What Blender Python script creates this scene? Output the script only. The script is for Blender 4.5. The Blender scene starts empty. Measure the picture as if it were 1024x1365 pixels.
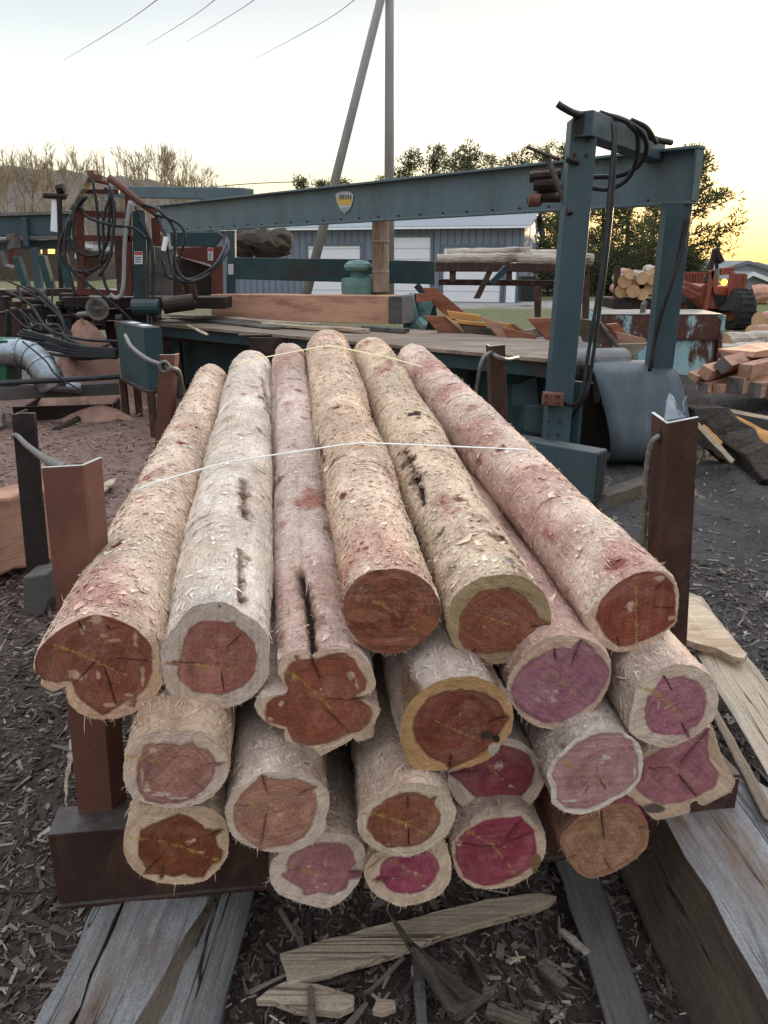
EXPOSURE = 0.72
import bpy, bmesh, math, random
import numpy as np
from mathutils import Vector, Matrix
from mathutils.bvhtree import BVHTree

# ------------------------------------------------------------------ camera model
F = 1025.0; PITCH = math.radians(17.95); H = 1.85
cp, sp = math.cos(PITCH), math.sin(PITCH)
CAM = Vector((0, 0, H)); FW = Vector((0, cp, -sp)); UP = Vector((0, sp, cp))
sc = bpy.context.scene
col = sc.collection
rnd = random.Random(7)

def ray(px, py):
    dx = (px-512)/F; dz = (682.5-py)/F
    return Vector((dx, cp+dz*sp, -sp+dz*cp))
def at(px, py, Y):
    d = ray(px, py); return CAM + d*(Y/d.y)
def gz(px, py, z=0.0):
    d = ray(px, py); return CAM + d*((z-H)/d.z)
def dep(px, py, zc):
    return CAM + ray(px, py)*zc
def projn(P):
    v = P - np.array(CAM); zc = v@np.array(FW)
    return 512+F*v[:, 0]/zc, 682.5-F*(v@np.array(UP))/zc

# ------------------------------------------------------------------ object helpers
def tag(o, label=None, cat=None, group=None, kind=None):
    if label: o['label'] = label
    if cat: o['category'] = cat
    if group: o['group'] = group
    if kind: o['kind'] = kind
    return o
def thing(name, label, cat, loc, group=None):
    o = bpy.data.objects.new(name, None); col.objects.link(o)
    o.location = loc; o.empty_display_size = .1
    return tag(o, label, cat, group)

class MB:
    def __init__(s): s.v = []; s.f = []; s.m = []
    def add(s, vs, fs, m=0):
        b = len(s.v); s.v += [Vector(p) for p in vs]
        for f in fs: s.f.append([i+b for i in f]); s.m.append(m)
        return s
    def hexa(s, p, m=0):
        return s.add(p, [(0,3,2,1),(4,5,6,7),(0,1,5,4),(1,2,6,5),(2,3,7,6),(3,0,4,7)], m)
    def box(s, c, size, rz=0, m=0):
        c = Vector(c); x, y, z = [k/2 for k in size]; R = Matrix.Rotation(rz, 3, 'Z')
        return s.hexa([c+R@Vector(q) for q in ((-x,-y,-z),(x,-y,-z),(x,y,-z),(-x,y,-z),(-x,-y,z),(x,-y,z),(x,y,z),(-x,y,z))], m)
    def bar(s, a, b, w, h, up=(0,0,1), m=0):
        a = Vector(a); b = Vector(b); d = (b-a).normalized(); u = Vector(up)
        sd = d.cross(u)
        if sd.length < 1e-4: sd = d.cross(Vector((0,1,0)))
        sd.normalize(); u = sd.cross(d).normalized()
        x = sd*w/2; z = u*h/2
        return s.hexa([a-x-z, a+x-z, b+x-z, b-x-z, a-x+z, a+x+z, b+x+z, b-x+z], m)
    def tube(s, pts, r, n=8, m=0, cap=True):
        pts = [Vector(p) for p in pts]; k = len(pts)
        rs = r if isinstance(r, (list, tuple)) else [r]*k
        b = len(s.v); pu = None
        for i, p in enumerate(pts):
            d = (pts[min(i+1, k-1)]-pts[max(i-1, 0)])
            if d.length < 1e-9: d = Vector((0,0,1))
            d.normalize()
            if pu is None:
                pu = d.orthogonal().normalized()
            else:
                pu = pu - d*pu.dot(d)
                pu = pu.normalized() if pu.length > 1e-6 else d.orthogonal().normalized()
            w = d.cross(pu)
            for j in range(n):
                a = 2*math.pi*j/n
                s.v.append(p+(pu*math.cos(a)+w*math.sin(a))*rs[i])
        for i in range(k-1):
            for j in range(n):
                q = (j+1) % n
                s.f.append([b+i*n+j, b+i*n+q, b+(i+1)*n+q, b+(i+1)*n+j]); s.m.append(m)
        if cap:
            s.f.append([b+j for j in range(n)][::-1]); s.m.append(m)
            s.f.append([b+(k-1)*n+j for j in range(n)]); s.m.append(m)
        return s
    def prism(s, pts, vec, m=0):
        pts = [Vector(p) for p in pts]; n = len(pts); vec = Vector(vec)
        nrm = Vector((0,0,0))
        for i in range(n):
            a = pts[i]; c = pts[(i+1) % n]; nrm += a.cross(c)
        if nrm.dot(vec) > 0: pts = pts[::-1]
        return s.add(pts+[p+vec for p in pts], [list(range(n)), list(range(2*n-1, n-1, -1))] +
                     [[i, i+n, (i+1) % n+n, (i+1) % n] for i in range(n)], m)
    def lathe(s, p0, axis, prof, n=24, m=0):
        p0 = Vector(p0); ax = Vector(axis).normalized()
        return s.tube([p0+ax*t for t, r in prof], [max(r, 1e-4) for t, r in prof], n, m)
    def build(s, name, mat, parent=None, smooth=False, bevel=0, colors=None, loc=None):
        if parent is not None: o0 = Vector(parent.location)
        elif loc is not None: o0 = Vector(loc)
        else:
            n = len(s.v); o0 = Vector((sum(p.x for p in s.v)/n, sum(p.y for p in s.v)/n, min(p.z for p in s.v)))
        if parent is not None and parent.parent is not None:
            o0 = Vector(parent.parent.location)+Vector(parent.location)
        me = bpy.data.meshes.new(name)
        me.from_pydata([p-o0 for p in s.v], [], s.f)
        ms = mat if isinstance(mat, (list, tuple)) else [mat]
        for x in ms: me.materials.append(x)
        if len(ms) > 1: me.polygons.foreach_set('material_index', s.m)
        if smooth: me.polygons.foreach_set('use_smooth', [True]*len(me.polygons))
        if colors is not None:
            ca = me.color_attributes.new('Col', 'FLOAT_COLOR', 'POINT')
            ca.data.foreach_set('color', np.asarray(colors, dtype=np.float32).ravel())
        me.update()
        o = bpy.data.objects.new(name, me); col.objects.link(o)
        if parent is not None: o.parent = parent
        else: o.location = o0
        if bevel:
            b = o.modifiers.new('bevel', 'BEVEL'); b.width = bevel; b.segments = 2; b.limit_method = 'ANGLE'; b.angle_limit = math.radians(40)
        return o

def slab_px(mb, poly, Y, thick, m=0):
    """outline at distance Y, given real thickness away from the viewer"""
    return mb.prism([at(x, y, Y) for x, y in poly], (0, thick, 0), m)
def curve(pts, n=6):
    """Catmull-Rom through points"""
    pts = [Vector(p) for p in pts]; out = []
    P = [pts[0]*2-pts[1]]+pts+[pts[-1]*2-pts[-2]]
    for i in range(1, len(P)-2):
        a, b, c, d = P[i-1:i+3]
        for k in range(n):
            t = k/n
            out.append(.5*((2*b)+(c-a)*t+(2*a-5*b+4*c-d)*t*t+(3*b-a-3*c+d)*t**3))
    out.append(pts[-1]); return out

def board(name, p0, p1, w, h, mat, up=(0,0,1), parent=None, wob=.004, segs=8, endmat=None, bevel=.004, seed=0, taper=1.0, wane=0.0):
    """sawn piece: mesh in its own axes, X along the grain"""
    p0 = Vector(p0); p1 = Vector(p1); L = (p1-p0).length; d = (p1-p0)/L
    sd = Vector(up).cross(d).normalized(); u = d.cross(sd).normalized()
    r = random.Random(seed*31+len(name)); mb = MB(); vs = []; fs = []
    for i in range(segs+1):
        t = i/segs; x = t*L-L/2; k = 1+(taper-1)*t
        for (a, b) in ((-1,-1),(1,-1),(1,1),(-1,1)):
            yy = a*w/2*k+r.uniform(-wob, wob); zz = b*h/2*k+r.uniform(-wob, wob)
            if wane and b > 0 and a > 0: yy -= wane*r.uniform(.4, 1); 
            vs.append((x+(r.uniform(-wob, wob)*2 if i in (0, segs) else 0), yy, zz))
    mi = []
    for i in range(segs):
        for j in range(4):
            q = (j+1) % 4; fs.append((i*4+j, i*4+q, (i+1)*4+q, (i+1)*4+j)[::-1]); mi.append(0)
    fs.append((0,1,2,3)); mi.append(1); e = segs*4; fs.append((e+3,e+2,e+1,e)); mi.append(1)
    me = bpy.data.meshes.new(name); me.from_pydata(vs, [], fs)
    me.materials.append(mat); me.materials.append(endmat or mat); me.polygons.foreach_set('material_index', mi); me.update()
    o = bpy.data.objects.new(name, me); col.objects.link(o)
    Mw = Matrix((( d.x, sd.x, u.x, 0),(d.y, sd.y, u.y, 0),(d.z, sd.z, u.z, 0),(0,0,0,1)))
    Mw.translation = (p0+p1)/2
    if parent is not None:
        o.parent = parent; o.matrix_local = Matrix.Translation(-Vector(parent.location)) @ Mw
    else: o.matrix_world = Mw
    if bevel:
        b = o.modifiers.new('bevel', 'BEVEL'); b.width = bevel; b.segments = 2
    return o

# ------------------------------------------------------------------ materials
def nmat(name):
    m = bpy.data.materials.new(name); m.use_nodes = True; nt = m.node_tree
    return m, nt, nt.nodes['Principled BSDF']
def N(nt, t, **kw):
    n = nt.nodes.new(t)
    for k, v in kw.items():
        if k in n.inputs.keys() if hasattr(n.inputs, 'keys') else False: n.inputs[k].default_value = v
        else: setattr(n, k, v)
    return n
def mixc(nt, fac, a, b, mode='MIX'):
    n = nt.nodes.new('ShaderNodeMix'); n.data_type = 'RGBA'; n.blend_type = mode
    for s, v in ((0, fac), (6, a), (7, b)):
        if isinstance(v, (int, float)): n.inputs[s].default_value = v
        elif isinstance(v, tuple): n.inputs[s].default_value = v if len(v) == 4 else v+(1,)
        else: nt.links.new(v, n.inputs[s])
    return n.outputs[2]
def ramp(nt, src, a, b):
    n = nt.nodes.new('ShaderNodeMapRange'); n.inputs[1].default_value = a; n.inputs[2].default_value = b
    nt.links.new(src, n.inputs[0]); return n.outputs[0]
def noise(nt, vec, scale, detail=6, rough=.6, dist=0.0):
    n = nt.nodes.new('ShaderNodeTexNoise'); n.inputs['Scale'].default_value = scale
    n.inputs['Detail'].default_value = detail; n.inputs['Roughness'].default_value = rough; n.inputs['Distortion'].default_value = dist
    nt.links.new(vec, n.inputs['Vector']); return n.outputs['Fac']
def mapping(nt, src, s=(1,1,1)):
    n = nt.nodes.new('ShaderNodeMapping'); n.inputs['Scale'].default_value = s
    nt.links.new(src, n.inputs['Vector']); return n.outputs[0]
def bumpn(nt, h, strength, dist, prev=None):
    n = nt.nodes.new('ShaderNodeBump'); n.inputs['Strength'].default_value = strength; n.inputs['Distance'].default_value = dist
    nt.links.new(h, n.inputs['Height'])
    if prev is not None: nt.links.new(prev, n.inputs['Normal'])
    return n.outputs[0]

def mat(name, c1, c2, scale=8, stretch=(1,1,1), rough=.75, metal=0, bump=.4, bd=.004, c3=None, s3=3, t3=(.55,.65), attr=None, dust=None, spec=.3, trans=0, c4=None, s4=28, t4=(.66,.70)):
    """two-tone noise, patches of c3, up-facing dust, bump"""
    m, nt, b = nmat(name); L = nt.links
    tc = nt.nodes.new('ShaderNodeTexCoord').outputs['Object']
    v = mapping(nt, tc, stretch)
    n1 = noise(nt, v, scale, 7, .65)
    f1 = ramp(nt, n1, .32, .68)
    cc = mixc(nt, f1, c1, c2)
    if attr:
        a = nt.nodes.new('ShaderNodeAttribute'); a.attribute_name = 'Col'
        cc = mixc(nt, 1.0, cc, a.outputs['Color'], 'MULTIPLY')
    if c3:
        n3 = noise(nt, v, s3, 8, .7, .4)
        cc = mixc(nt, ramp(nt, n3, *t3), cc, c3)
    if c4:
        cc = mixc(nt, ramp(nt, noise(nt, tc, s4, 5, .7, .3), *t4), cc, c4)
    if dust:
        g = nt.nodes.new('ShaderNodeNewGeometry'); s_ = nt.nodes.new('ShaderNodeSeparateXYZ'); L.new(g.outputs['Normal'], s_.inputs[0])
        nd = noise(nt, tc, 14, 6, .7)
        mm = nt.nodes.new('ShaderNodeMath'); mm.operation = 'MULTIPLY'
        L.new(ramp(nt, s_.outputs[2], .35, .95), mm.inputs[0]); L.new(ramp(nt, nd, .3, .65), mm.inputs[1])
        cc = mixc(nt, mm.outputs[0], cc, dust)
    L.new(cc, b.inputs['Base Color'])
    b.inputs['Roughness'].default_value = rough; b.inputs['Metallic'].default_value = metal
    b.inputs['Specular IOR Level'].default_value = spec
    if bump:
        L.new(bumpn(nt, n1, bump, bd), b.inputs['Normal'])
    if trans:
        out = nt.nodes['Material Output']; t = nt.nodes.new('ShaderNodeBsdfTranslucent'); L.new(cc, t.inputs[0])
        mx = nt.nodes.new('ShaderNodeMixShader'); mx.inputs[0].default_value = trans
        L.new(b.outputs[0], mx.inputs[1]); L.new(t.outputs[0], mx.inputs[2]); L.new(mx.outputs[0], out.inputs[0])
    return m

T = {}
T['teal'] = mat('teal_paint', (.034,.062,.076), (.055,.088,.104), 3, (1,1,.35), .5, 0, .15, .003, (.055,.05,.045), 2.2, (.52,.74), dust=(.12,.11,.10), c4=(.075,.035,.022), s4=13, t4=(.63,.68))
T['armteal'] = mat('arm_teal_paint', (.014,.045,.046), (.025,.065,.065), 5, rough=.55, bump=.2)
T['teal_dark'] = mat('dark_teal_paint', (.014,.034,.040), (.026,.056,.063), 5, rough=.55, bump=.2, c3=(.035,.02,.015), s3=2, t3=(.55,.7), dust=(.12,.085,.065))
T['tealglare'] = mat('glare_lightened_teal_paint', (.070,.112,.132), (.10,.145,.165), 3, (1,1,.35), .5, 0, .15, .003, (.07,.075,.075), 2.2, (.52,.74), dust=(.14,.13,.12), c4=(.075,.035,.022), s4=13, t4=(.64,.69))  # lighter teal for the overhead beams, glare painted into the colour
T['green'] = mat('green_paint', (.008,.07,.04), (.012,.1,.06), 4, rough=.4, bump=.1)
T['rust'] = mat('rusty_steel', (.034,.017,.014), (.060,.030,.023), 9, (1,1,.5), .7, .2, .35, .003, (.105,.055,.036), 6, (.5,.68), dust=(.10,.094,.09), c4=(.022,.014,.013), s4=34, t4=(.58,.68))
T['rustlight'] = mat('primer_steel', (.135,.058,.042), (.19,.085,.062), 6, (1,1,.5), .7, .1, .3, .002, (.10,.045,.034), 5, (.5,.68), c4=(.06,.034,.03), s4=30, t4=(.62,.70))
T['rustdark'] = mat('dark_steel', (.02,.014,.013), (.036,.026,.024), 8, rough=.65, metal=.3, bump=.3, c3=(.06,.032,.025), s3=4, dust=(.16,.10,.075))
T['edge'] = mat('bare_steel_edge', (.42,.40,.37), (.55,.52,.48), 30, rough=.5, metal=.4, bump=.2)
T['galv'] = mat('galvanised', (.17,.19,.215), (.30,.33,.36), 12, rough=.35, metal=.85, bump=.15, c3=(.12,.11,.1), s3=4, t3=(.55,.75))
T['cable'] = mat('wire_rope', (.09,.085,.08), (.19,.18,.17), 60, rough=.5, metal=.5, bump=.4)
T['hose'] = mat('black_hose', (.012,.013,.015), (.03,.03,.032), 8, rough=.5, bump=.1)
T['hosegrey'] = mat('grey_hose', (.2,.205,.21), (.32,.33,.335), 20, rough=.5, bump=.1)
T['black'] = mat('black_rubber', (.012,.012,.013), (.03,.028,.027), 20, rough=.8, bump=.4)
T['belt'] = mat('belt_rubber', (.042,.056,.066), (.072,.09,.104), 3, (3,1,.6), .55, 0, .15, .003, (.12,.13,.135), 5, (.58,.8))
T['roller'] = mat('roller_steel', (.10,.10,.10), (.19,.18,.17), 5, rough=.5, metal=.4, bump=.2, c3=(.07,.05,.04), s3=4)
T['red'] = mat('red_paint', (.095,.028,.023), (.15,.042,.033), 5, rough=.5, bump=.2, c3=(.07,.03,.025), s3=3, t3=(.56,.72))
T['tractor'] = mat('tractor_red', (.17,.042,.03), (.25,.07,.046), 5, rough=.45, bump=.15, c3=(.12,.035,.02), s3=2, t3=(.55,.75))
T['turq'] = mat('turquoise_flaking_paint', (.22,.37,.385), (.33,.48,.49), 3, (1,1,.5), .6, 0, .3, .004, (.085,.032,.022), 1.9, (.5,.56))
T['turqeng'] = mat('engine_green_paint', (.075,.15,.14), (.125,.22,.205), 6, rough=.5, bump=.2, c3=(.03,.04,.04), s3=4, t3=(.58,.7))
T['white'] = mat('white_paint', (.72,.74,.78), (.8,.82,.85), 3, rough=.5, bump=.1)
T['badge'] = mat('badge_enamel', (.36,.38,.40), (.46,.48,.50), 20, rough=.5, bump=0)
T['paper'] = mat('sticker_white', (.6,.62,.64), (.72,.73,.74), 20, rough=.5, bump=0)
T['ink'] = mat('sticker_ink', (.03,.05,.10), (.05,.07,.13), 20, rough=.5, bump=0)
T['inkred'] = mat('sticker_red', (.4,.05,.04), (.5,.08,.06), 20, rough=.5, bump=0)
T['gold'] = mat('badge_gold', (.45,.30,.06), (.55,.38,.09), 20, rough=.5, bump=0)
T['rustpipe'] = mat('rusted_muffler', (.20,.13,.095), (.33,.25,.20), 6, (1,1,.4), .8, .1, .4, .004, (.16,.06,.035), 4, (.55,.65))
T['turqrust'] = mat('rusted_turquoise_paint', (.22,.36,.375), (.33,.46,.47), 3, (1,1,.5), .65, 0, .4, .004, (.075,.03,.022), 1.6, (.42,.46), c4=(.13,.055,.035), s4=9, t4=(.58,.64))
# timber
def wood(name, c1, c2, end=False, gs=14, rough=.8, bump=.5, c3=None, t3=(.55,.7), crack=None):
    m, nt, b = nmat(name); L = nt.links
    tc = nt.nodes.new('ShaderNodeTexCoord').outputs['Object']
    oi = nt.nodes.new('ShaderNodeObjectInfo')
    ad = nt.nodes.new('ShaderNodeVectorMath'); ad.operation = 'ADD'; L.new(tc, ad.inputs[0])
    cx = nt.nodes.new('ShaderNodeCombineXYZ')
    k = nt.nodes.new('ShaderNodeMath'); k.operation = 'MULTIPLY'; k.inputs[1].default_value = 37.0; L.new(oi.outputs['Random'], k.inputs[0])
    L.new(k.outputs[0], cx.inputs[0]); L.new(k.outputs[0], cx.inputs[1]); L.new(cx.outputs[0], ad.inputs[1])
    v = mapping(nt, ad.outputs[0], (1,1,1) if end else (.09,1,1))
    v = mapping(nt, ad.outputs[0], (1,1,1) if end else (.045,1,1))
    g = noise(nt, v, gs*(4 if end else 7), 8, .72, .15)
    lo = noise(nt, mapping(nt, ad.outputs[0], (1,1,1) if end else (.16,1,1)), gs*.5, 5, .62, .25)
    sp_ = noise(nt, ad.outputs[0], 130, 4, .75)
    cc = mixc(nt, ramp(nt, g, .3, .7), c1, c2)
    dk = tuple(x*.62 for x in c1)
    cc = mixc(nt, ramp(nt, lo, .48, .72), cc, dk)
    cc = mixc(nt, 1.0, cc, mixc(nt, ramp(nt, sp_, .3, .7), (.70,.69,.68), (1.26,1.26,1.26)), 'MULTIPLY')
    if c3: cc = mixc(nt, ramp(nt, noise(nt, mapping(nt, ad.outputs[0], (.25,1,1)), 5, 6, .7), *t3), cc, c3)
    nb = g
    if crack:
        ck = noise(nt, mapping(nt, ad.outputs[0], (.022,1,1)), 16, 3, .5, .1)
        sb = nt.nodes.new('ShaderNodeMath'); sb.operation = 'SUBTRACT'; L.new(ck, sb.inputs[0]); sb.inputs[1].default_value = .5
        ab = nt.nodes.new('ShaderNodeMath'); ab.operation = 'ABSOLUTE'; L.new(sb.outputs[0], ab.inputs[0])
        cm = ramp(nt, ab.outputs[0], .016, .004)
        mk_ = nt.nodes.new('ShaderNodeMath'); mk_.operation = 'MULTIPLY'; L.new(cm, mk_.inputs[0]); L.new(ramp(nt, noise(nt, mapping(nt, ad.outputs[0], (.3,1,1)), 6, 3, .6), .42, .56), mk_.inputs[1])
        cc = mixc(nt, mk_.outputs[0], cc, crack)
    hv = nt.nodes.new('ShaderNodeHueSaturation'); L.new(cc, hv.inputs['Color'])
    hv.inputs['Value'].default_value = 1.0
    vr = nt.nodes.new('ShaderNodeMapRange'); vr.inputs[3].default_value = .82; vr.inputs[4].default_value = 1.15; L.new(oi.outputs['Random'], vr.inputs[0]); L.new(vr.outputs[0], hv.inputs['Value'])
    L.new(hv.outputs[0], b.inputs['Base Color']); b.inputs['Roughness'].default_value = rough; b.inputs['Specular IOR Level'].default_value = .25
    L.new(bumpn(nt, nb, bump, .006, bumpn(nt, sp_, bump*.7, .004)), b.inputs['Normal'])
    return m
T['cedar'] = wood('fresh_cedar', (.36,.19,.13), (.50,.29,.20), c3=(.22,.09,.06))
T['cedarred'] = wood('red_cedar', (.25,.09,.055), (.36,.15,.09), c3=(.15,.055,.035))
T['cedarorange'] = wood('orange_cedar', (.50,.24,.08), (.62,.33,.12))
T['cedarend'] = wood('cedar_end', (.30,.17,.11), (.44,.27,.18), end=True)
T['greyend'] = wood('grey_end_grain', (.13,.12,.115), (.22,.20,.19), end=True)
T['grey'] = wood('weathered_grey_timber', (.150,.149,.150), (.335,.330,.325), gs=10, bump=.8, c3=(.15,.10,.07), t3=(.5,.66), crack=(.02,.018,.016))
T['greydark'] = wood('dark_weathered_board', (.06,.056,.053), (.12,.11,.105), gs=10, bump=.7)
T['brownside'] = wood('stained_timber_side', (.080,.062,.048), (.15,.118,.09), gs=8, bump=.8, c3=(.05,.044,.04), crack=(.015,.012,.01))
T['pale'] = wood('pale_slab', (.36,.28,.20), (.54,.44,.33), gs=12, bump=.9, c3=(.26,.18,.12), t3=(.5,.68), crack=(.10,.07,.05))
T['palegrey'] = wood('greyed_pale_slab', (.24,.20,.155), (.36,.31,.25), gs=12, bump=.8, c3=(.16,.12,.09), crack=(.05,.04,.03))
T['deck'] = wood('worn_deck', (.15,.11,.083), (.25,.19,.145), gs=9, bump=.4, c3=(.33,.26,.20), t3=(.5,.7))
T['bark'] = mat('dark_bark', (.022,.017,.014), (.062,.048,.038), 22, (1,1,1), .95, 0, 1.0, .03)
T['peeled'] = mat('peeled_far_log', (.26,.21,.17), (.50,.44,.38), 9, (.3,1,1), .85, 0, .8, .03, (.12,.08,.06), 4, (.5,.62))
T['logend'] = mat('far_log_end', (.42,.25,.13), (.55,.36,.21), 7, rough=.85, bump=.3)
T['utility'] = mat('utility_pole_wood', (.17,.16,.155), (.25,.24,.235), 5, (1,1,.1), .85, 0, .3, .01)
T['strap'] = mat('plastic_strap', (.56,.54,.49), (.70,.67,.61), 30, rough=.4, bump=.1)
T['strapy'] = mat('yellow_strap', (.62,.52,.26), (.74,.64,.36), 30, rough=.4, bump=.1)
T['sawdust'] = mat('sawdust', (.27,.155,.115), (.38,.23,.175), 12, rough=.95, bump=.8, bd=.02, c3=(.11,.065,.05), s3=3, t3=(.55,.7))
T['fibre'] = mat('pale_fibre', (.62,.48,.36), (.72,.58,.46), 30, rough=.85, bump=0, trans=.2)
T['concrete'] = mat('concrete_block', (.2,.19,.17), (.3,.28,.26), 15, rough=.9, bump=.4)
T['roof'] = mat('grey_roofing', (.13,.14,.15), (.18,.19,.2), 10, (1,1,1), .8, 0, .3, .02)
T['metalroof'] = mat('metal_roof', (.10,.12,.15), (.13,.155,.185), 3, rough=.45, bump=.1)
T['sidingfar'] = mat('grey_house_siding', (.22,.24,.26), (.27,.29,.31), 3, (1,1,8), .8, 0, .3, .02)
T['needle'] = mat('pine_needles', (.055,.066,.028), (.105,.115,.045), 1.2, rough=.8, bump=0, trans=.5, attr=True)
T['trunk'] = mat('tree_bark', (.045,.034,.026), (.10,.078,.06), 6, (1,1,.3), .95, 0, .5, .03)
T['twig'] = mat('bare_twigs', (.20,.155,.10), (.30,.235,.15), 3, rough=.9, bump=0)
# corrugated siding of the metal building
def siding():
    m, nt, b = nmat('corrugated_blue_grey_siding'); L = nt.links
    tc = nt.nodes.new('ShaderNodeTexCoord').outputs['Object']
    w = nt.nodes.new('ShaderNodeTexWave'); w.wave_type = 'BANDS'; w.bands_direction = 'X'; w.inputs['Scale'].default_value = .9; w.inputs['Distortion'].default_value = 0
    L.new(tc, w.inputs['Vector'])
    n1 = noise(nt, tc, 1.2, 5)
    c = mixc(nt, ramp(nt, n1, .3, .7), (.125,.155,.20), (.16,.195,.245))
    c = mixc(nt, ramp(nt, w.outputs['Fac'], .0, .25), (.075,.095,.125), c)
    L.new(c, b.inputs['Base Color']); b.inputs['Roughness'].default_value = .55
    L.new(bumpn(nt, w.outputs['Fac'], .5, .03), b.inputs['Normal'])
    return m
T['siding'] = siding()
def doorm():
    m, nt, b = nmat('white_sectional_door'); L = nt.links
    tc = nt.nodes.new('ShaderNodeTexCoord').outputs['Object']
    w = nt.nodes.new('ShaderNodeTexWave'); w.wave_type = 'BANDS'; w.bands_direction = 'Z'; w.inputs['Scale'].default_value = .62; w.inputs['Distortion'].default_value = 0
    L.new(tc, w.inputs['Vector'])
    c = mixc(nt, ramp(nt, w.outputs['Fac'], .0, .06), (.42,.44,.47), (.70,.71,.74))
    L.new(c, b.inputs['Base Color']); b.inputs['Roughness'].default_value = .5
    return m
T['door'] = doorm()
def emis(name, c, s):
    m, nt, b = nmat(name); b.inputs['Emission Color'].default_value = c+(1,); b.inputs['Emission Strength'].default_value = s
    b.inputs['Base Color'].default_value = c+(1,); return m
T['litwin'] = emis('lit_window', (1.0,.55,.12), 1.6)
T['lamp'] = emis('amber_lamp', (1.0,.42,.04), 3.0)
T['glass'] = mat('dark_glass', (.03,.035,.04), (.04,.045,.05), 2, rough=.1, bump=0, spec=.5)
# ------------------------------------------------------------------ THE LOG PILE
def vnoise(u, v, nu, nv, rng):
    """value noise, periodic in u (0..1)"""
    g = rng.uniform(-1, 1, (nu, nv+2))
    x = (u % 1.0)*nu; y = np.clip(v, 0, .99999)*nv
    i = np.floor(x).astype(int); j = np.floor(y).astype(int); a = x-i; b = y-j
    a = a*a*(3-2*a); b = b*b*(3-2*b); i0 = i % nu; i1 = (i+1) % nu
    return (g[i0, j]*(1-a)+g[i1, j]*a)*(1-b)+(g[i0, j+1]*(1-a)+g[i1, j+1]*a)*b
def fbm(u, v, nu, nv, rng, octv=4, gain=.55):
    s = 0; k = 1; t = 0
    for o in range(octv):
        s = s+k*vnoise(u, v, nu*2**o, max(1, int(nv*2**o)), rng); t += k; k *= gain
    return s/t
def sdist(px, py, poly):
    """signed distance (px), negative inside"""
    P = np.asarray(poly, float); Q = np.roll(P, -1, 0)
    d = np.full(px.shape, 1e9); ins = np.zeros(px.shape, bool)
    for (x0, y0), (x1, y1) in zip(P, Q):
        ex, ey = x1-x0, y1-y0; t = np.clip(((px-x0)*ex+(py-y0)*ey)/(ex*ex+ey*ey+1e-9), 0, 1)
        d = np.minimum(d, np.hypot(px-x0-t*ex, py-y0-t*ey))
        c = ((y0 <= py) & (y1 > py)) | ((y1 <= py) & (y0 > py))
        with np.errstate(divide='ignore', invalid='ignore'):
            xi = x0+(py-y0)*ex/(ey if ey else 1e-9)
        ins ^= c & (px < xi)
    return np.where(ins, -d, d)
def pdist(px, py, line):
    d = np.full(px.shape, 1e9); tt = np.zeros(px.shape); tot = len(line)-1
    for k in range(tot):
        (x0, y0), (x1, y1) = line[k], line[k+1]
        ex, ey = x1-x0, y1-y0; t = np.clip(((px-x0)*ex+(py-y0)*ey)/(ex*ex+ey*ey+1e-9), 0, 1)
        q = np.hypot(px-x0-t*ex, py-y0-t*ey); tt = np.where(q < d, (k+t)/tot, tt); d = np.minimum(d, q)
    return d, tt

def mth(nt, op, a, b=None):
    n = nt.nodes.new('ShaderNodeMath'); n.operation = op
    for i, v in enumerate((a, b)):
        if v is None: continue
        if isinstance(v, (int, float)): n.inputs[i].default_value = v
        else: nt.links.new(v, n.inputs[i])
    return n.outputs[0]
def bark_material():
    m, nt, b = nmat('debarked_cedar'); L = nt.links
    a = nt.nodes.new('ShaderNodeAttribute'); a.attribute_name = 'Col'; C0 = a.outputs['Color']
    lc = nt.nodes.new('ShaderNodeAttribute'); lc.attribute_name = 'lc'
    v = lc.outputs['Vector']
    def tint(t): return mixc(nt, 1.0, C0, t, 'MULTIPLY')
    fib = noise(nt, mapping(nt, v, (1,1,.13)), 230, 5, .65)
    fine = noise(nt, v, 170, 6, .75, .8)
    w1 = noise(nt, mapping(nt, v, (1,1,1.9)), 26, 5, .62, 1.0)
    w2 = noise(nt, mapping(nt, v, (1,1,1.5)), 62, 4, .65, 1.4)
    s1 = mth(nt, 'FRACT', mth(nt, 'MULTIPLY', w1, 9.0)); s2 = mth(nt, 'FRACT', mth(nt, 'MULTIPLY', w2, 6.0))
    p1 = ramp(nt, noise(nt, mapping(nt, v, (1,1,.6)), 7, 4, .6), .36, .60)
    p2 = ramp(nt, noise(nt, v, 19, 4, .6), .42, .60)
    e1 = mth(nt, 'MULTIPLY', ramp(nt, s1, .72, .98), p1); e2 = mth(nt, 'MULTIPLY', ramp(nt, s2, .70, .98), p2)
    c = mixc(nt, 1.0, C0, mixc(nt, ramp(nt, fib, .3, .7), (.84,.81,.78), (1.10,1.10,1.10)), 'MULTIPLY')
    c = mixc(nt, ramp(nt, fine, .57, .70), c, tint((.66,.50,.42)))
    c = mixc(nt, mth(nt, 'MULTIPLY', ramp(nt, s1, .0, .3), .0), c, tint((1.12,1.10,1.08)))
    c = mixc(nt, mth(nt, 'MULTIPLY', e2, .62), c, tint((.50,.31,.24)))
    c = mixc(nt, mth(nt, 'MULTIPLY', e1, .80), c, tint((.42,.24,.18)))
    L.new(c, b.inputs['Base Color']); b.inputs['Roughness'].default_value = .85; b.inputs['Specular IOR Level'].default_value = .2
    n0 = bumpn(nt, mth(nt, 'SUBTRACT', 1.0, mth(nt, 'MULTIPLY', s1, p1)), .75, .006); n1 = bumpn(nt, mth(nt, 'SUBTRACT', 1.0, s2), .55, .003, n0)
    n2 = bumpn(nt, fine, .5, .003, n1); n3 = bumpn(nt, fib, .4, .002, n2)
    L.new(n3, b.inputs['Normal']); return m
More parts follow.
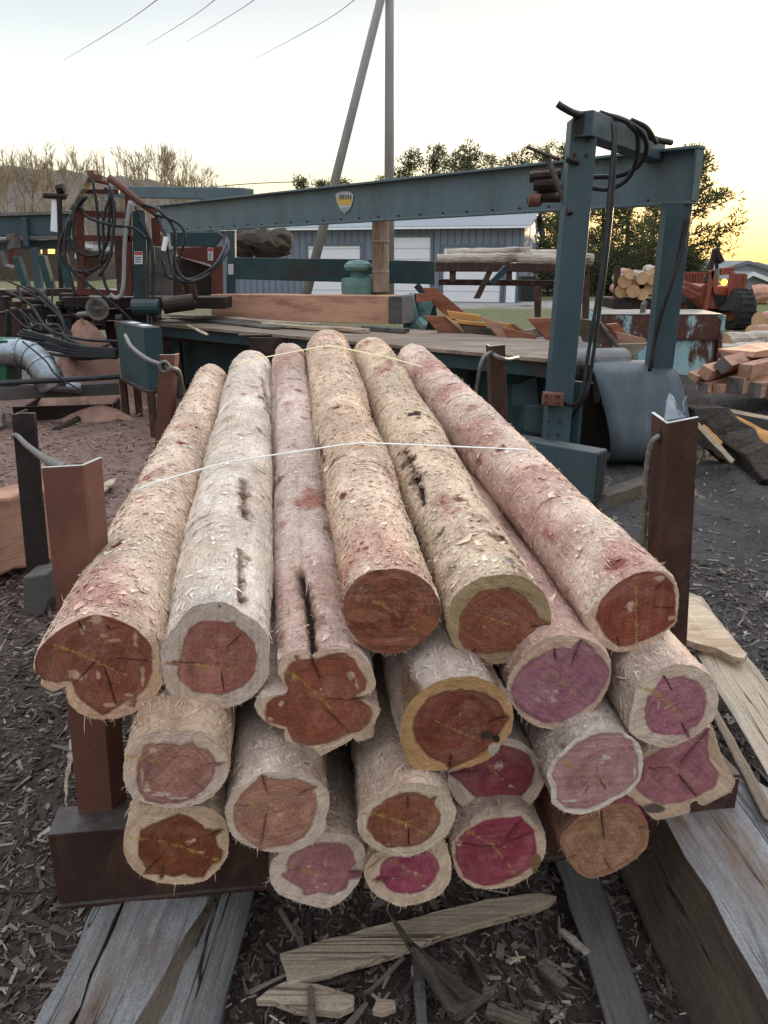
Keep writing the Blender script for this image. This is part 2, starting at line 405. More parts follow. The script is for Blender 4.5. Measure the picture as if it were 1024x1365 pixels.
def cap_material():
    m, nt, b = nmat('sawn_log_end'); L = nt.links
    a = nt.nodes.new('ShaderNodeAttribute'); a.attribute_name = 'Col'
    tc = nt.nodes.new('ShaderNodeTexCoord').outputs['Object']
    n1 = noise(nt, tc, 300, 5, .85); n2 = noise(nt, mapping(nt, tc, (.35,1,1)), 150, 6, .7, .3); n3 = noise(nt, tc, 28, 5, .65)
    c = mixc(nt, 1.0, a.outputs['Color'], mixc(nt, ramp(nt, n1, .28, .72), (.50,.48,.46), (1.42,1.42,1.40)), 'MULTIPLY')
    c = mixc(nt, ramp(nt, n2, .55, .75), c, mixc(nt, 1.0, a.outputs['Color'], (.74,.68,.64), 'MULTIPLY'))
    c = mixc(nt, 1.0, c, mixc(nt, ramp(nt, n3, .3, .7), (.86,.84,.83), (1.12,1.12,1.12)), 'MULTIPLY')
    L.new(c, b.inputs['Base Color']); b.inputs['Roughness'].default_value = .85; b.inputs['Specular IOR Level'].default_value = .15
    L.new(bumpn(nt, n2, .3, .002, bumpn(nt, n1, .55, .0015)), b.inputs['Normal']); return m
T['flake'] = mat('peeled_flakes', (.92,.92,.92), (1.1,1.1,1.1), 90, rough=.85, bump=0, attr=True, trans=.15)
T['debarked'] = bark_material(); T['cap'] = cap_material()

AX = ray(368, 238).normalized()
P0 = dep(522, 812, 1.6)
E1 = Vector((AX.y, -AX.x, 0)).normalized(); E2 = E1.cross(AX).normalized()
LOGL = 2.42
def onplane(px, py, delta):
    d = ray(px, py); return CAM+d*(((P0-AX*delta)-CAM).dot(AX)/d.dot(AX))
def Z(ox, oy, s, pts): return [(ox+x*s, oy+y*s) for x, y in pts]

SAP = (.60,.44,.31); SAPG = (.50,.42,.34); SAPP = (.62,.46,.37)
GOLD = (.40,.27,.075)
LOGS = []
def log(**k): LOGS.append(k)
z = (30, 780, .1953)
log(k='L1', z=z, d=.00, far=(283,508,21,3.8), bark=(.74,.60,.48), seed=1, sap=(.55,.37,.25), heart=(.235,.082,.052), whole=0,
  out=[(500,200),(620,225),(760,290),(850,370),(890,430),(930,500),(955,600),(950,680),(900,770),(830,830),(740,880),(640,910),(500,915),(400,880),(330,820),(310,760),(300,690),(210,725),(140,690),(145,650),(90,590),(85,510),(110,440),(170,370),(260,300),(380,232)],
  hrt=[(390,240),(500,195),(640,225),(760,285),(850,370),(885,430),(880,480),(905,485),(880,520),(885,600),(850,690),(780,760),(765,835),(740,820),(690,800),(650,830),(550,890),(500,855),(420,800),(360,740),(350,690),(330,650),(240,665),(140,645),(80,590),(75,500),(110,430),(170,360),(260,290)],
  ctr=(540,540), cracks=[([(560,560),(640,820)],9),([(640,500),(880,525)],7),([(380,250),(420,330)],7),([(570,270),(600,310),(650,290)],9),([(350,680),(520,500)],6)],
  yel=[([(190,400),(400,470),(560,550),(700,610)],13)], flecks=[(510,230,50,40),(560,340,40,20),(620,375,50,14),(770,370,20,60),(350,600,45,30),(380,630,50,30),(820,640,20,70),(740,750,70,14),(590,820,60,20),(720,800,30,14),(660,660,14,10),(515,615,20,30),(410,300,20,40)],
  label='thickest log, leftmost of the top row, dark red end notched at lower left')
z = (200, 780, .1758)
log(k='L2', z=z, d=.0, far=(334,496,28,3.8), bark=(.76,.68,.58), seed=2, sap=(.50,.41,.345), heart=(.27,.11,.085),
  out=[(470,130),(560,130),(640,165),(700,210),(800,270),(870,340),(900,420),(905,560),(900,680),(850,770),(760,860),(660,910),(540,940),(400,930),(280,930),(200,880),(130,790),(100,690),(90,620),(85,580),(75,510),(95,450),(150,370),(200,300),(270,210),(340,155)],
  hrt=[(370,280),(500,265),(600,290),(640,275),(645,310),(720,370),(790,440),(805,540),(800,650),(760,710),(700,770),(620,800),(560,820),(540,835),(480,820),(400,820),(330,800),(270,760),(230,720),(205,670),(215,610),(120,595),(120,588),(230,570),(240,500),(260,410),(300,330)],
  ctr=(510,580), cracks=[([(180,593),(400,595)],10),([(540,660),(560,800)],8),([(590,470),(690,380)],10),([(520,150),(535,175)],9)],
  yel=[([(110,588),(360,600)],6),([(360,605),(440,620)],22),([(530,620),(590,640)],20),([(650,630),(690,640)],14),([(150,480),(230,390)],30,.35)], flecks=[(505,575,10,10)],
  label='top-row log with wide grey-tan sapwood ring and a slit at the left, second from left')
z = (335, 850, .1855)
log(k='L3', z=z, d=.02, far=(385,481,22,3.8), bark=(.66,.55,.48), seed=3, sap=(.56,.42,.31), heart=(.265,.088,.052), winf=.28,
  out=[(320,92),(400,85),(435,125),(500,90),(600,80),(720,90),(790,130),(850,200),(890,290),(895,350),(860,400),(805,418),(850,470),(930,510),(900,590),(880,640),(875,715),(760,745),(742,712),(700,750),(600,800),(480,860),(420,860),(330,840),(270,780),(240,720),(245,660),(200,650),(110,610),(60,560),(35,510),(70,450),(120,420),(240,400),(262,360),(230,320),(190,250),(205,180),(250,120)],
  hrt=[(270,200),(320,165),(315,130),(345,130),(350,155),(430,155),(500,140),(600,110),(680,110),(740,150),(790,240),(830,310),(820,370),(780,400),(740,418),(850,490),(875,550),(850,610),(780,670),(700,690),(620,730),(540,760),(450,770),(350,775),(300,740),(270,680),(250,640),(170,620),(105,600),(105,540),(110,470),(170,430),(250,410),(265,360),(245,310),(240,250)],
  ctr=(500,470), cracks=[([(430,130),(450,200),(490,290)],15),([(480,290),(520,285)],8),([(690,455),(850,430)],13),([(540,520),(700,680)],8),([(560,440),(690,455)],9)],
  yel=[([(245,240),(330,280),(460,400),(580,515)],9),([(300,270),(335,300)],16)], flecks=[(720,270,30,40),(760,340,22,50),(310,290,26,40),(215,480,20,30),(130,590,30,18),(500,370,10,9)],
  label='clover-shaped red log end with deep side notches and a long black crack on top')
z = (440, 740, .3027)
log(k='L4', z=z, d=.0, far=(437,469,29,3.8), bark=(.72,.57,.44), seed=4, sap=(.27,.105,.06), heart=(.225,.082,.05), rough=1,
  out=[(210,65),(300,60),(380,85),(440,130),(480,200),(488,260),(470,310),(420,370),(350,415),(280,435),(200,430),(130,390),(80,320),(60,260),(65,180),(110,110),(160,80)],
  hrt=[(210,55),(300,50),(380,78),(448,125),(490,200),(498,260),(478,312),(425,375),(352,422),(280,442),(198,436),(125,395),(73,322),(52,260),(58,178),(105,105),(158,73)],
  ctr=(275,250), cracks=[], yel=[([(150,180),(220,215),(305,265)],7),([(325,285),(375,332)],5)], flecks=[], patches=[(150,265,90,30,(.30,.125,.075)),(420,305,60,45,(.27,.10,.058))],
  label='log with an all-brown rough-sawn end without pale ring, highest in the pile')
log(k='L5', z=z, d=.0, far=(497,478,27,3.8), bark=(.68,.55,.41), seed=5, sap=(.34,.25,.145), heart=(.255,.095,.058),
  out=[(660,100),(760,85),(850,95),(920,140),(960,200),(975,270),(970,340),(930,390),(870,440),(780,475),(690,480),(620,460),(560,410),(530,340),(520,260),(540,190),(590,140)],
  hrt=[(660,160),(740,150),(790,138),(850,180),(900,240),(920,280),(970,300),(960,335),(900,360),(830,390),(820,420),(700,430),(640,430),(610,450),(600,420),(570,370),(570,270),(610,210)],
  ctr=(745,285), cracks=[([(640,415),(608,448)],8),([(880,320),(960,310)],12)], yel=[([(610,250),(700,275),(830,320)],5)], flecks=[(915,308,22,12),(680,315,8,10)],
  label='top-row log with olive-tan sapwood and knotty bark, just right of the highest log')
z = (660, 740, .2539)
log(k='L6', z=z, d=.0, far=(551,483,25,3.8), bark=(.75,.61,.51), seed=6, sap=(.57,.41,.30), heart=(.255,.075,.05),
  out=[(560,230),(640,150),(740,95),(830,80),(900,90),(945,140),(965,210),(960,290),(945,360),(900,400),(830,460),(740,500),(640,508),(560,470),(500,400),(488,330),(510,280)],
  hrt=[(600,160),(700,110),(800,88),(880,92),(935,150),(945,250),(945,350),(880,400),(800,440),(720,470),(650,480),(580,420),(530,330),(545,270)],
  ctr=(745,280), cracks=[([(830,275),(940,280)],7),([(840,190),(900,120)],6),([(640,430),(650,480)],8)], yel=[([(742,170),(742,470)],9)], flecks=[(710,262,30,22),(710,285,14,14),(925,330,22,14),(870,120,30,14)],
  label='rightmost top-row log with pink-stained bark and a vertical yellow mark on its end')
log(k='M4', z=z, d=.04, bark=(.60,.42,.36), seed=7, sap=(.50,.36,.27), heart=(.27,.115,.15),
  out=[(270,430),(360,420),(450,430),(540,470),(590,530),(610,600),(600,680),(560,760),(500,830),(420,880),(320,915),(220,900),(140,850),(90,780),(60,700),(80,620),(140,540),(200,480)],
  hrt=[(150,580),(250,520),(320,490),(400,490),(450,440),(490,470),(560,540),(603,610),(582,680),(525,760),(445,825),(360,875),(260,880),(180,840),(115,790),(85,720),(100,650)],
  ctr=(330,680), cracks=[([(310,490),(320,560)],8),([(450,450),(400,580)],14)], yel=[([(220,580),(330,640),(430,740)],18,.45)], flecks=[(270,715,14,10),(318,715,16,12),(310,765,18,14),(220,760,20,14),(300,750,10,10)],
  label='purple-hearted log with thin sapwood rim, tucked under the two right top logs')
z = (780, 850, .2148)
log(k='M5', z=z, d=.09, bark=(.68,.57,.48), seed=8, sap=(.57,.455,.365), heart=(.30,.115,.15),
  out=[(480,190),(560,165),(680,175),(760,220),(810,280),(830,370),(820,450),(790,520),(700,600),(600,655),(500,685),(400,660),(320,620),(275,580),(280,480),(300,400),(320,320),(400,240)],
  hrt=[(440,310),(485,235),(520,260),(600,240),(680,260),(740,320),(755,400),(730,490),(700,540),(640,570),(655,635),(615,600),(500,600),(420,580),(380,530),(370,450),(390,370)],
  ctr=(570,430), cracks=[([(600,530),(640,620)],11),([(490,240),(540,330)],8)], yel=[([(335,312),(420,330),(540,430),(620,490)],17)], flecks=[(455,420,12,30),(515,428,8,10),(500,440,8,8)],
  label='mauve-hearted log with broad pale sapwood, below the rightmost top-row log')
z = (155, 940, .1831)
log(k='M1', z=z, d=.10, bark=(.56,.43,.32), seed=9, sap=(.57,.44,.355), heart=(.285,.135,.11),
  out=[(260,180),(350,175),(430,195),(500,180),(620,190),(720,240),(780,310),(815,420),(810,510),(760,600),(690,670),(600,720),(500,745),(380,750),(240,720),(140,680),(80,620),(50,530),(60,430),(80,340),(150,240)],
  hrt=[(210,290),(260,280),(350,275),(440,290),(540,280),(555,255),(580,300),(660,320),(710,380),(730,420),(790,420),(720,445),(700,530),(640,610),(560,670),(460,710),(330,715),(220,690),(170,630),(145,540),(150,440),(180,370)],
  ctr=(460,480), cracks=[([(620,440),(790,420)],6),([(355,720),(355,650)],5),([(570,570),(630,610)],6)], yel=[([(70,370),(190,385),(310,425)],19)], flecks=[(445,545,12,18),(190,520,16,70),(220,600,30,40),(330,650,90,16),(450,675,60,14),(270,330,40,22)],
  label='pale log with washed-out pink heart, second from the bottom in the left stack')
log(k='B1', z=z, d=.085, bark=(.62,.50,.38), seed=10, sap=(.56,.42,.285), heart=(.20,.066,.032),
  out=[(110,800),(150,740),(250,730),(400,735),(600,735),(700,760),(780,820),(812,900),(822,1000),(808,1100),(760,1180),(660,1270),(560,1300),(420,1305),(300,1290),(200,1250),(120,1190),(60,1090),(55,990),(80,890)],
  hrt=[(180,910),(280,860),(380,820),(450,795),(530,810),(600,850),(650,900),(780,908),(720,960),(740,1030),(780,1060),(760,1140),(700,1160),(660,1210),(640,1255),(560,1255),(500,1230),(430,1245),(350,1235),(328,1275),(310,1230),(200,1232),(215,1190),(165,1100),(165,1000)],
  ctr=(450,1030), cracks=[([(330,1100),(200,1230)],9),([(350,1140),(328,1270)],8),([(650,960),(775,910)],8)], yel=[([(90,970),(280,980),(480,1030),(620,1090),(760,1135)],11)], flecks=[(540,990,50,24),(620,1070,40,12)],
  label='bottom left log of the pile with a jagged orange-brown heart')
z = (295, 990, .1953)
log(k='M2', z=z, d=.12, bark=(.56,.47,.40), seed=11, sap=(.55,.44,.36), heart=(.32,.155,.11),
  out=[(270,215),(330,200),(480,205),(600,230),(680,270),(730,340),(740,420),(715,510),(710,590),(650,660),(560,720),(440,750),(360,750),(270,735),(150,690),(80,640),(40,560),(25,470),(60,380),(120,300),(200,260)],
  hrt=[(230,270),(270,215),(330,235),(420,255),(510,245),(580,270),(645,303),(620,330),(645,350),(650,440),(620,560),(560,640),(470,690),(380,710),(300,715),(265,745),(240,705),(170,660),(110,600),(90,520),(90,440),(130,360)],
  ctr=(400,490), cracks=[([(275,200),(290,270),(320,360)],10),([(520,360),(640,305)],8),([(265,735),(310,480)],9),([(95,432),(210,435)],6)], yel=[([(115,400),(200,425),(320,455)],20,.5)], flecks=[(285,240,10,10),(400,490,20,20),(560,370,12,12),(320,235,12,10),(630,340,10,14)],
  label='round log with plain brown-pink heart, under the clover-shaped log')
log(k='B2', z=z, d=.07, bark=(.55,.44,.35), seed=12, sap=(.60,.50,.42), heart=(.31,.13,.145),
  out=[(560,650),(640,620),(740,615),(880,630),(960,690),(985,760),(970,860),(940,950),(860,1050),(780,1110),(700,1130),(600,1110),(470,1070),(390,1030),(340,960),(330,870),(350,800),(450,720)],
  hrt=[(500,760),(600,700),(700,685),(860,690),(900,760),(920,820),(880,870),(960,870),(955,920),(870,930),(850,990),(770,1035),(660,1020),(570,1045),(560,1000),(490,960),(410,905),(460,880),(450,810)],
  ctr=(690,850), cracks=[([(870,885),(955,895)],16),([(450,880),(560,860)],7)], yel=[([(350,810),(480,840)],15),([(480,845),(600,880),(690,910)],16,.6)], flecks=[(600,845,16,10),(655,985,20,10),(700,968,26,7),(710,830,10,14),(650,905,10,8)],
  label='small pale pink log hanging lowest, between the left stack and the banded middle')
z = (450, 980, .1953)
log(k='B3', z=z, d=.14, bark=(.58,.47,.38), seed=13, sap=(.54,.44,.335), heart=(.25,.09,.05),
  out=[(300,420),(420,340),(560,325),(680,350),(760,420),(810,500),(800,580),(740,690),(640,770),(500,830),(400,825),(280,790),(180,720),(140,650),(135,590),(150,530),(230,470)],
  hrt=[(240,510),(320,450),(430,395),(530,395),(600,410),(630,430),(672,422),(660,470),(700,530),(690,610),(640,690),(560,745),(490,755),(340,765),(260,720),(220,660),(200,630),(220,560)],
  ctr=(460,590), cracks=[([(485,640),(487,770)],7),([(480,410),(480,500)],6)], yel=[([(180,535),(300,545)],12),([(240,540),(400,575),(500,620),(640,690)],11)], flecks=[(465,620,8,26),(350,745,10,8)],
  label='log with chocolate-brown heart and even pale ring, low in the middle of the pile')
log(k='B4', z=z, d=.10, bark=(.55,.43,.34), seed=14, sap=(.56,.43,.32), heart=(.27,.058,.095),
  out=[(230,830),(330,770),(450,730),(600,715),(720,730),(770,830),(780,920),(760,1010),(700,1090),(590,1140),(430,1170),(330,1130),(250,1080),(195,1000),(180,920)],
  hrt=[(300,880),(360,840),(460,800),(620,780),(680,850),(695,910),(660,990),(590,1060),(500,1080),(400,1075),(330,1040),(310,990),(235,995),(290,955)],
  ctr=(510,930), cracks=[([(235,993),(420,965)],9),([(260,1010),(370,980)],7),([(200,920),(290,850)],5)], yel=[([(260,825),(360,845)],16),([(360,850),(530,945),(580,970)],10)], flecks=[(530,945,16,16),(380,980,16,8),(590,1030,22,9)],
  label='bottom log with small magenta heart, directly under the chocolate-brown one')
z = (500, 870, .2344)
log(k='M3', z=z, d=.10, bark=(.56,.49,.44), seed=15, sap=(.42,.25,.12), heart=(.20,.062,.04),
  out=[(440,140),(560,135),(660,170),(730,230),(780,310),(785,380),(770,460),(720,510),(700,560),(640,610),(540,650),(420,665),(300,675),(220,655),(170,590),(145,500),(150,400),(180,310),(250,230),(340,170)],
  hrt=[(300,260),(400,220),(500,210),(620,230),(700,280),(740,350),(765,368),(720,430),(690,480),(640,550),(560,600),(460,640),(425,664),(400,630),(310,590),(240,510),(215,430),(225,380),(260,320)],
  ctr=(480,430), cracks=[([(430,580),(425,660)],14),([(640,400),(750,365)],14)], yel=[([(340,385),(480,450),(600,505)],5)], flecks=[(478,450,10,10),(485,350,10,9)], patches=[(640,470,45,30,(.06,.04,.03)),(690,490,22,22,(.03,.02,.015)),(675,548,38,36,(.46,.39,.31))],
  label='big log with bright orange sapwood ring and a dark knot, centre of the second row')
log(k='N1', z=z, d=.0, bark=(.55,.46,.40), seed=16, sap=(.56,.46,.38), heart=(.21,.052,.065),
  out=[(500,560),(620,490),(730,480),(820,505),(900,560),(960,630),(970,720),(930,810),(860,890),(760,940),(640,945),(540,910),(460,840),(420,760),(415,680),(440,620)],
  hrt=[(420,690),(480,670),(560,600),(640,560),(720,520),(800,550),(870,580),(910,660),(890,750),(830,820),(820,810),(770,880),(700,905),(640,880),(570,820),(480,730)],
  ctr=(680,660), cracks=[([(420,690),(600,670)],13),([(820,800),(845,805)],8)], yel=[([(640,640),(700,700),(790,765)],8)], flecks=[(690,645,36,22),(720,640,10,20),(705,850,16,20),(775,762,10,9),(535,800,9,7)],
  label='maroon-hearted log half hidden behind the orange-ringed log')
z = (590, 960, .2832)
log(k='N2', z=z, d=.10, bark=(.52,.46,.41), seed=17, sap=(.63,.55,.48), heart=(.33,.17,.17),
  out=[(620,90),(700,55),(780,40),(870,65),(930,120),(945,200),(930,280),(880,340),(800,385),(740,420),(650,445),(570,430),(515,390),(510,320),(490,260),(520,190),(570,140)],
  hrt=[(630,110),(740,60),(830,60),(890,100),(920,180),(920,270),(860,330),(760,380),(680,415),(580,410),(540,370),(540,310),(515,260),(540,200)],
  ctr=(730,230), cracks=[([(690,310),(660,360)],4),([(740,280),(770,330)],4)], yel=[([(540,180),(600,205)],12),([(600,205),(680,260),(740,290)],11,.55)], flecks=[(770,175,28,12),(748,200,18,6),(600,380,40,10),(905,240,10,40)],
  label='lobed log with whitish rim and dusty pink heart, right of the maroon one')
log(k='B5', z=z, d=.06, bark=(.52,.43,.36), seed=18, sap=(.52,.39,.28), heart=(.245,.045,.07),
  out=[(100,520),(180,470),(290,450),(380,450),(440,500),(485,560),(480,640),(430,720),(350,770),(250,795),(150,790),(80,740),(50,660),(45,580)],
  hrt=[(110,520),(200,470),(370,455),(430,520),(440,610),(420,690),(340,740),(260,770),(190,780),(100,740),(65,650),(65,580)],
  ctr=(285,590), cracks=[([(60,575),(180,600),(285,595)],11),([(280,590),(425,530)],9),([(290,570),(370,470)],8)], yel=[([(110,520),(230,580),(340,720)],10)], flecks=[(287,597,8,7),(75,575,22,16)], patches=[(440,680,30,50,(.20,.12,.06))],
  label='bottom log with large crimson heart crossed by a yellow line')
log(k='B6', z=z, d=.05, bark=(.30,.10,.11), seed=19, sap=(.32,.17,.10), heart=(.28,.145,.085), rough=.6,
  out=[(560,540),(640,460),(720,425),(800,395),(880,395),(930,440),(970,530),(960,600),(900,660),(800,720),(700,745),(640,720),(590,660),(555,590)],
  hrt=[(570,540),(640,480),(720,450),(800,420),(870,410),(915,450),(930,500),(945,590),(890,650),(800,705),(700,735),(650,715),(640,650),(585,640),(565,590)],
  ctr=(760,570), cracks=[([(745,430),(760,560)],9),([(590,655),(630,640)],8),([(760,650),(790,705)],6),([(920,515),(955,505)],9)], yel=[([(700,490),(790,600)],10,.35)], flecks=[(800,580,20,10),(735,658,10,12),(700,570,12,12),(825,620,14,9)],
  label='rightmost bottom log, orange-brown end all over, purple-red bark')
z = (780, 850, .2148)
log(k='N3', z=z, d=.02, bark=(.60,.46,.36), seed=20, sap=(.52,.38,.28), heart=(.30,.115,.14), winf=.4,
  out=[(345,730),(430,690),(600,600),(720,560),(790,560),(815,620),(845,720),(900,830),(935,890),(900,960),(760,1030),(720,1040),(690,1010),(655,1030),(650,1080),(560,1110),(440,1130),(390,1090),(360,1050),(250,980),(300,920),(345,870)],
  hrt=[(360,850),(360,760),(480,690),(640,620),(770,545),(760,690),(770,760),(830,850),(800,930),(690,985),(600,1020),(480,1035),(400,1000),(310,930),(340,890)],
  ctr=(590,830), cracks=[([(590,780),(640,720),(770,570)],12),([(390,815),(540,810)],7),([(580,850),(630,920),(690,985)],18)], yel=[([(500,770),(600,850),(680,950)],14,.35)], flecks=[(525,855,12,9),(700,640,60,7)], patches=[(430,1060,70,30,(.12,.09,.075))],
  label='squarish split log, mauve heart, jagged pale corners, lowest at the right')

# marks on the peeled surface: (log, px, py, radius m, colour, strength)
RED = (.24,.045,.04); DKB = (.07,.045,.032); BRN = (.24,.12,.07); PNK = (.50,.22,.19); GRY = (.42,.42,.43)
MARKS = [('L1',240,592,.020,RED,1),('L1',248,570,.05,PNK,.5),('L1',155,725,.020,RED,1),('L1',128,765,.07,PNK,.6),('L1',105,800,.08,PNK,.7),('L1',262,570,.012,BRN,.8),('L1',150,800,.06,PNK,.6),('L1',188,662,.02,PNK,.6),
 ('L4',449,545,.018,RED,1),('L4',456,662,.014,RED,.9),('L4',428,600,.035,RED,.6),('L4',450,615,.02,RED,.4),('L4',490,720,.10,(.58,.28,.22),.6),('L4',540,745,.07,(.58,.28,.22),.6),('L4',462,755,.05,(.42,.15,.08),.6),('L4',500,500,.03,PNK,.5),('L4',410,530,.04,(.5,.26,.15),.5),('L4',425,700,.05,(.5,.26,.15),.5),('L4',530,640,.03,PNK,.5),
 ('L5',552,553,.028,DKB,1),('L5',543,618,.030,DKB,.9),('L5',556,638,.026,DKB,.9),('L5',560,655,.016,DKB,.8),('L5',615,662,.020,BRN,.9),('L5',664,716,.026,BRN,.9),('L5',690,742,.022,BRN,.9),('L5',680,748,.014,GRY,.9),('L5',640,690,.03,BRN,.5),('L5',586,712,.015,DKB,.8),('L5',600,760,.02,DKB,.4),('L5',700,770,.03,BRN,.6),
 ('L6',668,600,.018,RED,.9),('L6',652,585,.05,PNK,.6),('L6',640,565,.06,PNK,.7),('L6',600,520,.08,PNK,.8),('L6',560,490,.10,PNK,.8),('L6',630,545,.03,RED,.5),('L6',818,755,.024,RED,1),('L6',826,748,.07,PNK,.6),('L6',690,640,.04,PNK,.5),('L6',700,690,.05,PNK,.4),('L6',760,700,.05,PNK,.4),('L6',638,612,.03,RED,.6),
 ('L2',350,530,.020,DKB,.8),('L2',356,548,.018,BRN,.8),('L2',340,515,.018,BRN,.7),('L2',325,660,.020,BRN,.9),('L2',325,680,.016,BRN,.8),('L2',323,770,.013,DKB,.8),('L2',322,795,.013,DKB,.9),('L2',290,800,.04,GRY,.5),('L2',265,805,.04,GRY,.4),('L2',300,560,.03,(.5,.28,.12),.6),('L2',345,575,.02,DKB,.7),('L2',330,745,.012,BRN,.8),
 ('L3',450,660,.02,RED,.6),('L3',436,705,.02,BRN,.7),('L3',398,520,.014,BRN,.8),('L3',405,555,.014,BRN,.6),('L3',375,700,.03,PNK,.5),('L3',372,640,.03,(.2,.08,.07),.7),('L3',425,830,.022,BRN,.6)]
GROOVES = [('L2',[(350,505),(358,545),(366,590)],.010,.010),('L2',[(325,640),(327,690)],.012,.010),('L2',[(321,735),(322,800)],.008,.012),('L3',[(400,765),(408,800),(412,830),(415,868)],.012,.022),('L5',[(540,600),(558,648),(562,670)],.010,.008),('L4',[(424,590),(432,620)],.012,.007)]

def catmull_closed(P, n):
    P = np.asarray(P, float); d = np.hypot(*(np.roll(P, -1, 0)-P).T); c = np.r_[0, np.cumsum(d)]
    t = np.linspace(0, c[-1], n, endpoint=False); out = np.empty((n, 2)); k = len(P)
    i = np.clip(np.searchsorted(c, t, 'right')-1, 0, k-1); u = ((t-c[i])/d[i])[:, None]
    a, b, e, f = P[(i-1) % k], P[i], P[(i+1) % k], P[(i+2) % k]
    lin = b+(e-b)*u
    cat = .5*(2*b+(e-a)*u+(2*a-5*b+4*e-f)*u*u+(3*b-a-3*e+f)*u**3)
    return .4*lin+.6*cat

LOGOBJ = {}; LOGTRI = []
npC, npA, npE1, npE2 = (np.array(x) for x in (CAM, AX, E1, E2))
def make_log(S):
    rng = np.random.default_rng(S['seed']); top = 'far' in S
    zo = S['z']; out = Z(*zo, S['out']); hrt = Z(*zo, S['hrt']); sc_ = zo[2]
    NN = 224 if top else 176; J = 78
    pxo = catmull_closed(out, NN)
    pxo += rng.normal(0, .25, pxo.shape)
    rim = np.array([onplane(x, y, S['d']) for x, y in pxo])
    cx, cy = Z(*zo, [S['ctr']])[0]
    cen = np.array(onplane(cx, cy, S['d']))
    rel0 = rim-cen
    q = rel0@npE1, rel0@npE2
    area = abs(.5*np.sum(q[0]*np.roll(q[1], -1)-np.roll(q[0], -1)*q[1])); rm = math.sqrt(area/math.pi)
    cen0 = rim.mean(0); off = cen0-cen
    ang = np.arctan2((rim-cen0)@npE2, (rim-cen0)@npE1); dirn = np.sign(np.sum(np.angle(np.exp(1j*(np.roll(ang, -1)-ang)))))
    base = np.arange(NN)/NN*2*np.pi*dirn
    ph0 = np.angle(np.mean(np.exp(1j*(ang-base)))); phi = ph0+base
    if top:
        fx, fy, fr, fz = S['far']; farC = np.array(dep(fx, fy, fz)); rf = fr*fz/F
    else:
        farC = cen0+npA*LOGL; rf = rm*.86
    axv = farC-cen0; Ln = np.linalg.norm(axv); axd = axv/Ln
    MM = 430 if top else 90
    s = np.linspace(0, 1, MM)**(1.25 if top else 2.2)*Ln
    winf = S.get('winf', .12)
    w = (winf+(1-winf)*np.exp(-s/.30))[:, None, None]
    r = (rm+(rf-rm)*(s/Ln))
    circ = (np.cos(phi)[:, None]*npE1+np.sin(phi)[:, None]*npE2)
    shp = (rim-cen0)/rm
    rel = (w*shp[None]+(1-w)*circ[None])*r[:, None, None]
    ctr = cen0[None]+axd[None]*s[:, None]
    bow = vnoise(np.zeros(MM), s/Ln, 1, 4, rng)*.006*np.clip(s/.4, 0, 1); ctr = ctr+bow[:, None]*npE1
    u = np.broadcast_to(np.arange(NN)/NN, (MM, NN)); v = np.broadcast_to((s/Ln)[:, None], (MM, NN)); ss = v*Ln
    nz = Ln/.6
    low = fbm(u, v, 3, 6, rng, 3)*.0105
    mid = fbm(u, v, 14, 60, rng, 3)
    wz = fbm(u, v, 8, 22, rng, 4)
    per = .030; saw = (ss/per+2.0*wz+.7*mid) % 1.0
    ledge = (saw**1.6)*np.clip(fbm(u, v, 6, 18, rng, 3)*1.4+.55, 0, 1)
    flute = vnoise(u, v, 26, 3, rng)
    hgt = low+.0028*mid+.0036*ledge+.0012*flute+fbm(u, v, 60, 260, rng, 2)*.0013
    arcs = np.zeros((MM, NN)); na_ = {'L5': 13, 'L4': 8, 'L6': 10, 'L1': 7, 'L2': 8, 'L3': 6}.get(S['k'], 3)
    wob_ = .014*vnoise(u, v, 5, 40, rng)+.006*vnoise(u, v, 16, 90, rng)
    for q_ in range(na_):
        z0 = Ln*(.08+.88*(q_+rng.random())/na_); um = rng.random(); hw = rng.uniform(.12, .32); du_ = np.abs((u-um+.5) % 1-.5); zz_ = ss-z0-wob_-rng.uniform(-.5, .5)*(u-um)*.2
        en = np.clip((hw-du_)/.06, 0, 1)*np.clip(.7+vnoise(u, v, 30, 120, rng)*.9, 0, 1)
        arcs = np.maximum(arcs, en*np.exp(-(zz_/.0035)**2)); hgt = hgt+en*.004*np.clip(1-zz_/.03, 0, 1)*(zz_ > 0)-en*.003*np.exp(-(zz_/.005)**2)
    fade = np.clip(ss/.01, 0, 1)
    hgt = hgt*(.15+.85*fade)
    P = ctr[:, None, :]+rel; nrm = rel/np.linalg.norm(rel, axis=2, keepdims=True)
    # colours
    bk = np.array(S['bark'])*np.array((1.15,1.12,1.10)); C = np.tile(bk, (MM, NN, 1)).astype(float)
    def mixin(c, f):
        nonlocal C
        f = np.clip(f, 0, 1)[..., None]; C = C*(1-f)+np.array(c)*f
    n1 = fbm(u, v, 5, 9, rng, 4); n2 = fbm(u, v, 9, 26, rng, 4); n3 = fbm(u, v, 20, 90, rng, 3)
    mixin(bk*np.array((.80,.70,.64)), (n1+.1)*.9)
    mixin(bk*np.array((1.10,1.10,1.12)), (n2-.05)*1.6)
    mixin((.46,.22,.17), (fbm(u, v, 6, 14, rng, 5)-.36)*(3.5 if top else 2))
    mixin((.30,.15,.09), np.clip((saw-.86)/.14, 0, 1)*np.clip(fbm(u, v, 6, 18, rng, 3)*1.6+.35, 0, 1)*.75)
    mixin((.22,.11,.07), (n3-.52)*3*.8)
    mixin((.22,.105,.065), arcs*.8)
    if not top: mixin((.20,.12,.07), (fbm(u, v, 7, 4, rng, 4)-.12)*2.2)
    if S['k'] in ('L6', 'L3'): mixin(PNK, (n1*.5+(.12 if S['k'] == 'L6' else .06)))
    flat = P.reshape(-1, 3)
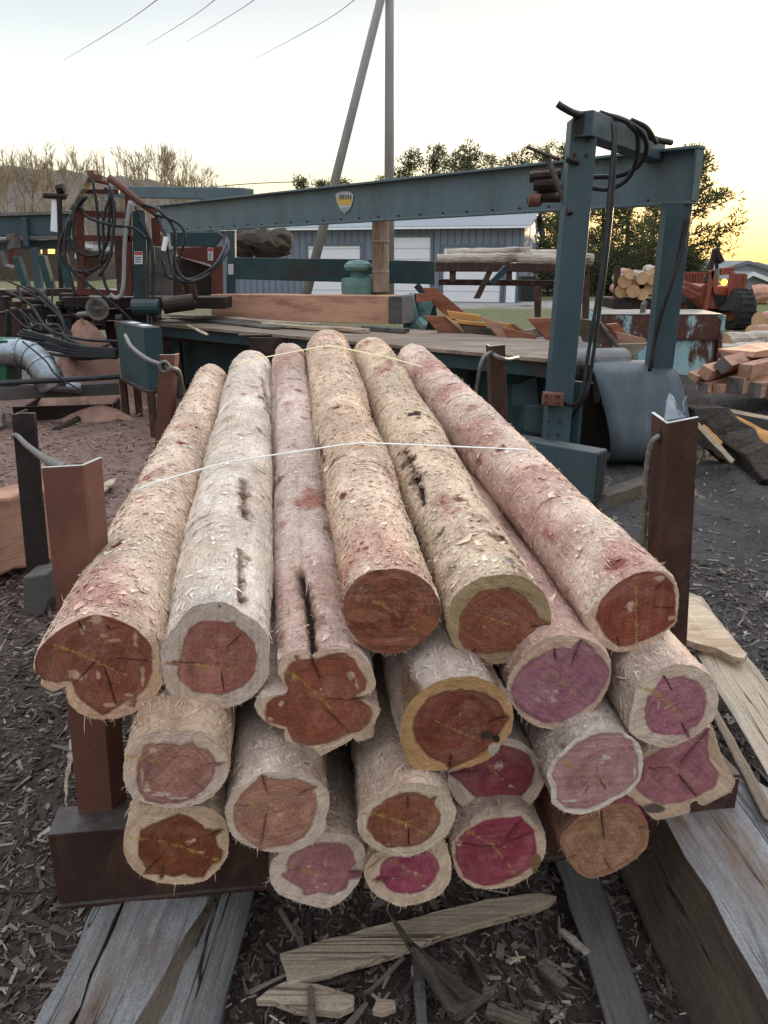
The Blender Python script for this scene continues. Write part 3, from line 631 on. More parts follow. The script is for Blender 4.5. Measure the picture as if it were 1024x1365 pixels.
    if top:
        X, Y = projn(flat); vis = ((flat-npC)*nrm.reshape(-1, 3)).sum(1) < 0
        def pick(px, py):
            d = np.hypot(X-px, Y-py)+np.where(vis, 0, 1e6); return flat[np.argmin(d)]
        rng2 = np.random.default_rng(S['seed']+77); jit = (1+.75*fbm(u, v, 34, 150, rng, 4))
        for (k, px, py, rr, c, st) in MARKS:
            if k != S['k']: continue
            d = np.linalg.norm(P-pick(px, py), axis=2)
            big = rr > .034; f = np.clip(((1.3 if big else 1.1)-d/rr*(jit if not big else 1+.5*fbm(u, v, 16, 60, rng2, 4))+(0 if not big else .55*fbm(u, v, 40, 170, rng2, 3)))/(.9 if big else .35), 0, 1)*st*(.85 if big else 1); mixin(c, f)
            if rr < .031 and st >= .8: hgt = hgt-np.clip(1-d/rr, 0, 1)*.006+np.exp(-((d/rr-1.35)/.3)**2)*.003
        for (k, line, wd, dp) in GROOVES:
            if k != S['k']: continue
            pts = [Vector(pick(*p)) for p in line]; pts = np.array(curve(pts, 14))
            d = np.full((MM, NN), 9.)
            for p in pts: d = np.minimum(d, np.linalg.norm(P-p, axis=2))
            f = np.clip((1.1-d/wd*jit)/.5, 0, 1); mixin((.10,.06,.04) if k == 'L2' else (.045,.028,.02), f*(.8 if k == 'L2' else 1)); mixin((.30,.18,.11), np.clip((2.0-d/wd*jit)/.8, 0, .5)-f*.5); hgt = hgt-f*dp
    P = P+nrm*hgt[..., None]
    P[0] = rim
    org = cen0
    verts = (P.reshape(-1, 3)-org)
    a = np.arange(NN); b2 = (a+1) % NN
    quads = np.concatenate([np.stack([i*NN+a, i*NN+b2, (i+1)*NN+b2, (i+1)*NN+a], 1) for i in range(MM-1)])
    fl = quads.tolist()+[[(MM-1)*NN+i for i in range(NN)]]
    if dirn < 0: fl = [f[::-1] for f in fl]
    me = bpy.data.meshes.new('peeled_log'); me.from_pydata(verts.tolist(), [], fl)
    ca = me.color_attributes.new('Col', 'FLOAT_COLOR', 'POINT'); ca.data.foreach_set('color', np.c_[np.clip(C.reshape(-1, 3), 0, 1), np.ones(MM*NN)].astype(np.float32).ravel())
    lc = me.attributes.new('lc', 'FLOAT_VECTOR', 'POINT')
    rr = r[:, None]*np.ones(NN); L3 = np.stack([rr*np.cos(phi), rr*np.sin(phi), ss+S['seed']*3.7], 2)
    lc.data.foreach_set('vector', L3.reshape(-1).astype(np.float32))
    me.materials.append(T['debarked']); me.polygons.foreach_set('use_smooth', [True]*len(me.polygons)); me.update()
    o = bpy.data.objects.new('peeled_log', me); col.objects.link(o); o.location = org
    tag(o, S['label'], 'log', 'peeled cedar logs of the banded pile')
    if top: LOGTRI.append((P.reshape(-1, 3), quads))
    # ---- sawn end
    fr_ = np.linspace(.012, 1, J)
    cap = cen[None, None]+fr_[:, None, None]*rel0[None]
    X, Y = projn(cap.reshape(-1, 3)); X = X.reshape(J, NN); Y = Y.reshape(J, NN)
    uu = np.broadcast_to(np.arange(NN)/NN, (J, NN)); ff = np.broadcast_to(fr_[:, None], (J, NN))
    na = fbm(uu, ff, 10, 6, rng, 4); nb_ = fbm(uu, ff, 40, 20, rng, 3)
    sd = sdist(X, Y, hrt)+na*1.4+nb_*1.3
    K = np.tile(np.minimum(np.array(S['sap'], float)*np.array((1.12,1.12,1.16)), .74), (J, NN, 1))
    def mk(c, f):
        nonlocal K
        f = np.clip(f, 0, 1)[..., None]; K = K*(1-f)+np.array(c, float)*f
    hp = np.array(S['heart']); hp = (hp*.92+.08*hp.mean()*np.array((1.1,1,.95)))*(1.0 if S['k'] in ('L1','B1','M3','L5','L4','L3','L6','B3') else 1.22); sp_ = np.minimum(np.array(S['sap'])*np.array((1.12,1.12,1.16)), .74)
    mk(sp_*np.array((.80,.74,.68)), (na+.15)*.9); mk(sp_*1.12, (fbm(uu, ff, 7, 3, rng, 3)-.1)*1.5)
    rings = .5+.5*np.sin(2*np.pi*(ff*(19+S['seed'] % 5*2)+.55*na+.5*fbm(uu, ff, 4, 3, rng, 3)))
    mk(sp_*.74, np.clip(rings-.45, 0, 1)*.7*np.clip(.5+fbm(uu, ff, 6, 4, rng, 3), 0, 1))
    hm = np.clip(.5-sd/1.3, 0, 1)
    hc = hp*(1+.22*na[..., None])
    hc = hc*(1.10-(.52*np.clip(rings-.25, 0, 1)*np.clip(.55+1.2*fbm(uu, ff, 5, 5, rng, 3), 0, 1.1))[..., None])
    hc = hc+(np.clip(.12*(fbm(uu, ff, 8, 5, rng, 4)), -.02, .12))[..., None]*np.array((.7,.6,.5))
    if S.get('rough'):
        st = fbm(uu*0+X*.004, np.clip((Y-Y.min())/(np.ptp(Y)+1e-6), 0, 1), 5, 34, rng, 3); hc = hc*(1+S['rough']*(.45*st+.30*nb_)[..., None])
    K = K*(1-hm[..., None])+hc*hm[..., None]
    mk(hp*.55, np.exp(-(sd/1.6)**2)*.55*(sd < 3))
    for p in S.get('patches', ()):
        x, y = Z(*zo, [p[:2]])[0]; d = np.hypot((X-x)/(p[2]*sc_), (Y-y)/(p[3]*sc_))+.25*na
        mk(p[4], (1.1-d)/.25)
    for (x, y, a1, b1) in S['flecks']:
        x, y = Z(*zo, [(x, y)])[0]; d = np.hypot((X-x)/(a1*sc_), (Y-y)/(b1*sc_))*1.15+.9*nb_+.5*na
        mk(np.minimum(sp_*.95, .6), np.clip((1.0-d)/.4, 0, .72))
    dz_ = np.zeros((J, NN))
    for (ln, wd) in S['cracks']:
        d, t = pdist(X, Y, Z(*zo, ln)); wpx = wd*sc_*.62*(.25+.75*np.sin(np.clip(t, .02, .98)*np.pi))*(1+.9*nb_+.6*na)
        f = np.clip(1.2-d/np.maximum(wpx, .5), 0, 1); mk(hp*.42, np.clip(1.4-d/np.maximum(wpx*3.2, .5), 0, 1)*.45); mk(hp*.25, f*.62); dz_ = dz_+f*.004
    # fine drying checks and faint saw marks
    for _ in range(16):
        ai = rng.integers(0, NN); f0 = rng.uniform(.05, .6); f1 = f0+rng.uniform(.12, .4)
        da = np.abs((np.arange(NN)[None]-ai+NN//2) % NN-NN//2+3*na)*(2*np.pi*rm*F/1.7/NN)*ff
        mk(hp*.5, np.exp(-(da/.55)**2)*.55*np.clip((ff-f0)/.05, 0, 1)*np.clip((f1-ff)/.08, 0, 1)*(sd < 0))
    aa = rng.uniform(0, 3.14); pr = X*math.cos(aa)+Y*math.sin(aa); pr = (pr-pr.min())/(np.ptp(pr)+1e-6)
    K = K*(1+.20*fbm(uu*0+.3, pr, 3, 40, rng, 3)+.10*nb_)[..., None]
    for yy in S['yel']:
        ln, wd = yy[:2]; st = yy[2] if len(yy) > 2 else .8
        d, t = pdist(X, Y, Z(*zo, ln)); wpx = max(wd*sc_*.72, 1.1)*(1+1.0*na+.5*nb_)
        mk(GOLD, np.clip(1.35-d/wpx, 0, 1)*st*np.clip(.62+nb_*1.5+na*.5, 0, 1))
    sw = .0009*nb_
    cap = cap-npA*(sw-dz_*-1*0)[..., None]*np.clip((1-ff)/.03, 0, 1)[..., None]+npA*(dz_*np.clip((1-ff)/.05, 0, 1))[..., None]
    cv = (cap.reshape(-1, 3)-org)
    cq = np.concatenate([np.stack([i*NN+a, i*NN+b2, (i+1)*NN+b2, (i+1)*NN+a], 1) for i in range(J-1)]).tolist()+[list(range(NN))[::-1]]
    if dirn > 0: cq = [f[::-1] for f in cq]
    me = bpy.data.meshes.new('cut_end'); me.from_pydata(cv.tolist(), [], cq)
    ca = me.color_attributes.new('Col', 'FLOAT_COLOR', 'POINT'); ca.data.foreach_set('color', np.c_[np.clip(K.reshape(-1, 3), 0, 1), np.ones(J*NN)].astype(np.float32).ravel())
    me.materials.append(T['cap']); me.update()
    c = bpy.data.objects.new('cut_end', me); col.objects.link(c); c.parent = o
    # ---- loose fibres round the rim and along the flanks
    mb = MB(); R = random.Random(S['seed'])
    low = rel0@npE2
    for i in range({'L2':420,'L1':200,'L6':300,'M1':340,'M2':380,'B2':340,'B3':320,'B4':220,'N3':260}.get(S['k'], 130)):
        k = R.randrange(NN); dn = -low[k]/rm
        if R.random() > .10+.9*max(0, dn)**1.3: continue
        o_ = Vector(rim[k]); od = Vector(rel0[k]).normalized()
        ln = R.uniform(.0025, .008) if R.random() < .92 else R.uniform(.010, .024)
        d = (od*R.uniform(.5, 1.1)-AX*R.uniform(-.3, .8)+Vector((R.uniform(-.5,.5), 0, R.uniform(-.6, .2)))).normalized()
        o_ = o_+AX*R.uniform(0, .006)-od*.001
        m_ = o_+d*ln*.55+Vector((R.uniform(-1,1), R.uniform(-1,1), R.uniform(-1,1)))*ln*.12
        mb.tube([o_, m_, o_+d*ln+Vector((0,0,-ln*.15))], [.0006, .0005, .0002], 3, 0, False)
    if top:
        for i in range(260):
            a_, b_ = R.randrange(1, MM-1), R.randrange(NN)
            p = Vector(P[a_, b_]); nv = Vector(nrm[a_, b_])
            tg = Vector(axd)*R.uniform(-1, 1)+nv*R.uniform(.15, .8)+Vector(np.cross(nrm[a_, b_], axd))*R.uniform(-.6, .6); tg.normalize()
            ln = R.uniform(.006, .016) if R.random() < .93 else R.uniform(.02, .04)
            mb.tube([p-nv*.001, p+tg*ln*.5+nv*ln*.1, p+tg*ln], [.0008, .0006, .0002], 3, 0, False)
    fo = mb.build('loose_fibres', T['fibre'], o); fo['kind'] = 'stuff'
    # ---- small lifted flakes left by the debarker
    FL = {'L1':(5200,.0075,.35,1.6),'L2':(2600,.011,.12,.6),'L3':(2400,.009,.15,.8),'L4':(5600,.0065,.35,1.5),'L5':(4200,.0075,.3,1.4),'L6':(2600,.011,.15,.9)}.get(S['k'], (1100,.012,.08,.35)); NF = FL[0]
    A_ = rng.integers(1, MM-2, NF*3) if top else (rng.random(NF*3)**2*(MM*.55)).astype(int)+1; B_ = rng.integers(0, NN, NF*3)
    pf = P[A_, B_]; nf = nrm[A_, B_]; ok = (((npC-pf)*nf).sum(1) > -.02) & (s[A_] > FL[1]*rng.uniform(1.0, 4.5, len(A_)))
    A_, B_, pf, nf = A_[ok][:NF], B_[ok][:NF], pf[ok][:NF], nf[ok][:NF]; n_ = len(A_)
    strip0 = rng.random(n_)[:, None]; tc_ = np.cross(nf, axd); tc_ /= np.linalg.norm(tc_, axis=1)[:, None]
    an = rng.normal(0, .55, n_)[:, None]*np.where(strip0 < .1, .25, 1); t_ = (-axd[None]*np.cos(an)+tc_*np.sin(an))*(1 if top else np.where(rng.random(n_) < .5, -1, 1)[:, None]); w_ = np.cross(nf, t_); w_ /= np.linalg.norm(w_, axis=1)[:, None]
    strip = strip0[:, 0] < (.10 if top else .22); lnn = rng.lognormal(math.log(FL[1]), .5, n_)[:, None]; wdd = lnn*rng.uniform(FL[2], FL[3], n_)[:, None]; lnn = np.minimum(lnn, s[A_][:, None]*.8+.001); lf = rng.gamma(2.0, .0011, n_)[:, None]
    sx_ = strip[:, None]; lnn = np.where(sx_, rng.lognormal(math.log(.032), .45, n_)[:, None], lnn); wdd = np.where(sx_, rng.uniform(.0012, .0040, n_)[:, None], wdd)
    lnn = np.minimum(lnn, s[A_][:, None]*.75+.001)
    k1 = rng.uniform(.2, .9, n_)[:, None]; k2 = rng.uniform(-.25, .25, n_)[:, None]
    b0 = pf-nf*.0006
    V_ = np.stack([b0-w_*wdd*.5, b0+w_*wdd*.5, b0+t_*lnn*.6+w_*wdd*(.5*k1+k2)+nf*lf*.75, b0+t_*lnn+w_*wdd*k2+nf*lf, b0+t_*lnn*.6-w_*wdd*(.5*k1-k2)+nf*lf*.75], 1)
    cf = C[A_, B_]*rng.uniform(.82, 1.22, n_)[:, None]; cc_ = np.stack([cf*.78, cf*.78, cf*1.05, cf*1.12, cf*1.05], 1)
    me = bpy.data.meshes.new('bark_flakes'); me.from_pydata((V_.reshape(-1, 3)-org).tolist(), [], (np.arange(n_)[:, None]*5+np.arange(5)).tolist())
    ca = me.color_attributes.new('Col', 'FLOAT_COLOR', 'POINT'); ca.data.foreach_set('color', np.c_[np.clip(cc_.reshape(-1, 3), 0, .85), np.ones(n_*5)].astype(np.float32).ravel())
    me.materials.append(T['flake']); me.update(); fk = bpy.data.objects.new('bark_flakes', me); col.objects.link(fk); fk.parent = o; fk['kind'] = 'stuff'
    LOGOBJ[S['k']] = o
for S in LOGS: make_log(S)

# ---- plastic bands over the top logs
vv = []; ff = []; b0 = 0
for P, qd in LOGTRI:
    vv += [Vector(p) for p in P]; ff += [[int(i)+b0 for i in f] for f in qd]; b0 += len(P)
bvh = BVHTree.FromPolygons(vv, ff)
def onlogs(px, py, lift=.010):
    d = ray(px, py).normalized(); h = bvh.ray_cast(CAM, d)
    return (h[0]-d*lift+Vector((0,0,lift*.8))) if h[0] is not None else None
def band(pts, w, t, m, label):
    P = [p for p in (onlogs(*q) for q in curve2(pts)) if p is not None]
    hull = []
    for p in P:                                            # taut: upper hull in the x-z plane
        while len(hull) > 1 and (hull[-1].x-hull[-2].x)*(p.z-hull[-2].z)-(hull[-1].z-hull[-2].z)*(p.x-hull[-2].x) >= 0: hull.pop()
        hull.append(p)
    mb = MB()
    for i in range(len(hull)-1): mb.bar(hull[i], hull[i+1]+(hull[i+1]-hull[i])*.01, w, t, (0,-.45,1))
    o = mb.build('strapping_band', m); tag(o, label, 'strap', 'plastic bands round the log pile'); return o
def curve2(pts):
    out = []
    for (x0, y0), (x1, y1) in zip(pts, pts[1:]): out += [(x0+(x1-x0)*k/4, y0+(y1-y0)*k/4) for k in range(4)]
    return out+[pts[-1]]
band([(150,668),(185,655),(215,643),(250,632),(285,624),(322,614),(350,609),(372,606),(405,602),(440,598),(478,594),(510,592),(545,591),(580,592),(620,594),(655,598),(690,601),(706,604)], .0058, .0015, T['strap'], 'white plastic band stretched across the middle of the top logs')
band([(306,492),(325,484),(345,477),(363,473),(385,470),(408,467),(425,464),(445,464),(462,467),(480,471),(500,475),(522,480),(545,486),(562,491)], .008, .0015, T['strapy'], 'yellowish plastic band near the far ends of the top logs')
# ------------------------------------------------------------------ camera, sky, sun
cam = bpy.data.cameras.new('camera'); co = bpy.data.objects.new('camera', cam); col.objects.link(co); sc.camera = co
co.location = CAM; co.rotation_euler = (math.pi/2-PITCH, 0, 0)
cam.sensor_fit = 'HORIZONTAL'; cam.sensor_width = 36; cam.lens = F/1024*36; cam.clip_start = .02; cam.clip_end = 3000
sc.view_settings.view_transform = 'Standard'; sc.view_settings.look = 'None'; sc.view_settings.exposure = EXPOSURE; sc.view_settings.gamma = 1
sc.render.resolution_x = 768; sc.render.resolution_y = 1024
SUNAZ = math.radians(26); SUNEL = math.radians(3.5)
W = bpy.data.worlds.new('World'); sc.world = W; W.use_nodes = True; nt = W.node_tree; bg = nt.nodes['Background']
sky = nt.nodes.new('ShaderNodeTexSky'); sky.sky_type = 'NISHITA'; sky.sun_disc = False
sky.sun_elevation = SUNEL; sky.sun_rotation = SUNAZ; sky.air_density = 1.0; sky.dust_density = 3.0; sky.ozone_density = 1.5
# pale veil over the clear sky, brightness added overhead, unseen, to light the logs
tcw = nt.nodes.new('ShaderNodeTexCoord'); sx = nt.nodes.new('ShaderNodeSeparateXYZ'); nt.links.new(tcw.outputs['Generated'], sx.inputs[0])
cr = nt.nodes.new('ShaderNodeValToRGB'); nt.links.new(sx.outputs[2], cr.inputs[0])
els = cr.color_ramp.elements
els[0].position = 0.0; els[0].color = (7.6, 5.6, 2.3, 1)
els[1].position = 1.0; els[1].color = (13.9, 14.9, 16.4, 1)
for p, c in ((.06, (7.8, 6.9, 4.3)), (.13, (7.3, 7.2, 6.2)), (.20, (6.0, 6.3, 6.3)), (.30, (4.1, 4.45, 4.6)), (.36, (5.0, 5.5, 6.0)), (.52, (12.8, 13.6, 14.8))):
    e = els.new(p); e.color = c+(1,)
dt = nt.nodes.new('ShaderNodeVectorMath'); dt.operation = 'DOT_PRODUCT'; nt.links.new(tcw.outputs['Generated'], dt.inputs[0])
dt.inputs[1].default_value = (math.sin(SUNAZ*.3), math.cos(SUNAZ*.3), 0)
mr = nt.nodes.new('ShaderNodeMapRange'); mr.inputs[1].default_value = -.7; mr.inputs[2].default_value = .8; mr.inputs[3].default_value = .66; mr.inputs[4].default_value = .95
nt.links.new(dt.outputs['Value'], mr.inputs[0])
nz = noise(nt, mapping(nt, tcw.outputs['Generated'], (1,1,3)), 2.2, 4, .5)
mu = nt.nodes.new('ShaderNodeMath'); mu.operation = 'MULTIPLY'; nt.links.new(mr.outputs[0], mu.inputs[0]); nt.links.new(ramp(nt, nz, -.9, 1.2), mu.inputs[1])
mz = nt.nodes.new('ShaderNodeMath'); mz.operation = 'MULTIPLY_ADD'; nt.links.new(ramp(nt, nz, .2, .8), mz.inputs[0]); mz.inputs[1].default_value = .16; mz.inputs[2].default_value = .92
mu2 = nt.nodes.new('ShaderNodeMath'); mu2.operation = 'MULTIPLY'; nt.links.new(mr.outputs[0], mu2.inputs[0]); nt.links.new(mz.outputs[0], mu2.inputs[1])
veil = nt.nodes.new('ShaderNodeVectorMath'); veil.operation = 'SCALE'; nt.links.new(cr.outputs[0], veil.inputs[0]); nt.links.new(mu2.outputs[0], veil.inputs['Scale'])
adw = nt.nodes.new('ShaderNodeVectorMath'); adw.operation = 'ADD'
skm = nt.nodes.new('ShaderNodeVectorMath'); skm.operation = 'SCALE'; skm.inputs['Scale'].default_value = .28; nt.links.new(sky.outputs[0], skm.inputs[0])
nt.links.new(skm.outputs[0], adw.inputs[0]); nt.links.new(veil.outputs[0], adw.inputs[1])
nt.links.new(adw.outputs[0], bg.inputs[0]); bg.inputs[1].default_value = .10
sl = bpy.data.lights.new('sun', 'SUN'); sl.energy = 2.0; sl.angle = math.radians(.6); sl.color = (1.0, .72, .42)
so = bpy.data.objects.new('sun', sl); col.objects.link(so); so.location = (30, 60, 30)
sdv = Vector((math.sin(SUNAZ)*math.cos(SUNEL), math.cos(SUNAZ)*math.cos(SUNEL), math.sin(SUNEL)))
so.rotation_euler = (-sdv).to_track_quat('-Z', 'Y').to_euler()

# ------------------------------------------------------------------ ground: one sheet to the horizon
grng = np.random.default_rng(3)
def lattice2(x, y, cell, rng):
    n = 512; g = rng.uniform(-1, 1, (n, n)); X = x/cell; Y = y/cell
    i = np.floor(X).astype(int); j = np.floor(Y).astype(int); a = X-i; b = Y-j; a = a*a*(3-2*a); b = b*b*(3-2*b)
    return (g[i % n, j % n]*(1-a)+g[(i+1) % n, j % n]*a)*(1-b)+(g[i % n, (j+1) % n]*(1-a)+g[(i+1) % n, (j+1) % n]*a)*b
GL = [(c, w, np.random.default_rng(50+i)) for i, (c, w) in enumerate(((2.6,.05),(1.0,.030),(.36,.016),(.13,.010),(.06,.006)))]
GL = [(c, w, r.bit_generator.seed_seq) for c, w, r in GL]
def gheight(x, y):
    x = np.asarray(x, float); y = np.asarray(y, float); h = np.zeros(np.broadcast(x, y).shape)
    for c, w, s_ in GL: h = h+w*lattice2(x, y, c, np.random.default_rng(s_))
    f = np.clip(1.15-(y-8)/14, .15, 1)
    h = h*f
    # tyre ruts in the mud on the right
    for xc, dp in ((2.35, .07), (3.3, .05)):
        d = (x-xc-.18*(y-4))/.22; h = h-dp*np.exp(-d*d)*np.clip((y-2.2)/.8, 0, 1)*np.clip((9-y)/2, 0, 1)+.03*np.exp(-((d-1.5)/.6)**2)*np.clip((y-2.2)/.8, 0, 1)*np.clip((9-y)/2, 0, 1)
    # sawdust drifting up on the left
    h = h+.10*np.exp(-((x+3.2)/1.8)**2-((y-8.5)/2.6)**2)
    return h-.02
def axis(fine, lo, hi, end, g):
    a = list(np.arange(lo, hi, fine)); st = fine
    while a[-1] < end: st *= g; a.append(a[-1]+st)
    return a
xp = axis(.045, 0, 3.2, 900, 1.14); xs = np.array([-q for q in xp[:0:-1]]+xp)
yn = axis(.06, 0, .1, 60, 1.4); yp = axis(.045, 0, 6.2, 1800, 1.075)
ys = np.array([-q for q in yn[:0:-1]]+yp)
GX, GY = np.meshgrid(xs, ys)
GZ = gheight(GX, GY)
nA = lattice2(GX, GY, 1.7, grng)+.5*lattice2(GX, GY, .6, grng); nB = lattice2(GX, GY, 6., grng)+.5*lattice2(GX, GY, 2.1, grng)
mul = np.array((.042,.033,.028)); sawd = np.array((.21,.138,.118)); mud = np.array((.066,.062,.061)); gra = np.array((.115,.12,.055)); grav = np.array((.30,.28,.27)); roadc = np.array((.42,.41,.41))
def ss(a, b, x): t = np.clip((x-a)/(b-a), 0, 1); return t*t*(3-2*t)
GC = np.tile(mul, GX.shape+(1,))
def gm(c, f):
    global GC
    GC = GC*(1-f[..., None])+c*f[..., None]
gm(np.array((.085,.062,.05)), ss(.25, .9, nB+.3*nA)*.7)
gm(mud, ss(-.1, .5, GX-.9-.1*GY+.25*nA)*ss(2.2, 3.4, GY+.4*nA))
gm(sawd, ss(-.2, .5, -GX-.7+.3*nA)*ss(3.6, 5.0, GY+.5*nA)*ss(17, 14, GY))
gm(mud*1.3, ss(11.5, 14, GY+1.0*nA))
gm(np.array((.19,.17,.155)), ss(13, 17, GY+1.5*nB)*.7)
gm(gra, ss(20.5, 24, GY+2.2*nB-.05*GX))
gm(gra*np.array((1.3,1.05,.8)), ss(.1, .8, nB)*ss(22, 25, GY)*.6)
gm(grav, ss(33.5, 35.5, GY+.8*nA)*ss(40.8, 40.2, GY)*ss(-14, -12, GX)*ss(12, 10, GX))
gm(roadc, ss(54, 55, GY)*ss(61, 60, GY)); gm(roadc, ss(88, 89, GY)*ss(95, 94, GY))
gv = np.c_[GX.ravel(), GY.ravel(), GZ.ravel()]; nx, ny = len(xs), len(ys)
ii = (np.arange(ny-1)[:, None]*nx+np.arange(nx-1)[None]).ravel()
gf = np.stack([ii, ii+1, ii+1+nx, ii+nx], 1)
me = bpy.data.meshes.new('ground'); me.from_pydata(gv.tolist(), [], gf.tolist())
ca = me.color_attributes.new('Col', 'FLOAT_COLOR', 'POINT'); ca.data.foreach_set('color', np.c_[GC.reshape(-1, 3), np.ones(len(gv))].astype(np.float32).ravel())
def ground_mat():
    m, nt, b = nmat('yard_ground'); L = nt.links
    a = nt.nodes.new('ShaderNodeAttribute'); a.attribute_name = 'Col'; tc = nt.nodes.new('ShaderNodeTexCoord').outputs['Object']
    n1 = noise(nt, tc, 26, 8, .75, .6); n2 = noise(nt, tc, 3.5, 6, .65); n3 = noise(nt, mapping(nt, tc, (1, .35, 1)), 90, 4, .7)
    c = mixc(nt, 1.0, a.outputs['Color'], mixc(nt, ramp(nt, n1, .3, .7), (.45,.43,.42), (1.5,1.48,1.45)), 'MULTIPLY')
    c = mixc(nt, 1.0, c, mixc(nt, ramp(nt, n2, .3, .7), (.75,.73,.72), (1.25,1.25,1.25)), 'MULTIPLY')
    c = mixc(nt, ramp(nt, n3, .66, .76), c, mixc(nt, 1.0, a.outputs['Color'], (2.2,2.1,2.0), 'MULTIPLY'))
    L.new(c, b.inputs['Base Color']); b.inputs['Roughness'].default_value = .92; b.inputs['Specular IOR Level'].default_value = .2
    L.new(bumpn(nt, n1, .9, .03, bumpn(nt, n3, .5, .01)), b.inputs['Normal']); return m
T['ground'] = ground_mat(); me.materials.append(T['ground']); me.polygons.foreach_set('use_smooth', [True]*len(me.polygons)); me.update()
g = bpy.data.objects.new('ground', me); col.objects.link(g); g['kind'] = 'structure'
def gh(x, y): return float(gheight(np.array([x]), np.array([y]))[0])

# ---- bark and wood chips
def chips(name, n, region, size, pal, seed, lift=.004):
    R = np.random.default_rng(seed); vs = []; fs = []; cs = []
    for i in range(n):
        x, y = region(R)
        ln = R.lognormal(math.log(size), .6); wd = min(ln*R.uniform(.14, .62), .024); th = wd*R.uniform(.12, .35); a = R.uniform(0, math.pi*2); p = R.normal(0, .28); ro = R.normal(0, .45)
        M_ = Matrix.Rotation(a, 3, 'Z') @ Matrix.Rotation(p, 3, 'Y') @ Matrix.Rotation(ro, 3, 'X')
        b = len(vs); k1, k2 = R.uniform(.1, 1), R.uniform(.1, 1); bn = R.normal(0, .10)*ln
        for q in ((-ln/2,-wd/2*k1,-th/2),(ln/2,-wd/2*k2,-th/2),(ln/2,wd/2*k2,-th/2),(-ln/2,wd/2*k1,-th/2),(-ln/2,-wd/2*k1,th/2),(ln/2,-wd/2*k2,th/2),(ln/2,wd/2*k2,th/2),(-ln/2,wd/2*k1,th/2)):
            w = M_@Vector(q); vs.append([x+w.x, y+w.y, w.z+abs(math.sin(p))*ln*.22+lift])
        fs += [[b+k for k in f] for f in ((4,5,6,7),(0,1,5,4),(1,2,6,5),(2,3,7,6),(3,0,4,7))]
        c = pal(R, x, y); cs += [c]*8
    vs = np.array(vs); cxy = vs.reshape(-1, 8, 3).mean(1); vs = vs.reshape(-1, 8, 3); vs[:, :, 2] += gheight(cxy[:, 0], cxy[:, 1])[:, None]; vs = vs.reshape(-1, 3)
    me = bpy.data.meshes.new(name); me.from_pydata(vs.tolist(), [], fs); me.materials.append(T['chip'])
    ca = me.color_attributes.new('Col', 'FLOAT_COLOR', 'POINT'); ca.data.foreach_set('color', np.c_[np.array(cs), np.ones(len(vs))].astype(np.float32).ravel()); me.update()
    o = bpy.data.objects.new(name, me); col.objects.link(o); o['kind'] = 'stuff'; return o
T['chip'] = mat('wood_chips', (.75,.75,.75), (1.25,1.25,1.25), 60, rough=.9, bump=.5, bd=.003, attr=True)
def pal_mulch(R, x, y):
    t = R.random(); b = R.uniform(.55, 1.5)
    if t < .50: c = (.052,.040,.034)
    elif t < .78: c = (.108,.083,.070)
    elif t < .93: c = (.17,.138,.118)
    elif t < .985: c = (.23,.195,.17)
    else: c = (.30,.24,.19)
    return [k*b for k in c]
def reg_near(R):
    y = .7+3.9*R.random()**1.25; return R.uniform(-1, 1)*(.75+y*.62), y
def reg_left(R):
    y = R.uniform(2.2, 6); return -R.uniform(.6, 1.1)*(y*.62), y
def reg_right(R):
    y = R.uniform(2.2, 11); return R.uniform(.18, .62)*y+.3, y
def pal_mud(R, x, y):
    t = R.random(); c = (.075,.068,.064) if t < .6 else (.15,.135,.125) if t < .9 else (.32,.27,.22); b = R.uniform(.6, 1.5); return [k*b for k in c]
def reg_saw(R):
    y = R.uniform(3.8, 10.5); return -R.uniform(.08, .6)*y-.25, y
def pal_saw(R, x, y):
    t = R.random(); c = (.24,.15,.115) if t < .55 else (.13,.09,.075) if t < .88 else (.36,.25,.17); b = R.uniform(.6, 1.4); return [k*b for k in c]
tag(chips('bark_mulch', 62000, reg_near, .0175, pal_mulch, 1), 'dark shredded bark covering the yard round the pile', 'bark mulch')
tag(chips('bark_mulch', 6500, reg_near, .036, pal_mulch, 5, .006), 'longer dark bark shreds lying in the mulch', 'bark mulch')
tag(chips('mud_litter', 5000, reg_right, .026, pal_mud, 2), 'splinters and bark bits trodden into the mud at right', 'wood litter')
tag(chips('sawdust_litter', 6500, reg_saw, .034, pal_saw, 3), 'reddish bark scraps strewn over the sawdust at left', 'wood litter')

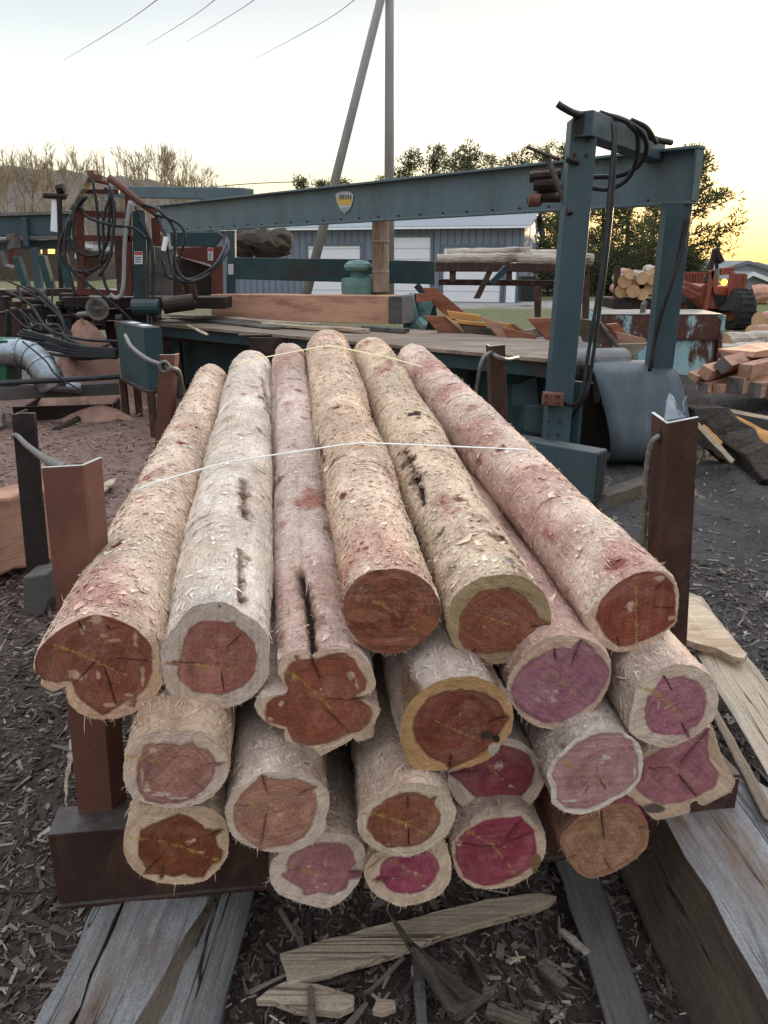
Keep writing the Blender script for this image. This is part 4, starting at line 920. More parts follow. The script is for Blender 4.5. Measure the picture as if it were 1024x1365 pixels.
# ------------------------------------------------------------------ steel bunks under the pile
def angle_iron(name, top, bot, d1, d2, w1, w2, t, label, m1=None, group=None, edge=True, hole=None):
    """corner at top..bot, legs run along d1 and d2"""
    top = Vector(top); bot = Vector(bot); d1 = Vector(d1).normalized(); d2 = Vector(d2).normalized()
    mb = MB()
    n1 = d2*t; n2 = d1*t
    def leg(d, w, n):
        return [bot, bot+d*w, bot+d*w+n, bot+n, top, top+d*w, top+d*w+n, top+n]
    mb.hexa(leg(d1, w1, d2*t)); mb.hexa([p+d2*t*1.01 for p in leg(d2, w2-t, d1*t)])
    o = mb.build(name, m1 or T['rust'], bevel=.002); tag(o, label, 'stake post', group)
    e = MB(); up = (top-bot).normalized()*.0015
    e.hexa([p+up*.2 for p in (top, top+d1*w1, top+d1*w1+d2*t, top+d2*t)]+[p+up for p in (top, top+d1*w1, top+d1*w1+d2*t, top+d2*t)])
    e.hexa([p+up*.2+d2*t*1.01 for p in (top, top+d2*(w2-t), top+d2*(w2-t)+d1*t, top+d1*t)]+[p+up+d2*t*1.01 for p in (top, top+d2*(w2-t), top+d2*(w2-t)+d1*t, top+d1*t)])
    if edge: e.build('cut_edge', T['edge'], o)
    if hole is not None:
        hb = MB(); c, u, vdir, hw, hh, nn = hole
        hb.prism([Vector(c)+Vector(u)*math.cos(a)*hw+Vector(vdir)*math.sin(a)*hh for a in [k*math.pi/8 for k in range(16)]], Vector(nn)*.0012)
        hb.build('cable_hole', T['black'], o)
    return o
BX = Vector((E1.x, E1.y, 0)).normalized()           # along the bunk beam
BN = Vector((AX.x, AX.y, 0)).normalized()
def ibeam(p, L, hgt, fl, tk, label, name='bunk_beam'):
    t = thing(name, label, 'steel beam', (p.x, p.y, p.z-hgt), 'steel bunk beams under the pile')
    a = p; b = p+BX*L
    zz = Vector((0,0,1))
    MB().bar(a+BN*fl/2-zz*tk/2, b+BN*fl/2-zz*tk/2, fl, tk).build('top_flange', T['rust'], t, bevel=.003)
    MB().bar(a+BN*fl/2-zz*hgt/2+BN*-.0, b+BN*fl/2-zz*hgt/2, tk*1.1, hgt-2*tk).build('web', T['rust'], t)
    MB().bar(a+BN*.010-zz*hgt/2, b+BN*.010-zz*hgt/2, .014, hgt-2*tk-.001).build('face_plate', T['rust'], t)
    MB().bar(a+BN*fl/2-zz*(hgt-tk/2), b+BN*fl/2-zz*(hgt-tk/2), fl*1.12, tk).build('bottom_flange', T['rust'], t, bevel=.003)
    MB().bar(a+BX*.006+BN*fl/2-zz*hgt/2-BN*fl/2.2, a+BX*.006+BN*fl/2-zz*hgt/2+BN*fl/2.2, .006, hgt-2*tk-.002).build('end_plate', T['rust'], t)
    return t
pb = gz(63, 1113, .42)
ibeam(pb, 1.95, .245, .11, .014, 'rust-brown steel beam under the front of the pile, resting on grey timber')
qb = pb+BN*1.62+Vector((0,0,.10)); ibeam(qb-Vector((0,0,.0)), 2.0, .245, .11, .014, 'rust-brown steel beam hidden under the far half of the pile')

YB = pb.y
# left stakes and right stakes, leaning outward
def up_at(px, py, base, like): return at(px, py, like)
lb = at(150, 1082, YB+.10); lt = at(111, 621, YB+.02)
rt = at(889, 565, YB+.36); rb = at(872, 1010, YB+.40)
angle_iron('bunk_stake', lt, lb+(lb-lt).normalized()*.02, -BX+Vector((0,-.12,0)), BX*.35+BN, .088, .078, .008, 'smooth red-brown angle iron stake left of the pile with thick cable behind it', T['rustlight'], 'stakes holding the pile')
d1 = (at(872, 553, rt.y+.07)-rt).normalized(); d2 = (at(931, 557, rt.y-.0)-rt).normalized()
rs = angle_iron('bunk_stake', rt, rb, d2, d1, .085, .088, .008, 'tall brown angle iron stake right of the pile, slot and wire cable in its flange', T['rust'], 'stakes holding the pile',
   hole=(rt+(rb-rt).normalized()*.045+d1*.036-d2*.0015, d1, (rb-rt).normalized(), .012, .022, -d2))
mb = MB(); c0 = rt+(rb-rt).normalized()*.05+d1*.036-d2*.008; dn = (rb-rt).normalized()
pts = curve([c0+d2*.03, c0, c0+dn*.03+d1*.008-d2*.012, c0+dn*.12+d1*.022-d2*.014, c0+dn*.30+d1*.036-d2*.012, c0+dn*.62+d1*.05-d2*.01], 8); mb.tube(pts, .0085, 10)
for k in range(3):                                             # lay of the strands
    st = []
    for i, p in enumerate(pts):
        a = i*.75+k*2.094; st.append(p+d1*math.cos(a)*.0058-d2*math.sin(a)*.0058)
    mb.tube(st, .0046, 6)
tag(mb.build('wire_cable', T['cable'], smooth=True), 'twisted wire cable hanging from the slot of the tall right stake', 'cable')
mb = MB(); a0 = at(893, 548, rt.y+.03)
mb.prism([at(886, 560, rt.y+.02), at(908, 557, rt.y+.02), at(914, 556, rt.y+.02), at(903, 543, rt.y+.03), at(898, 528, rt.y+.05), at(893, 524, rt.y+.05), at(889, 535, rt.y+.04)], (0, .006, 0))
mb.tube(curve([at(905, 552, rt.y+.02), at(912, 547, rt.y+.02), at(911, 537, rt.y+.03), at(916, 528, rt.y+.04)], 5), .0012, 5)
tag(mb.build('torn_metal_strap', T['galv'], rs), None)
# far stakes
YF = qb.y+.02
flt = at(233, 473, YF+.1); flb = at(222, 660, YF+.2)
angle_iron('bunk_stake', flt, flb, -BX, BX*.3+BN, .065, .05, .008, 'short red-brown stake behind the left end of the pile, cable knotted round it', T['rustlight'], 'stakes holding the pile')
frt = at(653, 462, YF+.35); frb = at(660, 640, YF+.4)
angle_iron('bunk_stake', frt, frb, (at(670, 460, YF+.36)-frt), (at(646, 458, YF+.44)-frt), .075, .07, .008, 'brown stake behind the right end of the pile in front of bearing', T['rust'], 'stakes holding the pile')
mb = MB(); mb.tube(curve([at(167, 447, YF+1.2), at(175, 462, YF+.8), at(195, 478, YF+.4), at(218, 487, YF+.08), at(226, 490, YF+.06), at(236, 493, YF+.12), at(241, 505, YF+.2), at(243, 530, YF+.25)], 6), .011, 8)
for k in range(3): mb.tube([at(219+6*math.cos(a), 489+7*math.sin(a), YF+.06-.01*k) for a in np.linspace(0, 6.3, 14)], .008, 6)
tag(mb.build('steel_cable', T['cable'], smooth=True), 'cable running from electric box to the short stake, tied in a knot', 'cable')
mb = MB(); mb.tube(curve([at(655, 470, YF+.4), at(664, 476, YF+.28), at(676, 479, YF+.35), at(690, 476, YF+.6)], 6), .010, 8)
mb.tube(curve([at(656, 468, YF+.36), at(644, 478, YF+.3), at(638, 500, YF+.3), at(632, 545, YF+.4)], 6), .009, 8)
tag(mb.build('grey_rope', T['cable'], smooth=True), 'grey rope slung over the brown stake at the back right of pile', 'rope')

# dark stake and its cable at far left
Yd = 4.1
mb = MB(); mb.prism([at(15, 553, Yd), at(27, 551, Yd-.02), at(45, 551, Yd), at(65, 772, Yd-.05), at(38, 790, Yd-.05)], (0, .03, 0)); mb.prism([at(15, 553, Yd+.004), at(20, 552, Yd+.004), at(44, 787, Yd-.046), at(38, 790, Yd-.046)], (0, .16, 0))
ds = mb.build('channel_post', T['rustdark'], bevel=.003); tag(ds, 'dark steel channel post left of the pile, in front of a squared log', 'stake post', 'stakes holding the pile')
mb = MB(); mb.prism([at(22+4*math.cos(a), 565+5*math.sin(a), Yd-.014) for a in np.linspace(0, 2*math.pi, 14)[:-1]], (0, .003, 0)); mb.build('bolt_hole', T['black'], ds)
mb = MB(); pts = curve([at(17, 583, Yd-.04), at(22, 580, Yd-.05), at(34, 592, 3.5), at(55, 608, 2.7), at(76, 621, lt.y+.10), at(98, 627, lt.y+.07)], 8)
pts2 = curve([at(110, 640, lt.y+.06), at(117, 643, lt.y+.10), at(124, 655, lt.y+.11), at(129, 685, lt.y+.12), at(131, 730, lt.y+.14), at(140, 860, lt.y+.2)], 8)
mb.tube(pts, .0135, 10); mb.tube(pts2, .0125, 10)
for P_ in (pts, pts2):
    for k in range(4):
        st = []
        for i, p in enumerate(P_):
            a = i*.8+k*1.571; st.append(p+Vector((math.cos(a), 0, math.sin(a)))*.0085)
        mb.tube(st, .0062, 6)
tag(mb.build('wire_cable', T['cable'], smooth=True), 'thick twisted steel cable strung from dark post over the left stake', 'cable')
# squared logs at far left
board('squared_log', at(-70, 722, 4.1), at(92, 684, 5.2), .34, .46, T['cedar'], endmat=T['cedarend'], segs=10, wob=.012, seed=3, bevel=.02)
tag(bpy.data.objects['squared_log'], 'big sawn cedar cant at the left edge behind the dark post', 'timber')
mb = MB(); b_ = gz(52, 818, 0); slab_px(mb, [(30,770),(62,765),(66,800),(58,822),(34,820),(30,800)], b_.y, .18)
tag(mb.build('block', T['greydark'], bevel=.01), 'grey wood block propping up the big cedar cant', 'wood block')
mb = MB(); b_ = gz(112, 772, .0)
board('ground_skid', gz(60, 776, .04), gz(118, 768, .04), .09, .09, T['greydark']); tag(bpy.data.objects['ground_skid'], 'dark board on the ground between the dark post and left stake', 'board')

# ------------------------------------------------------------------ old timbers on the ground
def loft(name, lines, m, label, cat, ext0, ext1, segs=14, wob=.006, group=None, seed=0, endm=None):
    """each line: (near point, far point); lofted skin between, extended at both ends"""
    r = random.Random(seed); n = len(lines); mb = MB(); vs = []; fs = []
    for i in range(segs+1):
        t = -ext0+(1+ext0+ext1)*i/segs
        for a, b in lines:
            p = a.lerp(b, t)+Vector((r.uniform(-1,1), r.uniform(-1,1)*.3, r.uniform(-1,1)))*wob; vs.append(p)
    for i in range(segs):
        for j in range(n):
            q = (j+1) % n; fs.append((i*n+j, i*n+q, (i+1)*n+q, (i+1)*n+j))
    fs += [tuple(range(n))[::-1], tuple(segs*n+j for j in range(n))]
    # own axes so the grain follows the length
    d = (lines[0][1]-lines[0][0]).normalized(); sd = Vector((0,0,1)).cross(d).normalized(); u = d.cross(sd)
    c = sum((a for a, b in lines), Vector())/n
    R = Matrix((d, sd, u))
    me = bpy.data.meshes.new(name); me.from_pydata([R@(p-c) for p in vs], [], fs); me.materials.append(m)
    if endm: me.materials.append(endm); me.polygons[len(fs)-1].material_index = 1; me.polygons[len(fs)-2].material_index = 1
    me.update(); o = bpy.data.objects.new(name, me); col.objects.link(o)
    M4 = R.transposed().to_4x4(); M4.translation = c; o.matrix_world = M4
    b = o.modifiers.new('bevel', 'BEVEL'); b.width = .008; b.segments = 2
    return tag(o, label, cat, group)
def ln(px0, py0, z0, px1, py1, z1): return gz(px0, py0, z0), gz(px1, py1, z1)
zt = .17
loft('old_timber', [ln(47,1365,zt,129,1202,zt), ln(92,1365,zt+.008,163,1202,zt+.008), ln(96,1365,zt-.03,166,1202,zt-.03), ln(99,1365,zt+.010,168.5,1202,zt+.010), ln(135,1365,zt+.012,215,1202,zt+.012), ln(178,1365,zt,288,1180,zt-.01), ln(212,1365,zt-.02,300,1180,zt-.03), ln(240,1365,zt-.05,318,1170,zt-.05), ln(293,1365,.04,344,1159,.04),
   ln(300,1365,-.06,350,1159,-.06), ln(60,1365,-.06,125,1202,-.06)], T['grey'], 'weathered grey hewn timber at lower left, cracked along its top, under the steel beam', 'timber', 1.0, 3.0, seed=4, segs=22, wob=.007)
tl0 = bpy.data.objects['old_timber']; tl0.data.materials.append(T['brownside'])
for k_, p_ in enumerate(tl0.data.polygons):
    if k_ < 22*11 and k_ % 11 in (5,): p_.material_index = 1
h2 = .30
loft('old_timber', [ln(917,1365,0,827,1161,0), ln(1010,1310,h2,889,1094,h2), ln(1150,1130,h2,974,1019,h2), ln(1150,1230,0,1000,1060,0)][::1], T['grey'], 'broad grey square timber at lower right, fuzzy weathered top and brown side', 'timber', 1.2, 2.6, seed=5, segs=20, wob=.006)
tr = bpy.data.objects['old_timber.001']
tr.data.materials.append(T['brownside'])
for p in tr.data.polygons:
    if abs(p.normal.z) < .6 : p.material_index = 1
loft('ground_board', [ln(809,1365,.05,752,1184,.05), ln(869,1365,.05,799,1172,.05), ln(869,1365,-.02,799,1172,-.02), ln(809,1365,-.02,752,1184,-.02)], T['greydark'], 'narrow dark grey board lying between the pile and the broad right timber', 'board', .5, 1.6, seed=6)
hp = .30
loft('pale_plank', [ln(1100,1170,hp,927,869,hp), ln(1110,1020,hp,985,860,hp), ln(1110,1020,hp-.05,985,860,hp-.05), ln(1100,1170,hp-.05,927,869,hp-.05)], T['palegrey'], 'long pale rough plank on the right, running out of the picture', 'plank', .1, .6, seed=7, wob=.004)
loft('red_plank', [ln(1012,1078,.34,950,955,.34), ln(1030,1078,.34,962,955,.34), ln(1030,1078,.24,962,955,.24), ln(1012,1078,.24,950,955,.24)], T['brownside'], 'thin reddish board edge standing beside the broad right timber', 'board', .1, .8, seed=8, wob=.002)
def flatslab(name, poly, zf, th, m, label, cat, tilt=0, wob=0):
    mb = MB(); P = []
    for i, q in enumerate(poly):
        p = gz(q[0], q[1], zf+(q[2] if len(q) > 2 else 0)); P.append(p)
    rj = random.Random(len(poly)*7+int(poly[0][0])); Q = []
    for i, p in enumerate(P):
        q = P[(i+1) % len(P)]; n_ = max(1, int((q-p).length/.035))
        for k in range(n_): Q.append(p.lerp(q, k/n_)+Vector((rj.uniform(-1,1), rj.uniform(-1,1), rj.uniform(-.5,.5)))*(.0035+wob))
    mb.prism(Q, (0,0,-th)); o = mb.build(name, m, bevel=.003); return tag(o, label, cat)
flatslab('pale_slab', [(909,795),(929,795),(962,832),(996,871),(994,878),(975,874),(955,863),(930,858),(912,852),(900,838)], .355, .03, T['pale'], 'pale offcut slab with torn edge lying on the long plank at right', 'offcut')
Zs = lambda pts: Z(320, 1050, .4297, pts)
flatslab('pale_slab', Zs([(125,515),(290,462),(440,425),(560,395),(680,365),(800,340),(930,325),(985,338),(960,356),(850,395),(740,425),(640,455),(520,500),(400,540),(270,575),(150,608)]), .075, .022, T['pale'], 'long flat pale slab on the mulch in front of the pile', 'offcut')
mb = MB(); zz = .10
Pq = [(455,376,.16),(500,430,.14),(600,560,.13),(690,650,.13),(750,640,.06),(800,600,.05),(788,640,.05),(680,715,.06),(655,705,.09),(560,560,.10),(480,420,.13)]
Pq = [gz(*Z(320,1050,.4297,[(x,y)])[0], w) for x, y, w in Pq]; mb.prism(Pq, (0,0,-.012)); tag(mb.build('bark_strip', T['brownside'], bevel=.002), 'twisted dark bark strip lying across the long flat slab', 'offcut')
flatslab('shaggy_offcut', Zs([(45,650),(90,625),(140,605),(240,612),(350,640),(357,668),(300,690),(180,682),(100,662)]), .07, .025, T['pale'], 'shaggy pale offcut with pointed left tip at bottom of picture', 'offcut', wob=.004)
flatslab('small_offcut', Zs([(412,690),(425,655),(478,655),(482,680),(440,695)]), .06, .02, T['pale'], 'small pale wood scrap beside the shaggy offcut', 'offcut')
flatslab('stick', Zs([(535,530),(572,530),(580,740),(545,740)]), .06, .018, T['greydark'], 'short grey stick pointing at the camera beneath the bark strip', 'stick')
flatslab('stick', Zs([(208,612),(228,612),(236,740),(216,740)]), .085, .016, T['brownside'], 'thin brown stick lying over the shaggy offcut', 'stick')
flatslab('stick', Z(0, 840, .2637, [(355,550),(378,545),(380,600),(348,740),(340,860),(345,925),(325,860),(328,740)]), .045, .014, T['palegrey'], 'thin curved stick in the mulch left of the steel beam', 'stick')
flatslab('bark_curl', Z(0, 840, .2637, [(435,545),(448,530),(445,600),(430,640),(405,600)]), .05, .012, T['pale'], 'curled pale bark scrap beside the thin curved stick', 'offcut')
flatslab('board_scrap', [(120,660),(140,642),(156,635),(152,643),(122,668),(116,668)], .06, .02, T['pale'], 'small pale board scrap on the sawdust behind the left stake', 'offcut')
mb = MB()
for a, b in (((842,530),(886,526)),((856,508),(868,540)),((836,548),(870,526))):
    p = gz(*Z(320,1050,.4297,[a])[0], .06); q = gz(*Z(320,1050,.4297,[b])[0], .065); mb.bar(p, q, .006, .004)
tag(mb.build('white_splinter', T['pale'], bevel=.001), 'star-shaped white splinter on the dark mulch', 'splinter')
for i, (a, b, w, lab) in enumerate((((290,640,),(385,725),.022,'grey splintered stick right of the bark strip, near the dark board'), ((930,545),(1010,620),.03,'broken dark branch at the foot of the dark board'), ((770,690),(900,733),.035,'brown rotten stick at the bottom edge'),((225,1290-1050),(330,1350-1050),.02,'') )[:3]):
    p = gz(*Z(640,1000,.375,[a])[0] if i == 0 else Z(320,1050,.4297,[a])[0], .05); q = gz(*Z(640,1000,.375,[b])[0] if i == 0 else Z(320,1050,.4297,[b])[0], .05)
    board('stick', p, q, w, w*.7, T['palegrey'] if i == 0 else T['brownside'], wob=.003, seed=i); tag(bpy.data.objects['stick.%03d' % (3+i)], lab, 'stick')
# ------------------------------------------------------------------ SAWMILL
def pb_(mb, poly, Y, th, m=0): return slab_px(mb, poly, Y, th, m)
def px_tube(mb, pts, r, n=8, sm=5):
    """pts: (px, py, Y)"""
    return mb.tube(curve([at(*p) for p in pts], sm) if len(pts) > 2 else [at(*p) for p in pts], r, n)
p6 = at(740, 590, 6.2)
mill = thing('sawmill', 'dark teal steel sawmill frame with long diagonal overhead beam behind the logs', 'sawmill', (p6.x, p6.y, 0))
# big I-beam overhead, running from front right to back left
bR = at(929, 193, 7.0); bR2 = at(921, 271, 7.0)
zT = bR.z; hB = bR.z-bR2.z
d_ = ray(207, 275); bL = CAM+d_*((zT-.02-H)/d_.z)
bd_ = (bL-bR); bd_.z = 0; Lb = bd_.length; bd_.normalize(); bn_ = Vector((-bd_.y, bd_.x, 0))
if bn_.y < 0: bn_ = -bn_
A0 = Vector((bR.x, bR.y, zT)); B0 = A0+bd_*Lb
fw = .13
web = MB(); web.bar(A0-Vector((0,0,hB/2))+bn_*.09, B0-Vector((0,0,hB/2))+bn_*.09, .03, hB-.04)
web.build('overhead_web', T['tealglare'], mill)
fl = MB(); fl.bar(A0+bn_*.06-bd_*.02-Vector((0,0,.012)), B0+bn_*.06-Vector((0,0,.012)), fw, .024); fl.build('top_flange', T['tealglare'], mill, bevel=.004)
fl = MB(); fl.bar(A0+bn_*.06-bd_*-.0-Vector((0,0,hB-.010)), B0+bn_*.06-Vector((0,0,hB-.010)), fw, .022); fl.build('bottom_flange', T['tealglare'], mill, bevel=.004)
MB().bar(A0+bn_*.0-Vector((0,0,hB/2)), A0+bn_*.12-Vector((0,0,hB/2)), .02, hB-.046).build('beam_end_plate', T['teal'], mill)
# near post, crossbar, far post
def post(name, t0, t1, w, d, mt): return MB().bar(t0, t1, w, d, (0,1,0)).build(name, mt, mill, bevel=.008)
pt = at(777, 160, 6.2); pbm = at(739.5, 594, 6.2)
post('front_post', pt, pbm, .195, .17, T['teal'])
ct = at(775, 163, 6.2); ce = A0+bd_*.42+bn_*.1+Vector((0,0,.09))
MB().bar(at(762, 163, 6.12)+Vector((0,0,-.0)), at(790, 163, 6.12), .17, .17, (0,0,1))
cb = MB(); cb.bar(at(776, 165, 6.08), Vector((ce.x, ce.y, at(776,165,6.08).z-.02)), .16, .17); cb.build('cross_tube', T['teal'], mill, bevel=.008)
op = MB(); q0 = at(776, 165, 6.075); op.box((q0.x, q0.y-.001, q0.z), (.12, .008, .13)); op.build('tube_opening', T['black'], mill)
post('rear_post', at(903, 268, 7.12), at(877, 500, 7.3), .22, .16, T['teal'])
cl = MB(); cl.bar(at(724, 531, 6.08), at(750, 532, 6.08), .10, .10); cl.build('post_clamp', T['rustlight'], mill, bevel=.006)
sk = MB(); s0 = gz(690, 625, .22); s1 = at(800, 632, 5.75); sk.bar((s0.x-.1, s1.y+.62, .28), (s1.x, s1.y, .28), .18, .40); sk.build('base_skid', T['teal'], mill, bevel=.01)
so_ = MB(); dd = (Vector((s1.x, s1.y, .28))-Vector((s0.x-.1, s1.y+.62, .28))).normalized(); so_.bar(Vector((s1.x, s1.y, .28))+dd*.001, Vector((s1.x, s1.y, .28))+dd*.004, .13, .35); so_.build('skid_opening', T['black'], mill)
# valve block and hoses at the post
vb = MB()
for (x0, y0, x1, y1, r) in ((706,236,748,232,.045),(712,246,740,246,.05),(704,268,722,267,.04),(722,264,752,264,.035)):
    vb.tube([at(x0, y0, 6.75), at(x1, y1, 6.7)], r, 10)
pb_(vb, [(715,225),(741,222),(744,256),(718,258)], 6.78, .12)
vb.build('hydraulic_valve', T['rustdark'], mill, bevel=.004)
MB().tube([at(704, 267, 6.7), at(719, 267, 6.7)], .05, 12).build('rusty_fitting', T['rustlight'], mill)
ar = MB(); ar.tube([at(703, 196, 6.6), at(745, 212, 6.35)], .014, 6); ar.tube([at(727, 204, 6.5), at(760, 285, 6.1)], .022, 6); ar.tube([at(755, 212, 6.1), at(772, 216, 6.1)], .022, 8); ar.build('control_linkage', T['rustdark'], mill)
H_ = [[(743,138,6.0),(752,144,6.0),(770,152,6.05),(800,154,6.3),(825,158,6.5),(850,170,6.7),(870,184,6.95),(895,190,7.1)],
      [(800,150,6.3),(835,162,6.4),(857,178,6.5),(862,200,6.6),(850,222,6.7),(825,234,6.75),(786,236,6.8)],
      [(838,165,6.4),(850,180,6.5),(848,215,6.6),(835,240,6.7),(810,252,6.75),(786,250,6.8)],
      [(842,160,6.5),(862,170,6.6),(875,190,6.9)],
      [(817,164,6.2),(818,190,6.15),(813,250,6.1),(806,330,6.05),(796,400,6.0),(783,480,6.0),(776,525,6.0),(764,540,6.05),(748,535,6.15)],
      [(820,164,6.22),(820,200,6.2),(817,260,6.15),(809,340,6.1),(797,430,6.1),(787,500,6.1),(779,530,6.1),(760,560,6.3)],
      [(919,285,6.9),(908,340,6.9),(893,385,6.9),(882,420,6.95),(872,460,7.0),(866,495,7.0)],[(915,285,6.95),(903,345,6.95),(889,395,6.95),(877,430,7.0),(868,490,7.0)]]
for i, h in enumerate(H_):
    m_ = MB(); px_tube(m_, h, .024 if i == 0 else .019 if i < 4 else .015 if i < 6 else .018); m_.build('hydraulic_hose', T['hose'], mill, smooth=True)
# bolts and weld plates
bo = MB()
for t in np.linspace(.4, Lb-.3, 26):
    p = A0+bd_*t-Vector((0,0,hB-.034))+bn_*.01
    bo.tube([p, p+Vector((0,0,.02))], .016, 6)
for (x, y) in ((728,527),(744,528),(728,536),(744,537)):
    p = at(x, y, 6.02); bo.tube([p, p+Vector((0,-.02,0))], .014, 6)
for (x, y) in ((768,186),(784,187),(766,206),(782,207),(731,560),(746,561),(730,578),(744,579)):
    p = at(x, y, 6.115); bo.tube([p, p+Vector((0,-.018,0))], .012, 6)
o_ = bo.build('bolt_heads', T['rust'], mill); o_['kind'] = 'stuff'
# badge
bq = [(447,258),(456,255),(466,255),(471,259),(470,269),(466,279),(459,285),(453,279),(449,269)]
def onweb(px, py, off=.012):
    d = ray(px, py); q = A0-bn_*0; n = bn_; t = ((q+bn_*(.075-off))-CAM).dot(n)/d.dot(n); return CAM+d*t
bm = MB(); bm.prism([onweb(*q) for q in bq], bn_*.006); bdg = bm.build('maker_badge', T['badge'], mill)
gm_ = MB(); gm_.prism([onweb(x, y, .014) for x, y in ((450,263.5),(469,261.5),(469.5,272.5),(450.5,273.5))], bn_*.002); gm_.build('badge_field', T['gold'], bdg)
lm = MB()
for x in (452.5, 455, 457.5, 460.5, 463.5, 466.5): lm.prism([onweb(a, b, .016) for a, b in ((x,259.5),(x+1.5,259.4),(x+1.5,265.5),(x,265.6))], bn_*.002)
for y in (277, 279.6, 282): lm.prism([onweb(a, b, .016) for a, b in ((454-(282-y)*.3,y),(466+(282-y)*.2,y-.3),(466+(282-y)*.2,y+.3),(454-(282-y)*.3,y+.6))], bn_*.002)
lm.build('badge_lettering', T['ink'], bdg)
# rear horizontal beam, left posts with stickers, second upper beam behind
rb_ = MB(); pb_(rb_, [(311,343),(455,345),(580,348),(580,379),(455,376),(311,372)], 11.2, .16); rb_.build('rear_rail', T['teal_dark'], mill, bevel=.01)
br_ = MB(); br_.bar(at(555,380,11.2), at(575,402,11.2), .09, .09, (0,1,0)); br_.bar(at(655,378,11.0), at(676,356,11.0), .08, .08, (0,1,0)); br_.build('rail_brace', T['teal_dark'], mill)
ub = MB(); ub.bar(at(160, 256, 18.2), at(330, 259, 16.4), .4, .22); ub.build('second_beam', T['tealglare'], mill, bevel=.01)
lp = MB(); pb_(lp, [(303,307),(313,307),(314,394),(302,394)], 11.6, .12); o_ = lp.build('left_rear_post', T['teal'], mill, bevel=.006)
st = MB(); pb_(st, [(304,352),(312,352),(312,366),(304,366)], 11.592, .006); s_ = st.build('warning_sticker', T['paper'], o_)
lp = MB(); pb_(lp, [(176,281),(188,279),(193,402),(178,402)], 10.0, .16); o2 = lp.build('left_front_post', T['teal_dark'], mill, bevel=.008)
def sticker(x0, y0, x1, y1, Y, par):
    a = MB(); pb_(a, [(x0,y0),(x1,y0),(x1,y1),(x0,y1)], Y-.006, .005); a.build('warning_sticker', T['paper'], par)
    a = MB(); h = (y1-y0); pb_(a, [(x0+.6,y0+.6),(x1-.6,y0+.6),(x1-.6,y0+h*.28),(x0+.6,y0+h*.28)], Y-.008, .002); a.build('sticker_band', T['inkred'], par)
    a = MB()
    for k in range(3): yy = y0+h*(.45+.17*k); pb_(a, [(x0+1.2,yy),(x1-1.5-k*.6,yy),(x1-1.5-k*.6,yy+h*.07),(x0+1.2,yy+h*.07)], Y-.008, .002)
    a.build('sticker_text', T['ink'], par)
sticker(179, 335, 190, 352, 10.0, o2)
# flange bracket, panels, red guard box
g_ = MB(); pb_(g_, [(226,309),(290,309),(297,314),(286,329),(228,328)], 11.0, .12); g_.build('motor_bracket', T['teal_dark'], mill, bevel=.01)
g_ = MB(); pb_(g_, [(232,330),(296,328),(297,395),(282,395),(281,352),(243,343)], 11.4, .06); rp = g_.build('red_guard', T['red'], mill, bevel=.006)
sticker(277, 330, 284, 347, 11.4, rp)
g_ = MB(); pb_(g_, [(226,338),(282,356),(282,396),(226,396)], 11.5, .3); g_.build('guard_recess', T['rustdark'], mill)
g_ = MB(); pb_(g_, [(199,327),(229,332),(230,394),(192,394)], 10.6, .05); g_.build('grey_panel', T['roller'], mill, bevel=.004)
g_ = MB(); pb_(g_, [(201,290),(213,289),(214,328),(203,328)], 10.2, .10); g_.build('red_upright', T['red'], mill, bevel=.006)
g_ = MB(); px_tube(g_, [(145,236,10.0),(165,252,10.0),(186,269,10.0),(208,284,10.1)], .042, 10); g_.build('conduit_arm', T['rustlight'], mill, smooth=True)
for i, h in enumerate([[(205,286,10.0),(222,290,9.9),(240,300,9.9),(247,316,9.9),(240,340,9.9),(235,362,9.9),(240,372,9.9),(262,370,9.9),(286,354,9.9),(300,330,10.2),(303,318,10.4)],
          [(190,272,9.95),(214,282,9.9),(232,306,9.9),(233,340,9.9),(240,366,9.85),(258,374,9.85),(282,362,9.9),(298,340,10.1)],[(208,288,10),(220,312,9.9),(226,345,9.9),(234,368,9.85),(250,376,9.85),(275,368,9.85),(302,338,10.1),(305,322,10.3)],
          [(180,275,9.9),(196,310,9.9),(198,360,9.85),(197,405,9.8),(198,440,9.7)],[(186,290,9.9),(203,328,9.85),(204,380,9.85),(202,420,9.8),(203,440,9.7)],[(216,345,9.9),(222,366,9.9),(230,372,9.9)]]):
    m_ = MB(); px_tube(m_, h, .019); m_.build('hydraulic_hose', T['hose'], mill, smooth=True)
MB().tube([at(222,316,9.8), at(218,334,9.8)], .03, 8).build('white_fitting', T['white'], mill)
# machine bed along the left: base rails, cylinders, brackets
bed = MB(); pb_(bed, [(86,396),(300,396),(300,412),(86,410)], 10.4, .5); pb_(bed, [(95,412),(205,412),(205,428),(95,426)], 10.7, .4); bed.build('machine_bed', T['rustdark'], mill, bevel=.01)
cy = MB(); cy.tube([at(177,409,9.8), at(213,409,9.8)], .095, 14); cy.build('cylinder', T['teal_dark'], mill, smooth=False)
cy = MB(); cy.tube([at(217,408,9.9), at(258,402,10.0)], .10, 14); pb_(cy, [(216,396),(250,396),(258,404),(256,414),(216,414)], 10.0, .2); cy.build('motor_housing', T['rustdark'], mill, bevel=.01)
cy = MB(); pb_(cy, [(231,370),(240,370),(246,396),(234,396)], 10.1, .08); pb_(cy, [(249,372),(258,372),(263,398),(251,398)], 10.1, .08); cy.build('lever_bracket', T['rust'], mill, bevel=.005)
wh = MB(); wc = at(131, 411, 9.6); wh.lathe(wc+Vector((-.0,-.03,0)), (.35,-1,0), [(0,.10),(.0,.135),(.06,.135),(.06,.10),(.03,.095),(.03,.03),(.07,.028),(.07,0)], 22); wh.tube([at(104,420,9.7), at(130,417,9.65)], .035, 10); wh.build('pulley', T['roller'], mill, smooth=False)
